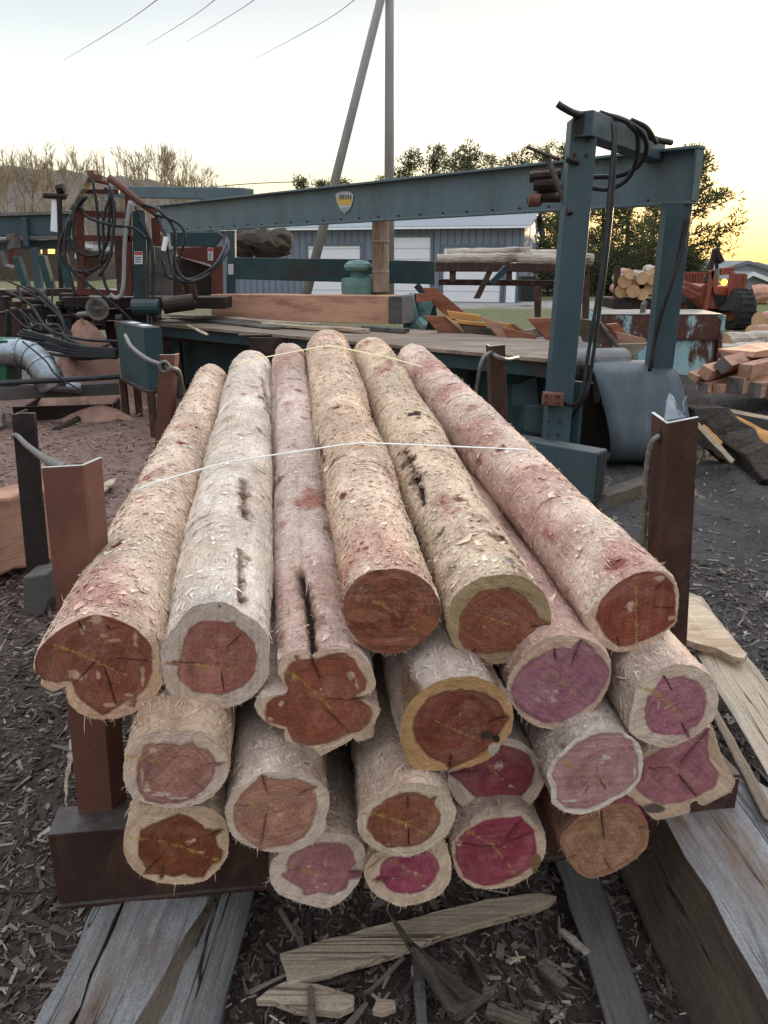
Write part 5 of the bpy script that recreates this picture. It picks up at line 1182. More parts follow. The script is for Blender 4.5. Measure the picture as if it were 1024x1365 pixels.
bd2 = MB(); pb_(bd2, [(62,424),(300,424),(330,470),(300,482),(150,480),(140,440),(64,440)], 11.9, .25); bd2.build('bed_skirt', T['rustdark'], mill)
for k_, q_ in enumerate(([(96,426),(108,426),(112,476),(98,474)], [(140,428),(152,428),(156,500),(146,498)], [(238,440),(250,440),(252,520),(240,520)], [(118,428),(126,440),(150,470),(140,474)])):
    f_ = MB(); pb_(f_, q_, 11.0, .14); f_.build('bed_leg', T['rustdark'], mill, bevel=.006)
# ---- red guard cage with mesh
Yc = 10.1
cg = thing('guard_cage', 'red guard cage with wire mesh, draped in black hoses at left', 'machine guard', tuple(at(130, 392, Yc)))
f = MB()
for q in ([(90,276),(98,276),(101,320),(103,392),(112,392),(111,320),(108,262),(90,264)], [(113,252),(158,252),(158,258),(113,258)], [(98,280),(172,282),(172,291),(98,289)], [(98,313),(178,314),(178,322),(98,321)], [(104,384),(176,388),(176,395),(104,393)], [(166,260),(172,260),(177,392),(170,392)]):
    pb_(f, q, Yc, .06)
f.build('cage_frame', T['red'], cg, bevel=.004)
f = MB(); pb_(f, [(112,336),(146,338),(128,360),(112,372)], Yc+.12, .05); pb_(f, [(152,322),(168,322),(172,388),(156,388)], Yc+.2, .05); f.build('cage_panel', T['red'], cg)
f = MB()
for k in range(0, 34):
    x = 99+k*2.3; f.tube([at(x, 258, Yc+.07), at(min(x+26, 176), 258+min(26, 176-x)*2.6, Yc+.07)], .0035, 3, cap=False)
for k in range(0, 26): f.tube([at(100+k*2.9, 392, Yc+.07), at(min(100+k*2.9+44, 176), 392-min(44, 76-k*2.9)*2.6, Yc+.07)], .0035, 3, cap=False)
f.build('wire_mesh', T['roller'], cg)
board('shelf_board', at(93, 278, Yc-.1), at(117, 233, Yc-.1), .10, .16, T['palegrey'], up=(0,-1,.2), parent=cg)
f = MB(); pb_(f, [(115,228),(124,226),(127,240),(118,242)], Yc-.15, .12); f.tube([at(122,238,Yc-.1), at(146,244,Yc-.1)], .03, 8); f.tube([at(131,233,Yc-.1), at(131,242,Yc-.1)], .05, 8); f.build('top_bracket', T['rustlight'], cg, bevel=.004)
for i, h in enumerate([[(116,262),(97,284),(84,312),(79,332),(85,350),(104,362),(128,358),(146,338),(151,305),(148,262),(140,250)],[(110,262),(96,292),(92,320),(104,336),(126,341),(142,326),(146,290),(146,256)],
           [(124,240),(129,275),(132,320),(135,352),(140,378),(147,392)],[(83,338),(96,360),(125,385),(160,412),(180,432)],[(150,255),(138,290),(138,330),(134,350)],[(108,275),(118,290),(150,300),(178,304),(196,318)],[(101,270),(98,310),(106,350),(118,366)],[(92,290),(86,330),(95,372),(100,396)],[(146,248),(153,280),(150,320),(146,345),(132,368)]]):
    m_ = MB(); px_tube(m_, [(x, y, Yc-.16-.03*i) for x, y in h], .0185); m_.build('hydraulic_hose', T['hose'], cg, smooth=True)
m_ = MB(); px_tube(m_, [(x, y, Yc-.3) for x, y in ((147,392),(154,397),(162,392),(165,370),(166,330),(170,290),(174,268))], .026); m_.build('grey_hose', T['hosegrey'], cg, smooth=True)
# ---- log carriage at far left
Yk = 13.0
ck = thing('log_carriage', 'teal log carriage with leaning headblock arms at far left', 'log carriage', tuple(at(50, 392, Yk)))
f = MB(); pb_(f, [(-120,290),(92,284),(92,313),(-120,317)], Yk, .2); f.build('carriage_beam', T['teal'], ck, bevel=.01)
f = MB(); pb_(f, [(-120,287),(92,281),(92,285),(-120,291)], Yk-.06, .3); pb_(f, [(-120,318),(92,314),(92,318),(-120,322)], Yk-.06, .25); f.build('carriage_flange', T['roller'], ck)
f = MB(); pb_(f, [(-120,323),(105,319),(105,331),(-120,333)], Yk+.1, .2); f.build('lower_rail', T['teal'], ck, bevel=.008)
for q in ([(28,290),(34,290),(38,328),(31,328)], [(40,330),(50,330),(55,388),(46,388)]):
    f = MB(); pb_(f, q, Yk-.1, .12); f.build('carriage_post', T['teal'], ck, bevel=.006)
for q in ([(16,343),(24,342),(38,386),(30,388)], [(49,341),(58,340),(71,386),(62,388)], [(77,338),(85,337),(98,392),(88,394)]):
    f = MB(); pb_(f, q, Yk-1.2, .14); f.build('headblock_arm', T['armteal'], ck, bevel=.008)
f = MB(); pb_(f, [(69,264),(74,264),(79,310),(67,308)], Yk-.8, .02); f.build('white_plate', T['white'], ck, bevel=.003)
f = MB(); f.tube([at(59,260,Yk-.8), at(90,262,Yk-.8)], .045, 8); f.tube([at(79,250,Yk-.8), at(82,400,Yk-.8)], .04, 8); f.tube([at(76,252,Yk-.8), at(85,250,Yk-.8)], .07, 8); f.build('mast', T['rustdark'], ck)
f = MB(); f.tube([at(-20,319,Yk-.9), at(10,320,Yk-.9)], .04, 8); pb_(f, [(8,312),(20,311),(19,330),(10,332)], Yk-.9, .2); f.tube([at(3,335,Yk-.9), at(8,354,Yk-.9), at(20,358,Yk-.9)], .05, 8); f.build('feed_cylinder', T['roller'], ck)
f = MB(); pb_(f, [(12,333),(18,333),(19,352),(13,352)], Yk-.85, .1); f.build('red_bracket', T['red'], ck)
# bed under the carriage: heavy rusty stands and rails
cs = thing('carriage_track', 'rusty track stand of the log carriage with pipes and cables, far left', 'machine stand', tuple(at(60, 470, 11.0)))
f = MB(); pb_(f, [(-80,388),(104,384),(104,394),(-80,398)], 11.2, .25); pb_(f, [(20,412),(104,408),(104,424),(20,426)], 10.9, .15); f.build('track_rail', T['rustdark'], cs, bevel=.008)
for q in ([(-40,398),(8,398),(8,470),(-40,470)], [(14,402),(28,402),(30,455),(16,455)], [(44,424),(54,424),(52,462),(42,462)], [(80,396),(95,396),(96,440),(82,440)], [(100,390),(109,360),(113,360),(108,408)]):
    f = MB(); pb_(f, q, 10.9, .2); f.build('stand_leg', T['rust'] if q[0][0] < 40 else T['teal_dark'], cs, bevel=.008)
f = MB(); f.tube([at(10,391,10.8), at(62,392,10.8)], .06, 10); f.tube([at(30,400,10.7), at(66,402,10.7)], .045, 10); f.tube([at(62,409,10.6), at(86,409,10.6)], .03, 8); f.build('track_shaft', T['rustdark'], cs)
R_ = random.Random(5)
f = MB()
for k in range(9):
    x0 = R_.uniform(0, 40); y0 = R_.uniform(375, 425)
    px_tube(f, [(x0, y0, 10.4), (x0+R_.uniform(15,30), y0+R_.uniform(8,25), 10.3), (x0+R_.uniform(45,60), R_.uniform(425,450), 10.1), (R_.uniform(90,112), R_.uniform(450,478), 9.9), (R_.uniform(140,165), R_.uniform(455,476), 9.6)], .02, 6)
f.build('loose_hoses', T['hose'], cs, smooth=True)
f = MB()
for k in range(8): px_tube(f, [(28+R_.uniform(-6,10), 440+k*3.2, 9.8), (70, 452+k*2.6+R_.uniform(-3,3), 9.7), (110, 462+k*1.9, 9.6), (156, 466+k*1.5, 9.5)], .022, 6)
tag(f.build('cable_bundle', T['hose'], smooth=True), 'bundle of black cables sagging over the sawdust toward the electric box', 'cables')
for k in range(26):
    f = MB(); x0 = R_.uniform(-5, 160); y0 = R_.uniform(386, 440); s_ = R_.uniform(4, 12); pb_(f, [(x0,y0),(x0+s_,y0+R_.uniform(-2,2)),(x0+s_,y0+s_*.8),(x0,y0+s_*.7)], R_.uniform(10.2, 11), R_.uniform(.05,.2)); f.build('fitting', [T['rustdark'], T['rust'], T['roller']][k % 3], cs, bevel=.006)
for k in range(16):
    f = MB(); x0 = R_.uniform(-8, 110); y0 = R_.uniform(372, 440); a_ = R_.choice((0, 0, 1.3, 1.6, .5)); l_ = R_.uniform(14, 46)
    f.tube([at(x0, y0, R_.uniform(10.3, 10.8)), at(x0+l_*math.cos(a_), y0+l_*.8*math.sin(a_), R_.uniform(10.3, 10.8))], R_.uniform(.012, .03), 7); f.build('control_rod', [T['rustdark'], T['rust'], T['teal_dark'], T['hose']][k % 4], cs)
# ---- sawdust mounds
def mound(name, c, rx, ry, h, m, seed, label, cat, n=34):
    r = np.random.default_rng(seed); vs = []; fs = []
    for j in range(n//2+1):
        t = j/(n//2)
        for i in range(n):
            a = 2*math.pi*i/n; k = 1+.18*math.sin(3*a+seed)+.10*math.sin(7*a+1.3*seed)
            z_ = h*(.5+.5*math.cos(math.pi*t))*(1+.12*math.sin(5*a+2*seed)*t)+r.normal(0, .03)*(1-t)*min(1, h)-.05*t; vs.append((c[0]+rx*t*k*math.cos(a), c[1]+ry*t*k*math.sin(a), c[2]+z_))
    for j in range(n//2):
        for i in range(n): fs.append((j*n+i, j*n+(i+1) % n, (j+1)*n+(i+1) % n, (j+1)*n+i))
    mb = MB(); mb.add(vs, fs); return tag(mb.build(name, m, smooth=True), label, cat)
g1 = gz(108, 478, 0); mound('sawdust_pile', (at(112,455,10.2).x, 10.2, 0), .80, .6, at(112,428,10.2).z, T['sawdust'], 1, 'peaked heap of pinkish sawdust under the saw machinery', 'sawdust')
mound('sawdust_pile', (at(118,500,10.2).x, 10.0, 0), 1.0, .8, .42, T['sawdust'], 2, 'low sawdust heap in front of the black cable bundle', 'sawdust')
mound('sawdust_pile', (at(120,545,8.9).x, 9.2, 0), .75, .5, .22, T['sawdust'], 3, 'sawdust heaped on and around the black tray', 'sawdust')
# ---- duct with elbow and green housing
du = thing('dust_duct', 'shiny galvanised duct elbow coming out of a green housing, left edge', 'duct', tuple(gz(70, 525, 0)))
f = MB(); pts = curve([at(2,472,9.0), at(22,471,9.0), at(38,474,9.0), at(52,484,8.95), at(62,500,8.9), at(72,518,8.9)], 5); f.tube(pts, .165, 20); f.build('elbow_pipe', T['galv'], du, smooth=True)
for k in (6, 11, 16, 21):
    f = MB(); p = pts[k]; d = (pts[k+1]-pts[k-1]).normalized(); f.tube([p-d*.012, p+d*.012], .174, 20); f.build('seam_ring', T['galv'], du, smooth=False)
f = MB(); f.tube([at(70,515,8.9), at(108,517,9.0)], .06, 12); f.build('flex_pipe', T['galv'], du)
f = MB(); pb_(f, [(-60,452),(9,454),(9,520),(-60,522)], 8.9, .4); f.build('green_housing', T['green'], du, bevel=.01)
f = MB(); px_tube(f, [(30,455,8.7),(60,480,8.6),(75,500,8.55),(110,522,8.6)], .010, 6); f.build('thin_wire', T['hose'], du)
board('ground_beam', at(-40, 517, 8.75)+Vector((0,0,-.08)), at(158, 508, 9.3)+Vector((0,0,-.08)), .16, .14, T['greydark'], endmat=T['greyend']); tag(bpy.data.objects['ground_beam'], 'long dark beam on the ground below the duct elbow', 'beam')
f = MB(); f.tube([at(-20,512,8.5), at(160,502,9.0)], .03, 8); tag(f.build('ground_pipe', T['hose']), 'black pipe lying along the long dark beam', 'pipe')
b_ = gz(94, 531, 0); f = MB(); f.box((b_.x, 8.75, b_.z+.13), (.23, .2, .14), .2); tag(f.build('concrete_block', T['concrete'], bevel=.012), 'pale block standing in front of the long dark beam', 'block')
b_ = gz(92, 560, 0); tr_ = thing('metal_tray', 'black open metal tray full of sawdust on the ground', 'tray', (b_.x, b_.y+.3, 0))
f = MB(); c = Vector((b_.x, b_.y+.3, .12)); f.box(c+Vector((0,-.42,0)), (1.15,.03,.17), .18); f.box(c+Vector((-.52,-.05,0)), (.03,.7,.17), .18); f.box(c+Vector((.5,.1,0)), (.03,.7,.17), .18); f.box(c+Vector((0,.35,0)), (1.1,.03,.17), .18); f.build('tray_wall', T['rustdark'], tr_, bevel=.004)
f = MB(); f.box(c+Vector((0,0,-.05)), (1.0,.75,.02), .18); f.build('tray_floor', T['rustdark'], tr_)
f = MB(); f.tube([gz(75, 575, .06), gz(115, 555, .08), gz(155, 540, .10)], [.05,.06,.045], 8); tag(f.build('bark_chunk', T['bark']), 'long strip of bark on the sawdust below the tray', 'bark')
# ---- electric box on legs
eb = thing('electric_box', 'dark steel control box standing on four thin legs, left of the pile', 'control box', tuple(gz(190, 592, 0)))
Yb0, Yb1 = 8.2, 9.2
F0 = at(191, 437, Yb0); F1 = at(154, 430, Yb1); zt_, zb_ = F0.z, at(197, 520, Yb0).z
G0 = Vector((at(215, 435, Yb0+.12).x, Yb0+.12, 0)); dv = Vector((G0.x-F0.x, .12, 0)); e0 = Vector((F0.x, F0.y, 0)); e1 = Vector((F1.x, F1.y, 0))
f = MB(); f.hexa([Vector((p.x, p.y, z_)) for z_ in (zb_, zt_) for p in (e0, e0+dv, e1+dv, e1)]); f.build('cabinet', T['teal_dark'], eb, bevel=.006)
f = MB()
for t in (.25, .62):
    p = e0.lerp(e1, t)+dv*.5; f.box((p.x, p.y, zt_+.004), (.10,.22,.004), .6)
f.build('paper_label', T['paper'], eb)
for p in (e0+dv*.08, e0+dv*.9, e1+dv*.08, e1+dv*.9):
    f = MB(); f.bar((p.x, p.y, -.02), (p.x, p.y, zb_-.002), .07, .07, (0,1,0)); f.build('leg', T['rust'], eb, bevel=.004)
f = MB(); f.bar(e0+Vector((0,0,zb_-.02)), e1+Vector((0,0,zb_-.02)), .05, .04); f.bar(e0+Vector((0,0,zb_-.02)), e0+dv+Vector((0,0,zb_-.02)), .05, .04); f.build('base_rail', T['rust'], eb, bevel=.004)
# ---- deck of the outfeed table
zD = 1.09
dk = [gz(196, 430, zD), gz(742, 479, zD), gz(752, 455, zD), gz(520, 436, zD), gz(232, 423, zD)]
tb = thing('outfeed_table', 'long steel outfeed table with worn plank top behind the logs', 'table', (dk[1].x-1, dk[1].y+1, 0))
f = MB(); f.prism(dk, (0,0,-.035)); f.build('table_top', T['deck'], tb, bevel=.004)
de = (dk[1]-dk[0]).normalized(); dn_ = Vector((-de.y, de.x, 0)); 
f = MB(); f.bar(dk[0]+Vector((0,0,-.105))+dn_*.08, dk[1]+Vector((0,0,-.105))+dn_*.08, .05, .13); f.build('edge_channel', T['teal_dark'], tb, bevel=.004)
f = MB(); f.bar(gz(204,441,zD-.13), gz(362,438,zD-.02)+Vector((0,0,-.12)), .10, .22); f.build('rust_channel', T['rust'], tb, bevel=.006)
f = MB(); f.bar(gz(318,447,zD-.02), gz(430,446,zD-.02), .14, .02); f.bar(gz(330,449,zD-.02)+Vector((0,.08,-.14)), gz(420,449,zD-.02)+Vector((0,.08,-.14)), .03, .25); f.build('side_bracket', T['rustdark'], tb, bevel=.003)
for t in (.02, .3, .56, .8, .97):
    p = dk[0].lerp(dk[1], t)+dn_*.35; f = MB(); f.bar((p.x, p.y, -.02), (p.x, p.y, zD-.04), .12, .12, (0,1,0)); f.build('leg', T['teal_dark'], tb, bevel=.005)
f = MB(); f.bar(dk[0]+dn_*.5+Vector((0,0,-.55)), dk[1]+dn_*.5+Vector((0,0,-.55)), .06, .62); f.build('skirt_plate', T['teal_dark'], tb, bevel=.005)
f = MB(); p = at(700, 512, 7.0); pb_(f, [(683,492),(714,492),(719,545),(684,541)], 7.0, .05); pb_(f, [(700,540),(755,545),(755,585),(700,575)], 6.9, .3); f.build('bearing_plate', T['teal'], tb, bevel=.006)
f = MB(); f.lathe(at(672, 494, 7.05), (1,.15,0), [(0,.10),(.0,.12),(.07,.13),(.15,.13),(.2,.11),(.25,.10)], 18); f.lathe(at(700, 488, 7.02), (1,.1,0), [(0,.11),(.09,.11)], 18); f.build('bearing_housing', T['teal_dark'], tb)
rl = MB(); r0 = at(699, 489, 7.35); r1 = at(829, 486, 7.75); rl.tube([r0, r1], .165, 28); rl.tube([r0+(r0-r1).normalized()*.004, r0+(r0-r1).normalized()*.006], .13, 24); ro = rl.build('end_roller', T['roller'], tb, bevel=.006)
MB().tube([r0+(r0-r1).normalized()*.008, r0+(r0-r1).normalized()*.012], .10, 20).build('roller_hub', T['black'], ro)
# ---- conveyor with hanging belt
cvx = thing('belt_conveyor', 'grey-blue rubber conveyor belt hanging over its drum at right', 'conveyor', tuple(gz(860, 640, 0)))
prof = [(9.2,.74),(8.4,.82),(7.75,.915),(7.45,.935),(7.25,.915),(7.12,.86),(7.02,.74),(6.92,.56),(6.84,.40),(6.82,.26),(6.88,.15),(7.02,.085),(7.25,.06),(7.8,.10),(8.6,.16)]
pl = [Vector((0, y, z_)) for y, z_ in prof]; pl = curve(pl, 5)
def xl(p): 
    t = (.935-min(p.z, .935))/.9; k = 1 if p.y < 7.3 else 0; return 1.93+.17*t*k, 2.70+.14*t*k
f = MB(); vs = []; nq = 7; fs = []
for i, p in enumerate(pl):
    a, b = xl(p)
    for j in range(nq):
        x = a+(b-a)*j/(nq-1); s_ = .012*math.sin(j*1.3+i*.3); vs.append((x, p.y+s_, p.z))
for i in range(len(pl)-1):
    for j in range(nq-1): fs.append((i*nq+j, i*nq+j+1, (i+1)*nq+j+1, (i+1)*nq+j))
f.add(vs, fs); o = f.build('rubber_belt', T['belt'], cvx, smooth=True); s_ = o.modifiers.new('thickness', 'SOLIDIFY'); s_.thickness = .014
f = MB(); f.tube([(2.02, 7.3, .74), (2.66, 7.3, .74)], .165, 24); f.build('drum', T['roller'], cvx)
f = MB(); pb_(f, [(748,512),(786,506),(800,530),(816,575),(824,643),(775,640),(752,600)], 7.45, .04); f.build('inner_skirt', T['rustdark'], cvx)
f = MB(); f.bar((1.97, 7.75, .5), (1.90, 9.6, .45), .05, .34); f.bar((2.92, 7.6, .45), (2.8, 9.6, .4), .05, .34); f.build('side_frame', T['teal_dark'], cvx, bevel=.006)
for c_ in ((1.95, 7.6, .16), (2.9, 7.7, .16)):
    f = MB(); f.box(c_, (.1,.1,.36)); f.build('foot', T['teal_dark'], cvx, bevel=.005)
b_ = gz(826, 660, 0); board('ground_skid', gz(800, 668, .07), gz(884, 640, .07), .16, .13, T['brownside'], endmat=T['greyend']); tag(bpy.data.objects['ground_skid.001'], 'weathered wood skid under the hanging conveyor belt', 'beam')
# ---- cant and boards on the table
def pboard(name, poly, Y, th, m, label, cat='board', grp=None, end=None):
    f = MB(); slab_px(f, poly, Y, th); return tag(f.build(name, m, bevel=.004), label, cat, grp)
ca_ = gz(290, 423, zD+.02); cb_ = gz(526, 432, zD+.02)
d0 = at(291, 408, ca_.y); d1_ = at(526, 412, cb_.y); hh = .30
board('cedar_cant', d0, d1_, .34, (at(526,394,cb_.y)-at(526,431,cb_.y)).length, T['cedar'], endmat=T['cedarend'], segs=8, wob=.006, bevel=.008); tag(bpy.data.objects['cedar_cant'], 'squared pinkish cedar cant lying on the outfeed table', 'timber')
board('grey_block', d1_+(d1_-d0).normalized()*.01+Vector((0,-.03,-.0)), d1_+(d1_-d0).normalized()*.19+Vector((0,-.03,0)), .36, .33, T['greydark'], endmat=T['greyend']); tag(bpy.data.objects['grey_block'], 'dark grey end block butted against the cedar cant', 'timber')
def on(px, py, dz): return gz(px, py, zD+dz)
board('slab_board', on(224, 419, .05), on(420, 434, .04), .20, .05, T['palegrey'], wob=.01, seed=2, wane=.03); tag(bpy.data.objects['slab_board'], 'long bark-edged slab lying in front of the cedar cant', 'slab')
board('slab_board', on(355, 432, .035), on(488, 441, .03), .18, .04, T['pale'], wob=.008, seed=5); tag(bpy.data.objects['slab_board.001'], 'pale wedge-ended board below the cedar cant', 'board')
board('slab_board', on(240, 424, .02), on(372, 437, .02), .16, .03, T['greydark'], wob=.008, seed=7); tag(bpy.data.objects['slab_board.002'], 'thin dark grey board half under the bark-edged slab', 'board')
board('stick_board', on(486, 437, .03), on(542, 441, .03), .12, .05, T['greydark'], wob=.006, seed=9); tag(bpy.data.objects['stick_board'], 'dark offcut lying at the right end of the cedar cant', 'offcut')
board('stick_board', on(250, 433, .035), on(276, 446, .02), .03, .02, T['pale'], wob=.003, seed=3); tag(bpy.data.objects['stick_board.001'], 'thin pale stick on the near corner of the outfeed table', 'stick')
Zb = lambda p: Z(540, 370, .1758, p)
pboard('red_board', Zb([(128,78),(232,76),(535,332),(452,322),(345,322),(220,210)]), 9.6, .07, T['cedarred'], 'steep red board sticking up from the board pile on the table', grp='boards piled on the table')
pboard('red_board', Zb([(84,120),(150,122),(215,165),(190,178),(86,190)]), 9.5, .07, T['cedarred'], 'short red board stub left of the steep red board', grp='boards piled on the table')
pboard('red_board', Zb([(145,290),(300,292),(475,450),(410,448),(270,440)]), 9.0, .06, T['cedarred'], 'dark red tilted board at the left foot of the board pile', grp='boards piled on the table')
pboard('red_board', Zb([(300,292),(322,290),(486,446),(470,452)]), 8.97, .05, T['cedar'], 'narrow pink edge board leaning on the dark red tilted board', grp='boards piled on the table')
pboard('brown_board', Zb([(388,326),(612,352),(690,470),(480,455)]), 8.9, .06, T['brownside'], 'brown board with ochre top edge in the middle of the board pile', grp='boards piled on the table')
pboard('brown_board', Zb([(388,318),(612,344),(618,372),(392,346)]), 8.88, .05, T['cedarorange'], 'ochre board edge on top of the brown middle board', grp='boards piled on the table')
pboard('brown_board', Zb([(620,380),(790,398),(870,440),(1000,492),(700,470)]), 8.8, .06, T['brownside'], 'brown board at the right foot of the table board pile', grp='boards piled on the table')
pboard('orange_board', Zb([(706,336),(800,352),(940,432),(812,432)]), 8.75, .05, T['cedarorange'], 'bright orange board on the right of the table board pile', grp='boards piled on the table')
pboard('orange_board', Zb([(800,348),(828,346),(1010,480),(990,492),(930,440)]), 8.72, .05, T['cedar'], 'slim pinkish strip beside the bright orange board', grp='boards piled on the table')
Zd = lambda p: Z(560, 120, .3906, p)
pboard('red_board', Zd([(368,780),(452,778),(482,860),(440,862)]), 8.6, .06, T['cedarred'], 'red board just left of the front teal post', grp='boards behind the front post')
pboard('brown_board', Zd([(530,778),(608,790),(668,868),(560,860)]), 8.5, .06, T['brownside'], 'brown board just right of the front teal post', grp='boards behind the front post')
pboard('pale_edge_board', Zd([(604,788),(620,792),(690,868),(668,870)]), 8.45, .05, T['pale'], 'thin pale board edge beside the brown board', grp='boards behind the front post')
pboard('orange_board', Zd([(640,800),(676,796),(742,868),(700,872)]), 8.4, .08, T['cedarred'], 'orange-red board leaning right of the front post hoses', grp='boards behind the front post')
pboard('brown_board', Z(684,300,.332,[(415,478),(545,474),(490,525),(470,528)]), 7.95, .05, T['palegrey'], 'pale brown board tilting down toward the end roller', grp='boards behind the front post')
pboard('bark_slab', Z(684,300,.332,[(340,388),(352,392),(470,540),(510,578),(495,580),(440,530)]), 7.9, .04, T['greydark'], 'dark slab edge sloping behind the end roller', grp='boards behind the front post')
for i_, (q_, y_, m_, l_) in enumerate((([(640,421),(668,431),(690,452),(664,449)], 8.55, 'cedar', 'pinkish board slumped in the middle of the board pile'), ([(668,436),(712,446),(718,454),(680,452)], 8.4, 'cedarred', 'low reddish board between the orange board and front post'), ([(742,428),(772,420),(800,445),(780,452)], 8.9, 'cedarred', 'reddish board leaning behind the front post hoses'), ([(596,414),(640,420),(644,428),(600,425)], 9.3, 'cedarorange', 'narrow ochre lath lying behind the brown middle board'), ([(822,442),(862,452),(858,466),(828,462)], 8.2, 'cedar', 'pinkish offcut at the right end of the table top'), ([(700,440),(734,436),(738,446),(704,452)], 8.65, 'palegrey', 'greyish lath lying beside the front post'))):
    pboard('scrap_board', q_, y_, .06, T[m_], l_, grp='boards piled on the table')
# ---- engine
en = thing('engine', 'green engine with round air cleaner cap behind the cedar cant', 'engine', tuple(gz(500, 440, zD)))
Ye = 10.6; k_ = Ye/F*1.03
f = MB(); c = at(478, 392, Ye); s_ = .0104
f.lathe(c, (0,0,1), [(0,.22),(.12,.23),(.20,.22),(.215,.10),(.30,.10),(.30,.165),(.34,.19),(.38,.175),(.42,.12),(.43,0)], 24); f.build('air_cleaner', T['turqeng'], en, smooth=False)
f = MB(); px_tube(f, [(485,374,Ye),(494,376,Ye),(499,384,Ye),(500,396,Ye)], .09, 12); f.build('intake_elbow', T['turqeng'], en, smooth=True)
f = MB(); c = at(507.5, 391, Ye-.1); f.lathe(c, (0,0,1), [(-.1,.055),(.0,.06),(.02,.11),(.25,.115),(.26,.12),(.28,.12),(.29,.11),(.62,.11),(.63,.12),(.65,.12),(.66,.11),(.90,.11),(.92,.05),(1.0,.05)], 20); f.build('muffler', T['rustpipe'], en)
f = MB()
for (x0, y0, x1, y1) in ((538,398,550,440),(550,415,560,440),(557,395,566,420)): pb_(f, [(x0,y0),(x1,y0),(x1,y1),(x0,y1)], Ye-.3, .4)
f.tube([at(545,392,Ye-.4), at(556,440,Ye-.4)], .06, 10); f.tube([at(572,400,Ye-.4), at(560,440,Ye-.4)], .07, 10); f.tube([at(552,430,Ye-.5), at(562,440,Ye-.5)], .12, 12); f.build('engine_block', T['turqeng'], en, bevel=.02)
f = MB(); pb_(f, [(546,392),(580,392),(585,440),(548,440)], Ye, .35); f.build('engine_shroud', T['black'], en, bevel=.02)
# gnarled root log hung at the rear
f = MB(); r_ = random.Random(2); pts = [at(313+i*9.4, 324+r_.uniform(-2,2), 13.6) for i in range(9)]; f.tube(pts, [.18,.22,.235,.22,.235,.24,.22,.23,.16], 14)
for v in f.v: v += Vector((r_.uniform(-1,1), r_.uniform(-1,1), r_.uniform(-1,1)))*.035
tag(f.build('gnarled_log', T['trunk']), 'rough gnarled brown log lying on the rear rail at left', 'log')
# ------------------------------------------------------------------ RIGHT SIDE YARD
# rusty turquoise bin
q0 = at(893, 420, 13.2); q1 = at(957, 418, 13.4); q2 = at(800, 416, 14.2)
tbn = thing('steel_bin', 'turquoise steel bin with big rust patches, right of the sawmill post', 'bin', (q0.x, q0.y, 0))
zt2 = q0.z; zb2 = gz(893, 487, 0).z+.02
A_ = Vector((at(800,440,13.2).x, 13.2, 0)); B_ = Vector((q1.x, 13.2, 0)); dB = Vector((.15, 1.3, 0))
zm = at(920, 452, 13.2).z
f = MB(); f.bar(A_+Vector((0,0,(zm+.01+zt2)/2)), B_+Vector((0,0,(zm+.01+zt2)/2)), .05, zt2-zm-.02); f.build('upper_panel', T['turqrust'], tbn, bevel=.006)
f = MB(); f.bar(A_+Vector((0,.02,(zm+zb2)/2)), B_+Vector((-.05,.02,(zm+zb2)/2)), .05, zm-zb2-.02); f.build('lower_panel', T['turq'], tbn, bevel=.006)
f = MB(); f.bar(A_+Vector((0,-.03,zm)), B_+Vector((0,-.03,zm)), .02, .03); f.build('seam_bar', T['rust'], tbn)
f = MB(); f.bar(B_+Vector((.0,-.04,zb2+.3)), B_+Vector((.0,-.04,zt2)), .07, .05, (0,1,0)); f.build('corner_angle', T['turq'], tbn, bevel=.004)
f = MB(); f.bar(B_+Vector((.02,.05,(zt2+zb2)/2)), B_+dB+Vector((0,0,(zt2+zb2)/2)), .05, zt2-zb2-.02); f.bar(A_+Vector((0,.05,(zt2+zb2)/2)), A_+dB+Vector((0,0,(zt2+zb2)/2)), .05, zt2-zb2-.02); f.bar(A_+dB+Vector((0,0,(zt2+zb2)/2)), B_+dB+Vector((0,0,(zt2+zb2)/2)), .05, zt2-zb2-.02); f.build('side_panel', T['turq'], tbn, bevel=.004)
f = MB(); f.prism([A_+Vector((0,-.03,zt2)), B_+Vector((0,-.03,zt2)), B_+dB+Vector((0,0,zt2)), A_+dB+Vector((0,0,zt2))], (0,0,.02)); f.build('lid', T['roller'], tbn, bevel=.004)
f = MB(); f.tube([at(857,417,13.6), at(858,406,13.6), at(862,402,13.6)], .05, 8); f.build('lid_handle', T['roller'], tbn)
# timbers stacked at right: (near end px centre, half size px, end material, direction)
zS = .0
tim = [((757,652),60,T['greyend'],0), ((890,500),62,T['cedarend'],0)]
TI = [  # centre of the near end (px), side (px), far-end px, tilt, end material, label
 (939,497,16,1030,478,.45,'cedarend','tilted pinkish timber on top left of the timber stack'),
 (963,487,17,1040,464,.75,'greyend','timber with split grey end turned on its corner atop the stack'),
 (993,495,18,1090,478,.0,'cedarend','brown-ended timber on top right of the timber stack'),
 (922,505,14,1000,492,.35,'cedarend','small timber end under the tilted pinkish one, left of the stack'),
 (937,517,14,1040,500,.0,'greyend','lower left timber end of the stack, grey and narrow'),
 (956,519,12,1060,502,.0,'cedarend','reddish timber end squeezed low in the stack'),
 (980,514,22,1100,494,.0,'greyend','pale grey square timber end in the lower row'),
 (1005,520,20,1130,500,.0,'greyend','dark timber end right of the pale grey one, lower row'),
 (1027,523,20,1150,502,.0,'greyend','dark timber end cut by the picture edge, lower row')]
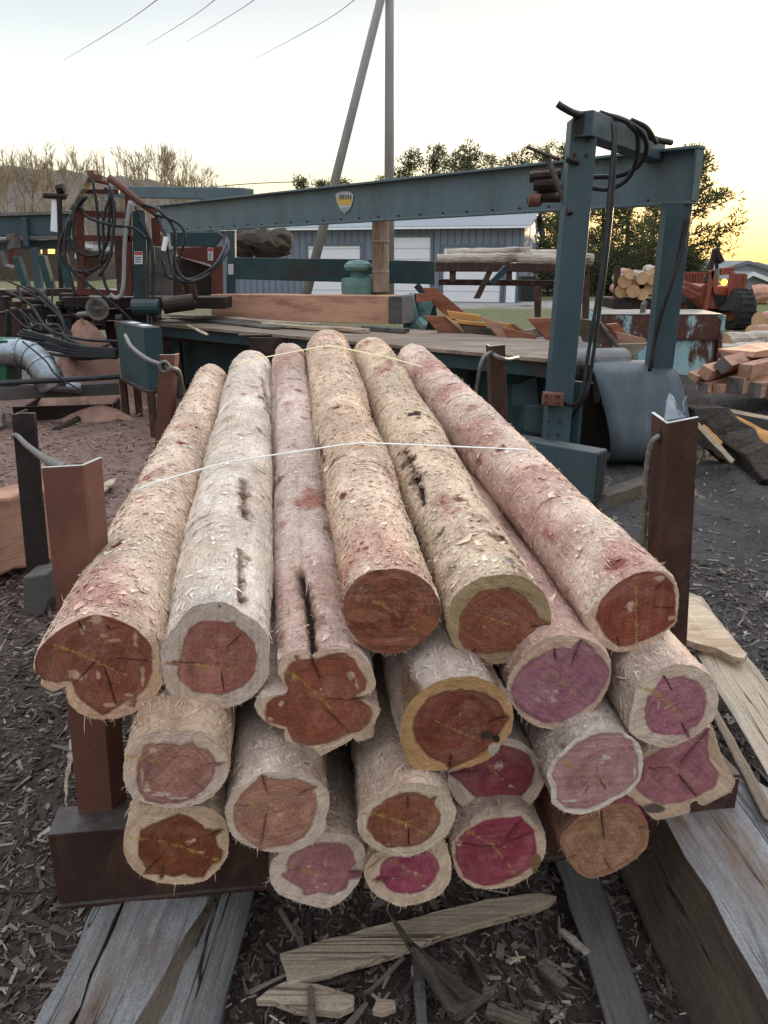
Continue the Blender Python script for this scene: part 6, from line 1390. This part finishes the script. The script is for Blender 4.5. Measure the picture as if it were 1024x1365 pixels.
for i, (x, y, s_, x2, y2, tl, em, lab) in enumerate(TI):
    Yn = 9.6; a = at(x, y, Yn); b = a+(at(x2, y2, Yn+2.2)-a); b.z = a.z+(.0 if tl == 0 else -.03); d = (b-a).normalized(); b = a+d*2.6
    sd = d.cross(Vector((0,0,1))); up = Vector((0,0,1))*math.cos(tl)+sd*math.sin(tl)
    w = s_*Yn/F*1.0
    board('square_timber', a, b, w, w, T['cedar'], up=up, endmat=T[em], segs=3, bevel=.006, seed=i); tag(bpy.data.objects['square_timber'+('' if i == 0 else '.%03d' % i)], lab, 'timber', 'square timbers stacked at right')
board('bearer', gz(930, 545, .06), gz(1150, 590, .06), .2, .12, T['greydark']); tag(bpy.data.objects['bearer'], 'dark bearer beam under the timber stack at right', 'beam')
f = MB(); 
board('long_plank', at(980,470,10.3), at(1120,455,12.0), .5, .08, T['cedar'], wob=.02); tag(bpy.data.objects['long_plank'], 'pinkish plank with white bark edge behind the timber stack', 'plank')
# peeled white logs on the ground behind
def rlog(name, p0, p1, r0, r1, m, label, cat='log', grp=None, seed=0, ends=None):
    r = random.Random(seed); p0 = Vector(p0); p1 = Vector(p1); n = 12; k = 10
    mb = MB(); pts = [p0.lerp(p1, i/k)+Vector((r.uniform(-1,1), r.uniform(-1,1), r.uniform(-1,1)))*r0*.12 for i in range(k+1)]
    mb.tube(pts, [r0+(r1-r0)*i/k+r.uniform(-.06,.06)*r0 for i in range(k+1)], n, 0, False)
    mb.f.append(list(range(n))[::-1]); mb.m.append(1); mb.f.append([k*n+j for j in range(n)]); mb.m.append(1)
    o = mb.build(name, [m, ends or T['logend']], smooth=False); return tag(o, label, cat, grp)
rlog('yard_log', at(957,468,14.5), at(1060,462,15.5), .14, .14, T['peeled'], 'thin whitish log on the ground behind the timber stack', seed=1, grp='peeled logs on the ground at right')
rlog('yard_log', at(966,455,15.6), at(1070,448,16.4), .17, .15, T['peeled'], 'whitish log lying behind the thin one, right edge', seed=2, grp='peeled logs on the ground at right')
rlog('yard_log', at(1002,442,17.5), at(1080,438,18.5), .15, .15, T['cedar'], 'brownish log at right edge in front of grass', seed=3, grp='peeled logs on the ground at right')
rlog('yard_log', at(1012,427,19), at(1090,420,20), .2, .2, T['cedar'], 'round brown log farthest back at the right edge', seed=4, grp='peeled logs on the ground at right')
# bark slabs sloping down at the belt
board('bark_slab', at(885,505,8.9), at(1050,640,6.3), .30, .14, T['bark'], up=(-.3,-.6,.6), wob=.05, segs=12, bevel=.02, seed=1); tag(bpy.data.objects['bark_slab.001'], 'long dark bark slab sloping to the ground beside the conveyor belt', 'slab')
board('bark_slab', at(925,565,7.4), at(1000,625,6.9), .22, .08, T['bark'], up=(-.4,-.5,.6), wob=.03, segs=8, bevel=.01, seed=4); tag(bpy.data.objects['bark_slab.002'], 'short bark slab leaning under the long dark one', 'slab')
board('edge_strip', at(928,566,7.0), at(977,617,6.75), .045, .10, T['pale'], up=(-.5,-.3,.6)); tag(bpy.data.objects['edge_strip'], 'pale sawn strip under the bark slabs', 'strip')
board('edge_strip', at(936,568,7.1), at(962,592,6.95), .04, .05, T['cedarorange'], up=(-.5,-.3,.6)); tag(bpy.data.objects['edge_strip.001'], 'narrow orange strip beside the pale sawn strip', 'strip')
board('torn_slab', at(958,555,8.4), at(1030,588,7.9), .16, .05, T['cedarorange'], up=(0,-.6,.6), wob=.02, seed=9); tag(bpy.data.objects['torn_slab'], 'torn orange-red slab lying over the long dark bark slab', 'slab')
# rack of pale logs on a rusty deck
Yr = 19.5
rk = thing('log_rack', 'rusty steel log deck carrying a row of pale logs before the garage', 'log rack', tuple(at(680, 420, Yr)))
f = MB(); pb_(f, [(580,349),(785,352),(785,363),(580,362)], Yr, .3); pb_(f, [(585,372),(780,374),(780,382),(585,380)], Yr+.3, .2); f.build('rack_rail', T['rust'], rk, bevel=.02)
for q in ([(713,382),(723,382),(721,423),(714,423)], [(650,362),(657,362),(640,398),(632,398)], [(600,360),(608,360),(608,376),(600,376)], [(747,362),(754,362),(754,420),(747,420)], [(676,362),(683,362),(683,376),(676,376)], [(778,362),(786,362),(786,425),(778,425)]):
    f = MB(); pb_(f, q, Yr+.05, .15); f.build('leg', T['rust'], rk, bevel=.01)
for i, (x0, y0, x1, y1, r, lab) in enumerate(((582,346,700,343,.13,'pale log lying at the left front of the log rack'),(690,345,790,346,.15,'pale log at the right front of the log rack'),(596,338,706,335,.12,'thin pale log behind, upper left of the log rack'),(700,339,780,340,.13,'short knotty log, upper right of the log rack'))):
    rlog('rack_log', at(x0,y0,Yr+.1+.3*(i > 1)), at(x1,y1,Yr+.1+.3*(i > 1)), r, r*.9, T['peeled'], lab, grp='pale logs on the rack', seed=i+20)
# pile of small logs on a trailer
tl_ = thing('log_trailer', 'low dark trailer with upright stake loaded with small round logs', 'trailer', tuple(gz(845, 418, 0)))
Yt = 25.0
f = MB(); pb_(f, [(818,398),(888,398),(888,412),(818,412)], Yt, 1.8); f.build('trailer_bed', T['rustdark'], tl_, bevel=.02)
for x_ in (832, 872):
    f = MB(); f.tube([at(x_,414,Yt-.05), at(x_,414,Yt+.2)], .28, 14); f.build('wheel', T['black'], tl_)
for q in ([(820,355),(828,355),(826,398),(819,398)], [(880,352),(887,352),(887,398),(880,398)]):
    f = MB(); pb_(f, q, Yt+.1, .12); f.build('trailer_stake', T['rust'], tl_, bevel=.01)
for i, (x, y, r) in enumerate(((829,388,.20),(833,374,.20),(844,388,.19),(847,378,.16),(857,393,.19),(857,370,.19),(867,384,.22),(870,372,.18),(839,366,.15),(874,362,.16))):
    L_ = 1.6; a = at(x, y, Yt-.1*(i % 3)); rlog('small_log', a, a+Vector((.25,L_,.05)), r, r*.9, T['peeled'] if i % 2 else T['cedar'], ['small log end, lowest left on the trailer','small log end above the lowest left one on trailer','ochre log end in the bottom middle of the trailer load','little log end wedged in the trailer load middle','bottom right orange log end of the trailer load','log end near the top right of the trailer load','dark mossy log end at the right of the trailer load','pale log sticking up at right of the trailer load','small topmost log end at left of the trailer load','pale topmost log end at far right of the trailer'][i], grp='small logs on the trailer', seed=i+40)
# red forwarder / skidder
tx = thing('log_skidder', 'red logging tractor with grapple boom and big black tyres, far right', 'tractor', tuple(gz(958, 436, 0)))
Yx = 23.5
def wheel(x, y, rr, wd, yy, rot=0):
    c = at(x, y, yy); f = MB(); f.lathe(c, (1,.15,0), [(-wd/2,rr*.55),(-wd/2,rr*.9),(-wd*.42,rr),(wd*.42,rr),(wd/2,rr*.9),(wd/2,rr*.55)], 22); w = f.build('tyre', T['black'], tx)
    f = MB(); f.lathe(c, (1,.15,0), [(-wd*.48,0),(-wd*.48,rr*.55),(wd*.48,rr*.55),(wd*.48,0)], 16); f.build('rim', T['tractor'], w)
    f = MB()
    for k in range(20):
        a = 2*math.pi*k/20; f.box(c+Vector((0, math.cos(a)*rr, math.sin(a)*rr)), (wd*.8,.05,.05), 0)
    f.build('tread_lug', T['black'], w)
wheel(984, 413, .58, .50, Yx-.2); wheel(922, 403, .50, .46, Yx+1.2); wheel(945, 412, .42, .3, Yx+1.6)
f = MB(); pb_(f, [(931,384),(940,378),(950,381),(975,381),(978,398),(972,412),(940,412),(930,398)], Yx, 1.4); f.build('hood', T['tractor'], tx, bevel=.04)
f = MB(); pb_(f, [(952,393),(971,393),(970,409),(954,409)], Yx-.02, .03); f.build('grille', T['black'], tx)
f = MB(); pb_(f, [(935,412),(996,408),(996,432),(940,436)], Yx+.35, .5); f.build('chassis', T['rustdark'], tx, bevel=.02)
f = MB()
for a, b in (((911,377),(932,385)), ((912,383),(934,394))): f.bar(at(*a, Yx), at(*b, Yx), .14, .12)
f.bar(at(940,414,Yx-.1), at(950,360,Yx-.1), .12, .12, (0,1,0)); f.bar(at(948,360,Yx-.1), at(955,392,Yx-.1), .14, .12, (0,1,0)); f.bar(at(970,420,Yx-.1), at(976,362,Yx-.1), .12, .12, (0,1,0)); f.bar(at(960,362,Yx), at(978,360,Yx), .14, .2); f.build('loader_arm', T['tractor'], tx, bevel=.02)
f = MB(); f.bar(at(943,378,Yx+.2), at(953,333,Yx+.2), .12, .16, (0,1,0)); f.bar(at(953,331,Yx+.2), at(962,350,Yx+.2), .16, .18, (0,1,0)); f.bar(at(955,340,Yx+.2), at(957,380,Yx+.2), .09, .09, (0,1,0)); f.build('grapple_boom', T['rustdark'], tx, bevel=.02)
f = MB(); f.tube([at(956,358,Yx), at(957,378,Yx)], .07, 8); f.build('cylinder_rod', T['galv'], tx)
f = MB()
for k in range(9): f.bar(at(913+k*4, 365, Yx+1.6), at(914+k*4, 384, Yx+1.6), .05, .05, (0,1,0))
f.bar(at(910,364,Yx+1.6), at(948,364,Yx+1.6), .07, .07); f.bar(at(912,384,Yx+1.6), at(948,384,Yx+1.6), .07, .07); f.build('bunk_rack', T['tractor'], tx); f = MB()
for k in range(6): f.bar(at(977+k*3, 367, Yx+1.0), at(973+k*3.1, 391, Yx+1.0), .06, .05, (0,1,0))
f.bar(at(974,366,Yx+1), at(994,366,Yx+1), .07, .07); f.bar(at(972,392,Yx+1), at(991,393,Yx+1), .09, .09); f.bar(at(994,366,Yx+1), at(990,394,Yx+1), .1, .1, (0,1,0)); f.build('bunk_rack', T['tractor'], tx)
f = MB(); f.lathe(at(965,376,Yx-.15), (0,-1,0), [(0,.02),(.0,.09),(.05,.09),(.06,.02)], 12); f.build('lit_lamp', T['lamp'], tx)
rlog('round_bale', at(1006,393,38), at(1022,393,38), .5, .5, T['cedar'], 'round brown bale beside the far grey house', 'bale', seed=9)
# ------------------------------------------------------------------ BUILDINGS
gl = Vector(at(276, 350, 43)); gr_ = Vector(at(697, 350, 39.0)); gl.z = gr_.z = 0
gd = (gr_-gl).normalized(); gn = Vector((-gd.y, gd.x, 0)); ht = at(540, 301, gl.lerp(gr_, .62).y).z
bl = thing('metal_garage', 'long blue-grey corrugated metal garage with white overhead doors', 'garage', tuple(gl))
Rg = Matrix((gd, gn, Vector((0,0,1)))).transposed().to_4x4()
def gpart(name, m, fn, par=bl):
    mb = MB(); fn(mb); me = bpy.data.meshes.new(name); me.from_pydata([tuple(p) for p in mb.v], [], mb.f); me.materials.append(m); me.update()
    o = bpy.data.objects.new(name, me); col.objects.link(o); o.parent = par; o.matrix_local = Rg if par is bl else Matrix(); return o
Lg = (gr_-gl).length; Dg = 15.0; rise = 1.1
gpart('wall', T['siding'], lambda mb: (mb.hexa([Vector(p) for p in ((0,0,-.3),(Lg,0,-.3),(Lg,Dg,-.3),(0,Dg,-.3),(0,0,ht-.12),(Lg,0,ht-.12),(Lg,Dg,ht-.12),(0,Dg,ht-.12))]),
     mb.prism([(Lg-.001,0,ht-.12),(Lg-.001,Dg,ht-.12),(Lg-.001,Dg/2,ht+rise-.12)], (-.1,0,0)), mb.prism([(0.001,0,ht-.12),(0.001,Dg,ht-.12),(0.001,Dg/2,ht+rise-.12)], (.1,0,0))))
gpart('roof', T['metalroof'], lambda mb: (mb.hexa([Vector(p) for p in ((-.3,-.35,ht-.14),(Lg+.3,-.35,ht-.14),(Lg+.3,Dg/2,ht+rise-.1),(-.3,Dg/2,ht+rise-.1),(-.3,-.35,ht-.04),(Lg+.3,-.35,ht-.04),(Lg+.3,Dg/2,ht+rise),(-.3,Dg/2,ht+rise))]),
     mb.hexa([Vector(p) for p in ((-.3,Dg/2,ht+rise-.1),(Lg+.3,Dg/2,ht+rise-.1),(Lg+.3,Dg+.35,ht-.14),(-.3,Dg+.35,ht-.14),(-.3,Dg/2,ht+rise),(Lg+.3,Dg/2,ht+rise),(Lg+.3,Dg+.35,ht-.04),(-.3,Dg+.35,ht-.04))])))
gpart('gutter', T['white'], lambda mb: mb.bar((-.3,-.40,ht-.12), (Lg+.3,-.40,ht-.12), .10, .10))
def onwall(px, py):
    d = ray(px, py); t = (gl-CAM).dot(gn)/d.dot(gn); p = CAM+d*t; return (p-gl).dot(gd), p.z
for (x0, y0, x1) in ((411,328,480), (524,316,574), (592,330,669)):
    a, zt_ = onwall(x0, y0); b, _ = onwall(x1, y0)
    gpart('door_frame', T['metalroof'], lambda mb: (mb.bar((a-.08,-.03,0), (a-.08,-.03,zt_+.1), .14, .08, (0,1,0)), mb.bar((b+.08,-.03,0), (b+.08,-.03,zt_+.1), .14, .08, (0,1,0)), mb.bar((a-.15,-.035,zt_+.07), (b+.15,-.035,zt_+.07), .08, .12)))
    gpart('overhead_door', T['door'], lambda mb: mb.hexa([Vector(p) for p in ((a,-.025,.0),(b,-.025,.0),(b,.04,.0),(a,.04,.0),(a,-.025,zt_),(b,-.025,zt_),(b,.04,zt_),(a,.04,zt_))]))
a, z1 = onwall(676, 366); b, _ = onwall(688, 366)
gpart('side_door', T['white'], lambda mb: mb.hexa([Vector(p) for p in ((a,-.02,0),(b,-.02,0),(b,.04,0),(a,.04,0),(a,-.02,2.1),(b,-.02,2.1),(b,.04,2.1),(a,.04,2.1))]))
lx, lz = onwall(540, 305); gpart('wall_lamp', T['roller'], lambda mb: mb.box((lx,-.12,lz), (.5,.2,.15)))
b_ = gz(705, 401, 0); f = MB(); pb_(f, [(695,368),(716,368),(717,402),(694,402)], 36, .8); tag(f.build('dumpster', T['black'], bevel=.05), 'black waste bin standing at the right corner of the garage', 'bin')
f2 = MB(); pb_(f2, [(698,374),(704,374),(704,378),(698,378)], 35.985, .01); f2.build('orange_label', T['lamp'] if False else T['tractor'], bpy.data.objects['dumpster'])
def house(pk, eL, eR, base, Y, depth, wall, roof, label, over=.3, trim=None, windows=()):
    """gable end facing the viewer"""
    P = at(*pk, Y); L_ = at(*eL, Y); R_ = at(*eR, Y); zb = 0
    t = thing('house', label, 'house', (P.x, Y, 0)); t_ = .25
    f = MB(); f.prism([(L_.x, Y, -.5), (R_.x, Y, -.5), (R_.x, Y, R_.z-.05), (P.x, Y, P.z-.25), (L_.x, Y, L_.z-.05)], (0, depth, 0)); f.build('wall', wall, t)
    for a in (L_, R_):
        f = MB(); e = (a-P); e2 = P+e*1.08; f.prism([Vector((P.x, Y-over, P.z)), Vector((e2.x, Y-over, e2.z)), Vector((e2.x, Y-over, e2.z-t_)), Vector((P.x, Y-over, P.z-t_))], (0, depth+over*2, 0)); f.build('roof', roof, t)
        if trim:
            f = MB(); f.prism([Vector((P.x, Y-over-.05, P.z)), Vector((e2.x, Y-over-.05, e2.z)), Vector((e2.x, Y-over-.05, e2.z-t_)), Vector((P.x, Y-over-.05, P.z-t_))], (0, .04, 0)); f.build('fascia', trim, t)
    for (x0, y0, x1, y1, m) in windows:
        f = MB(); pb_(f, [(x0,y0),(x1,y0),(x1,y1),(x0,y1)], Y-.03, .05); f.build('window', m, t)
    return t
house((996,347), (935,366), (1058,366), 400, 62, 14, T['sidingfar'], T['roof'], 'larger grey gabled house farther back at the right edge')
house((1002,362), (984,372), (1034,375), 400, 52, 10, T['sidingfar'], T['roof'], 'small grey house with white gable trim, right edge', trim=T['white'])
house((745,330), (700,348), (800,352), 390, 75, 12, T['sidingfar'], T['roof'], 'low grey house behind the pines, right of the garage')
house((40,318), (-40,330), (118,330), 352, 88, 12, T['trunk'], T['roof'], 'brown house with lit orange windows on the far left', windows=((53,333,56,338,T['litwin']), (64,332,73,338,T['litwin']), (100,334,110,344,T['white'])))
# utility pole with brace, wires
Yp = 28
u0 = gz(519, 424, 0); tp = at(519.5, -60, Yp)
f = MB(); f.tube([Vector((tp.x, Yp, -.3)), Vector((tp.x, Yp, tp.z))], [.19,.13], 14); tag(f.build('utility_pole', T['utility'], smooth=True), 'tall upright wooden utility pole behind the sawmill', 'utility pole')
f = MB(); a = at(398, 424, Yp-.4); a.z = -.2; b = at(513, -22, Yp-.25); f.tube([a, b], [.17,.13], 12); tag(f.build('brace_pole', T['utility'], smooth=True), 'slanting wooden brace pole leaning against the upright utility pole', 'utility pole')
f = MB(); f.tube([at(499,320,Yp-.6), at(499,420,Yp-.6)], .05, 8)
for i, (p0, p1, p2) in enumerate((((226,-12),(148,42),(85,80)), ((302,-12),(244,30),(195,60)), ((356,-12),(300,25),(250,55)), ((492,-14),(415,38),(340,78)))):
    f = MB(); Ys = (20, 45, 110); f.tube(curve([at(*p0, 20), at(*p1, 42), at(*p2, 100)], 8), [.012]*8+[.016]*8+[.02], 5)
    tag(f.build('power_line', T['roller']), ['thin overhead wire at far upper left', 'second thin overhead wire from the left', 'third overhead wire, left of the poles', 'overhead wire nearest the wooden poles'][i], 'wire', 'overhead power lines')
f = MB(); f.tube(curve([at(205,262,22), at(260,252,22), at(330,245,22), at(400,242,22)], 6), .012, 5); tag(f.build('power_line', T['roller']), 'low wire arching just above the long teal beam', 'wire')
# ------------------------------------------------------------------ HILL AND TREES
f = MB(); vs = []; fs = []; n1_, n2_ = 90, 14
hr = np.random.default_rng(8)
for j in range(n2_):
    for i in range(n1_):
        t = i/(n1_-1); x = -175+t*260; y = 125+j*10
        prof = np.interp(x, [-175,-110,-75,-52,-38,-20,5,30,85], [24,22,21,19,15,11,7,4,1])
        hz_ = prof*min(1, j/5)**.8*(1 if j < 9 else .95)+hr.normal(0, .5)*min(1, j/3); vs.append((x, y, hz_-.2))
for j in range(n2_-1):
    for i in range(n1_-1): fs.append((j*n1_+i, j*n1_+i+1, (j+1)*n1_+i+1, (j+1)*n1_+i))
T['hill'] = mat('wooded_hillside', (.075,.062,.055), (.14,.118,.098), .35, (1,1,.4), .95, 0, .8, .5)
f.add(vs, fs); hl = f.build('hill', T['hill'], smooth=True); hl['kind'] = 'structure'
def bare_tree(mb, base, h, seed, r0=.22, spread=.45, depth=5, m=0, minr=.028):
    R = random.Random(seed)
    def grow(p, d, ln, r, k):
        q = p+d*ln; mid = p.lerp(q, .5)+Vector((R.uniform(-1,1), R.uniform(-1,1), 0))*ln*.05
        mb.tube([p, mid, q], [r, r*.85, r*.68], 4 if k > 1 else 6, m, False)
        if k >= depth: return
        for c in range(R.choice((2,3,3)) if k < depth-1 else 3):
            a = R.uniform(0, 2*math.pi); s_ = spread*R.uniform(.5, 1.25); e = d.orthogonal().normalized(); e.rotate(Matrix.Rotation(a, 3, d))
            nd = (d+e*s_+Vector((0,0,.12))).normalized(); grow(p.lerp(q, R.uniform(.75, 1)) if c else q, nd, ln*R.uniform(.60, .86), max(r*.6, minr), k+1)
    grow(Vector(base), Vector((R.uniform(-.06,.06), R.uniform(-.06,.06), 1)).normalized(), h*.27, r0, 0)
BT = [(8,330,198,100,'tall bare tree at the left edge, dense pale twigs'), (24,332,203,105,'bare tree second from the left edge on the hill'), (40,335,212,112,'slim bare tree among the leftmost ones'), (64,335,208,110,'bare tree with forked crown left of the guard cage'), (82,330,222,118,'low bare tree behind the white plate'), (100,330,205,110,'bare tree with wide twigs behind the cage hoses'), (122,330,206,112,'bare tree standing above the top of the red cage'),
      (148,330,216,120,'thin bare tree right of the red cage top'), (200,325,192,105,'tall bare tree above the second beam, many upright twigs'), (216,325,208,112,'bare tree with two stems above the overhead beam'), (236,325,202,108,'bare tree in the middle of the beam group'), (256,325,215,115,'small bare tree above the left half of the beam'), (274,325,228,120,'lowest bare tree right of the beam group'), (-20,330,195,100,'bare tree cut off by the left edge'), (170,326,232,125,'faint bare tree between cage and beam group')]
for i, (px, pb0, ptop, Y, lab) in enumerate(BT):
    top = at(px, ptop, Y).z; gzv = np.interp(at(px, 340, Y).x, [-175,-110,-75,-52,-38,-20,5,30,85], [24,22,21,19,15,11,7,4,1])*(max(0, (Y-125)/50))**.8*.6
    X = at(px, 330, Y).x; t = thing('bare_tree', lab, 'tree', (X, Y, gzv-.3), 'bare trees on the hillside')
    tk = MB(); tk.tube([(X, Y, gzv-.3), (X+.1, Y, gzv+(top-gzv)*.27)], [.26, .18], 7, 0, False); tk.build('trunk', T['trunk'], t)
    mb = MB(); hgt = (top-gzv); bare_tree(mb, (X, Y, gzv+hgt*.10), hgt*1.0, i+3, .2, .42, 6 if i not in (4, 7, 14) else 5, 0, .022); mb.build('crown', T['twig'], t)
# woods on the hill: one mass of bare stems
mb = MB(); R = random.Random(11)
for i in range(340):
    x = R.uniform(-150, 20); y = R.uniform(140, 220); j = (y-125)/10
    b0 = np.interp(x, [-175,-110,-75,-52,-38,-20,5,30,85], [24,22,21,19,15,11,7,4,1])*min(1, j/5)**.8
    h_ = R.uniform(2.2, 4.8); p = Vector((x, y, b0-.5))
    mb.tube([p, p+Vector((R.uniform(-.3,.3), 0, h_))], [.16, .04], 4, 0, False)
    for c in range(6):
        q = p+Vector((0, 0, h_*R.uniform(.35, .9))); mb.tube([q, q+Vector((R.uniform(-1.6,1.6), R.uniform(-1,1), R.uniform(.8,2.6)))], [.07,.03], 3, 0, False)
wd = mb.build('hillside_woods', T['twig'], loc=(0,170,0)); wd['kind'] = 'stuff'; tag(wd, 'mass of bare woods covering the far left hillside', 'woods')
# pines: trunk, limbs, needle clumps with gaps
def pine(px, ptop, Y, w, seed, lab, dens=1.0, low=.18, leaf=.17, sparse=.0, name='pine_tree'):
    R = random.Random(seed); X = at(px, 380, Y).x; top = at(px, ptop, Y).z
    t = thing(name, lab, 'tree', (X, Y, -.2), 'pine trees behind the garage')
    tk = MB(); lean = R.uniform(-.3, .3); ax = [Vector((X+lean*(k/6)**2+R.uniform(-.1,.1), Y, -.2+(top-.4)*k/6)) for k in range(7)]
    tk.tube(ax, [.24*(1-.82*k/6) for k in range(7)], 7)
    V = []; Fc = []; Cc = []; tips = []
    nb = int(46*dens)
    for k in range(nb):
        u = low+(1-low)*((k+R.random())/nb); hz_ = (top-.3)*u; p = ax[min(5, int(u*6))].lerp(ax[min(6, int(u*6)+1)], u*6-int(u*6) if u < 1 else 0)
        prof = w*(1.0-.72*max(0, (u-.45)/.55)**1.4)*(.55+.45*min(1, (u-low)/.25+.3)); a = R.uniform(0, 2*math.pi); ln = prof*R.uniform(.55, 1.1)
        d = Vector((math.cos(a), math.sin(a), R.uniform(.05, .55))).normalized(); q = p+d*ln; mid = p.lerp(q, .55)+Vector((0,0,-.06*ln))
        tk.tube([p, mid, q], [.055,.04,.02], 4, 0, False); tips += [(q, .50)]
        for c in range(3): tips.append((p.lerp(q, R.uniform(.45,.95))+Vector((R.uniform(-.5,.5), R.uniform(-.5,.5), R.uniform(-.1,.45))), R.uniform(.28,.5)))
    tips.append((ax[-1]+Vector((0,0,.1)), .3))
    tk.build('trunk', T['trunk'], t)
    for (c, rr) in tips:
        if R.random() < sparse: continue
        g_ = R.uniform(.7, 1.35)
        for k in range(int(30*dens)):
            v = Vector((R.gauss(0,1), R.gauss(0,1), R.gauss(0,.75))); v.normalize(); v *= rr*R.random()**.45; p = c+v
            d = (v.normalized()+Vector((R.uniform(-.6,.6), R.uniform(-.6,.6), R.uniform(-.1,.9)))).normalized(); s_ = d.cross(Vector((R.uniform(-1,1), R.uniform(-1,1), R.uniform(-1,1)))).normalized()
            L_ = leaf*R.uniform(.8, 1.6); W_ = leaf*R.uniform(.3, .6); b = len(V); V += [p-s_*W_*.5, p+s_*W_*.5, p+d*L_+s_*W_*.25, p+d*L_-s_*W_*.25]; Fc.append([b,b+1,b+2,b+3]); Cc += [(g_*R.uniform(.8,1.2),)*3+(1,)]*4
    mb = MB(); mb.v = V; mb.f = Fc; mb.m = [0]*len(Fc); mb.build('crown', T['needle'], t, colors=Cc)
PN = [(412,232,70,1.4,'small pine top left of the slanting brace pole'),(432,236,72,1.3,'small pine just behind the slanting brace pole'),(462,236,72,1.2,'little pine right of the slanting brace pole'),(508,232,72,1.3,'pine just left of the upright utility pole'),(540,197,66,2.3,'pine just right of the upright utility pole'),(572,190,64,2.4,'second pine right of the utility pole, with bare leader'),(600,196,66,2.4,'pine in the middle of the row above the beam'),(622,190,62,2.2,'tall pine with pointed top above the beam middle'),(655,206,66,2.4,'rounded pine left of the dark shrubby pair'),(684,200,62,2.4,'pine left of the valve block on the beam'),(712,192,66,2.6,'pine behind the control linkage of the beam'),(738,188,62,2.3,'tall pine beside the front teal post'),
      (765,215,58,2.8,'dense pine seen right behind the front teal post'),(800,222,60,2.8,'dense pine between the two teal posts, left'),(832,230,58,2.6,'dense pine between the two teal posts, middle'),(862,235,62,2.6,'dense pine beside the rear teal post'),(660,262,52,2.2,'low pine showing under the beam above the garage roof'),(706,268,50,2.2,'low pine at the right end of the garage')]
for i, (px, pt_, Y, w, lab) in enumerate(PN): pine(px, pt_, Y, w, 100+i, lab, dens=1.0, low=.12, sparse=.2 if i < 12 else .24)
pine(905, 200, 46, 3.3, 200, 'big airy pine glowing gold at right, beside the rear post', dens=1.25, low=.2, leaf=.17, sparse=.28)
def shrub(px, py, Y, w, h, seed, lab):
    R = random.Random(seed); c = at(px, py, Y); c.z = 0; t = thing('dark_shrub', lab, 'shrub', tuple(c), 'dark shrubs along the lot'); V = []; Fc = []; Cc = []
    st = MB()
    for k in range(9): st.tube([c, c+Vector((R.uniform(-w,w)*.7, R.uniform(-.5,.5), h*R.uniform(.5,.9)))], [.05,.02], 4, 0, False)
    st.build('stem', T['trunk'], t)
    for k in range(3600):
        a = R.uniform(0, 6.283); r = R.random()**.5; u = R.random(); p = c+Vector((math.cos(a)*r*w*(1-.5*u*u), math.sin(a)*r*w*.6, h*u*(1-.25*r*r)*(.8+.3*math.sin(a*3+seed))))
        d = Vector((R.uniform(-1,1), R.uniform(-1,1), R.uniform(-.3,1))).normalized(); s_ = d.orthogonal(); L_ = R.uniform(.15,.3); b = len(V); V += [p, p+s_*.06, p+d*L_+s_*.04, p+d*L_]; Fc.append([b,b+1,b+2,b+3]); Cc += [(R.uniform(.45,1),)*3+(1,)]*4
    mb = MB(); mb.v = V; mb.f = Fc; mb.m = [0]*len(Fc); mb.build('foliage', T['needle'], t, colors=Cc)
for i, (px, Y, w, h, lab) in enumerate(((760,48,3.0,3.0,'dark shrub behind the log rack, left'),(800,50,3.2,3.4,'dark shrub between the front post and log trailer'),(840,48,3.0,3.2,'dark shrub right above the trailer logs'),(905,44,1.9,2.9,'dark round shrub left of the red tractor'))): shrub(px, 398, Y, w, h, i+60, lab)
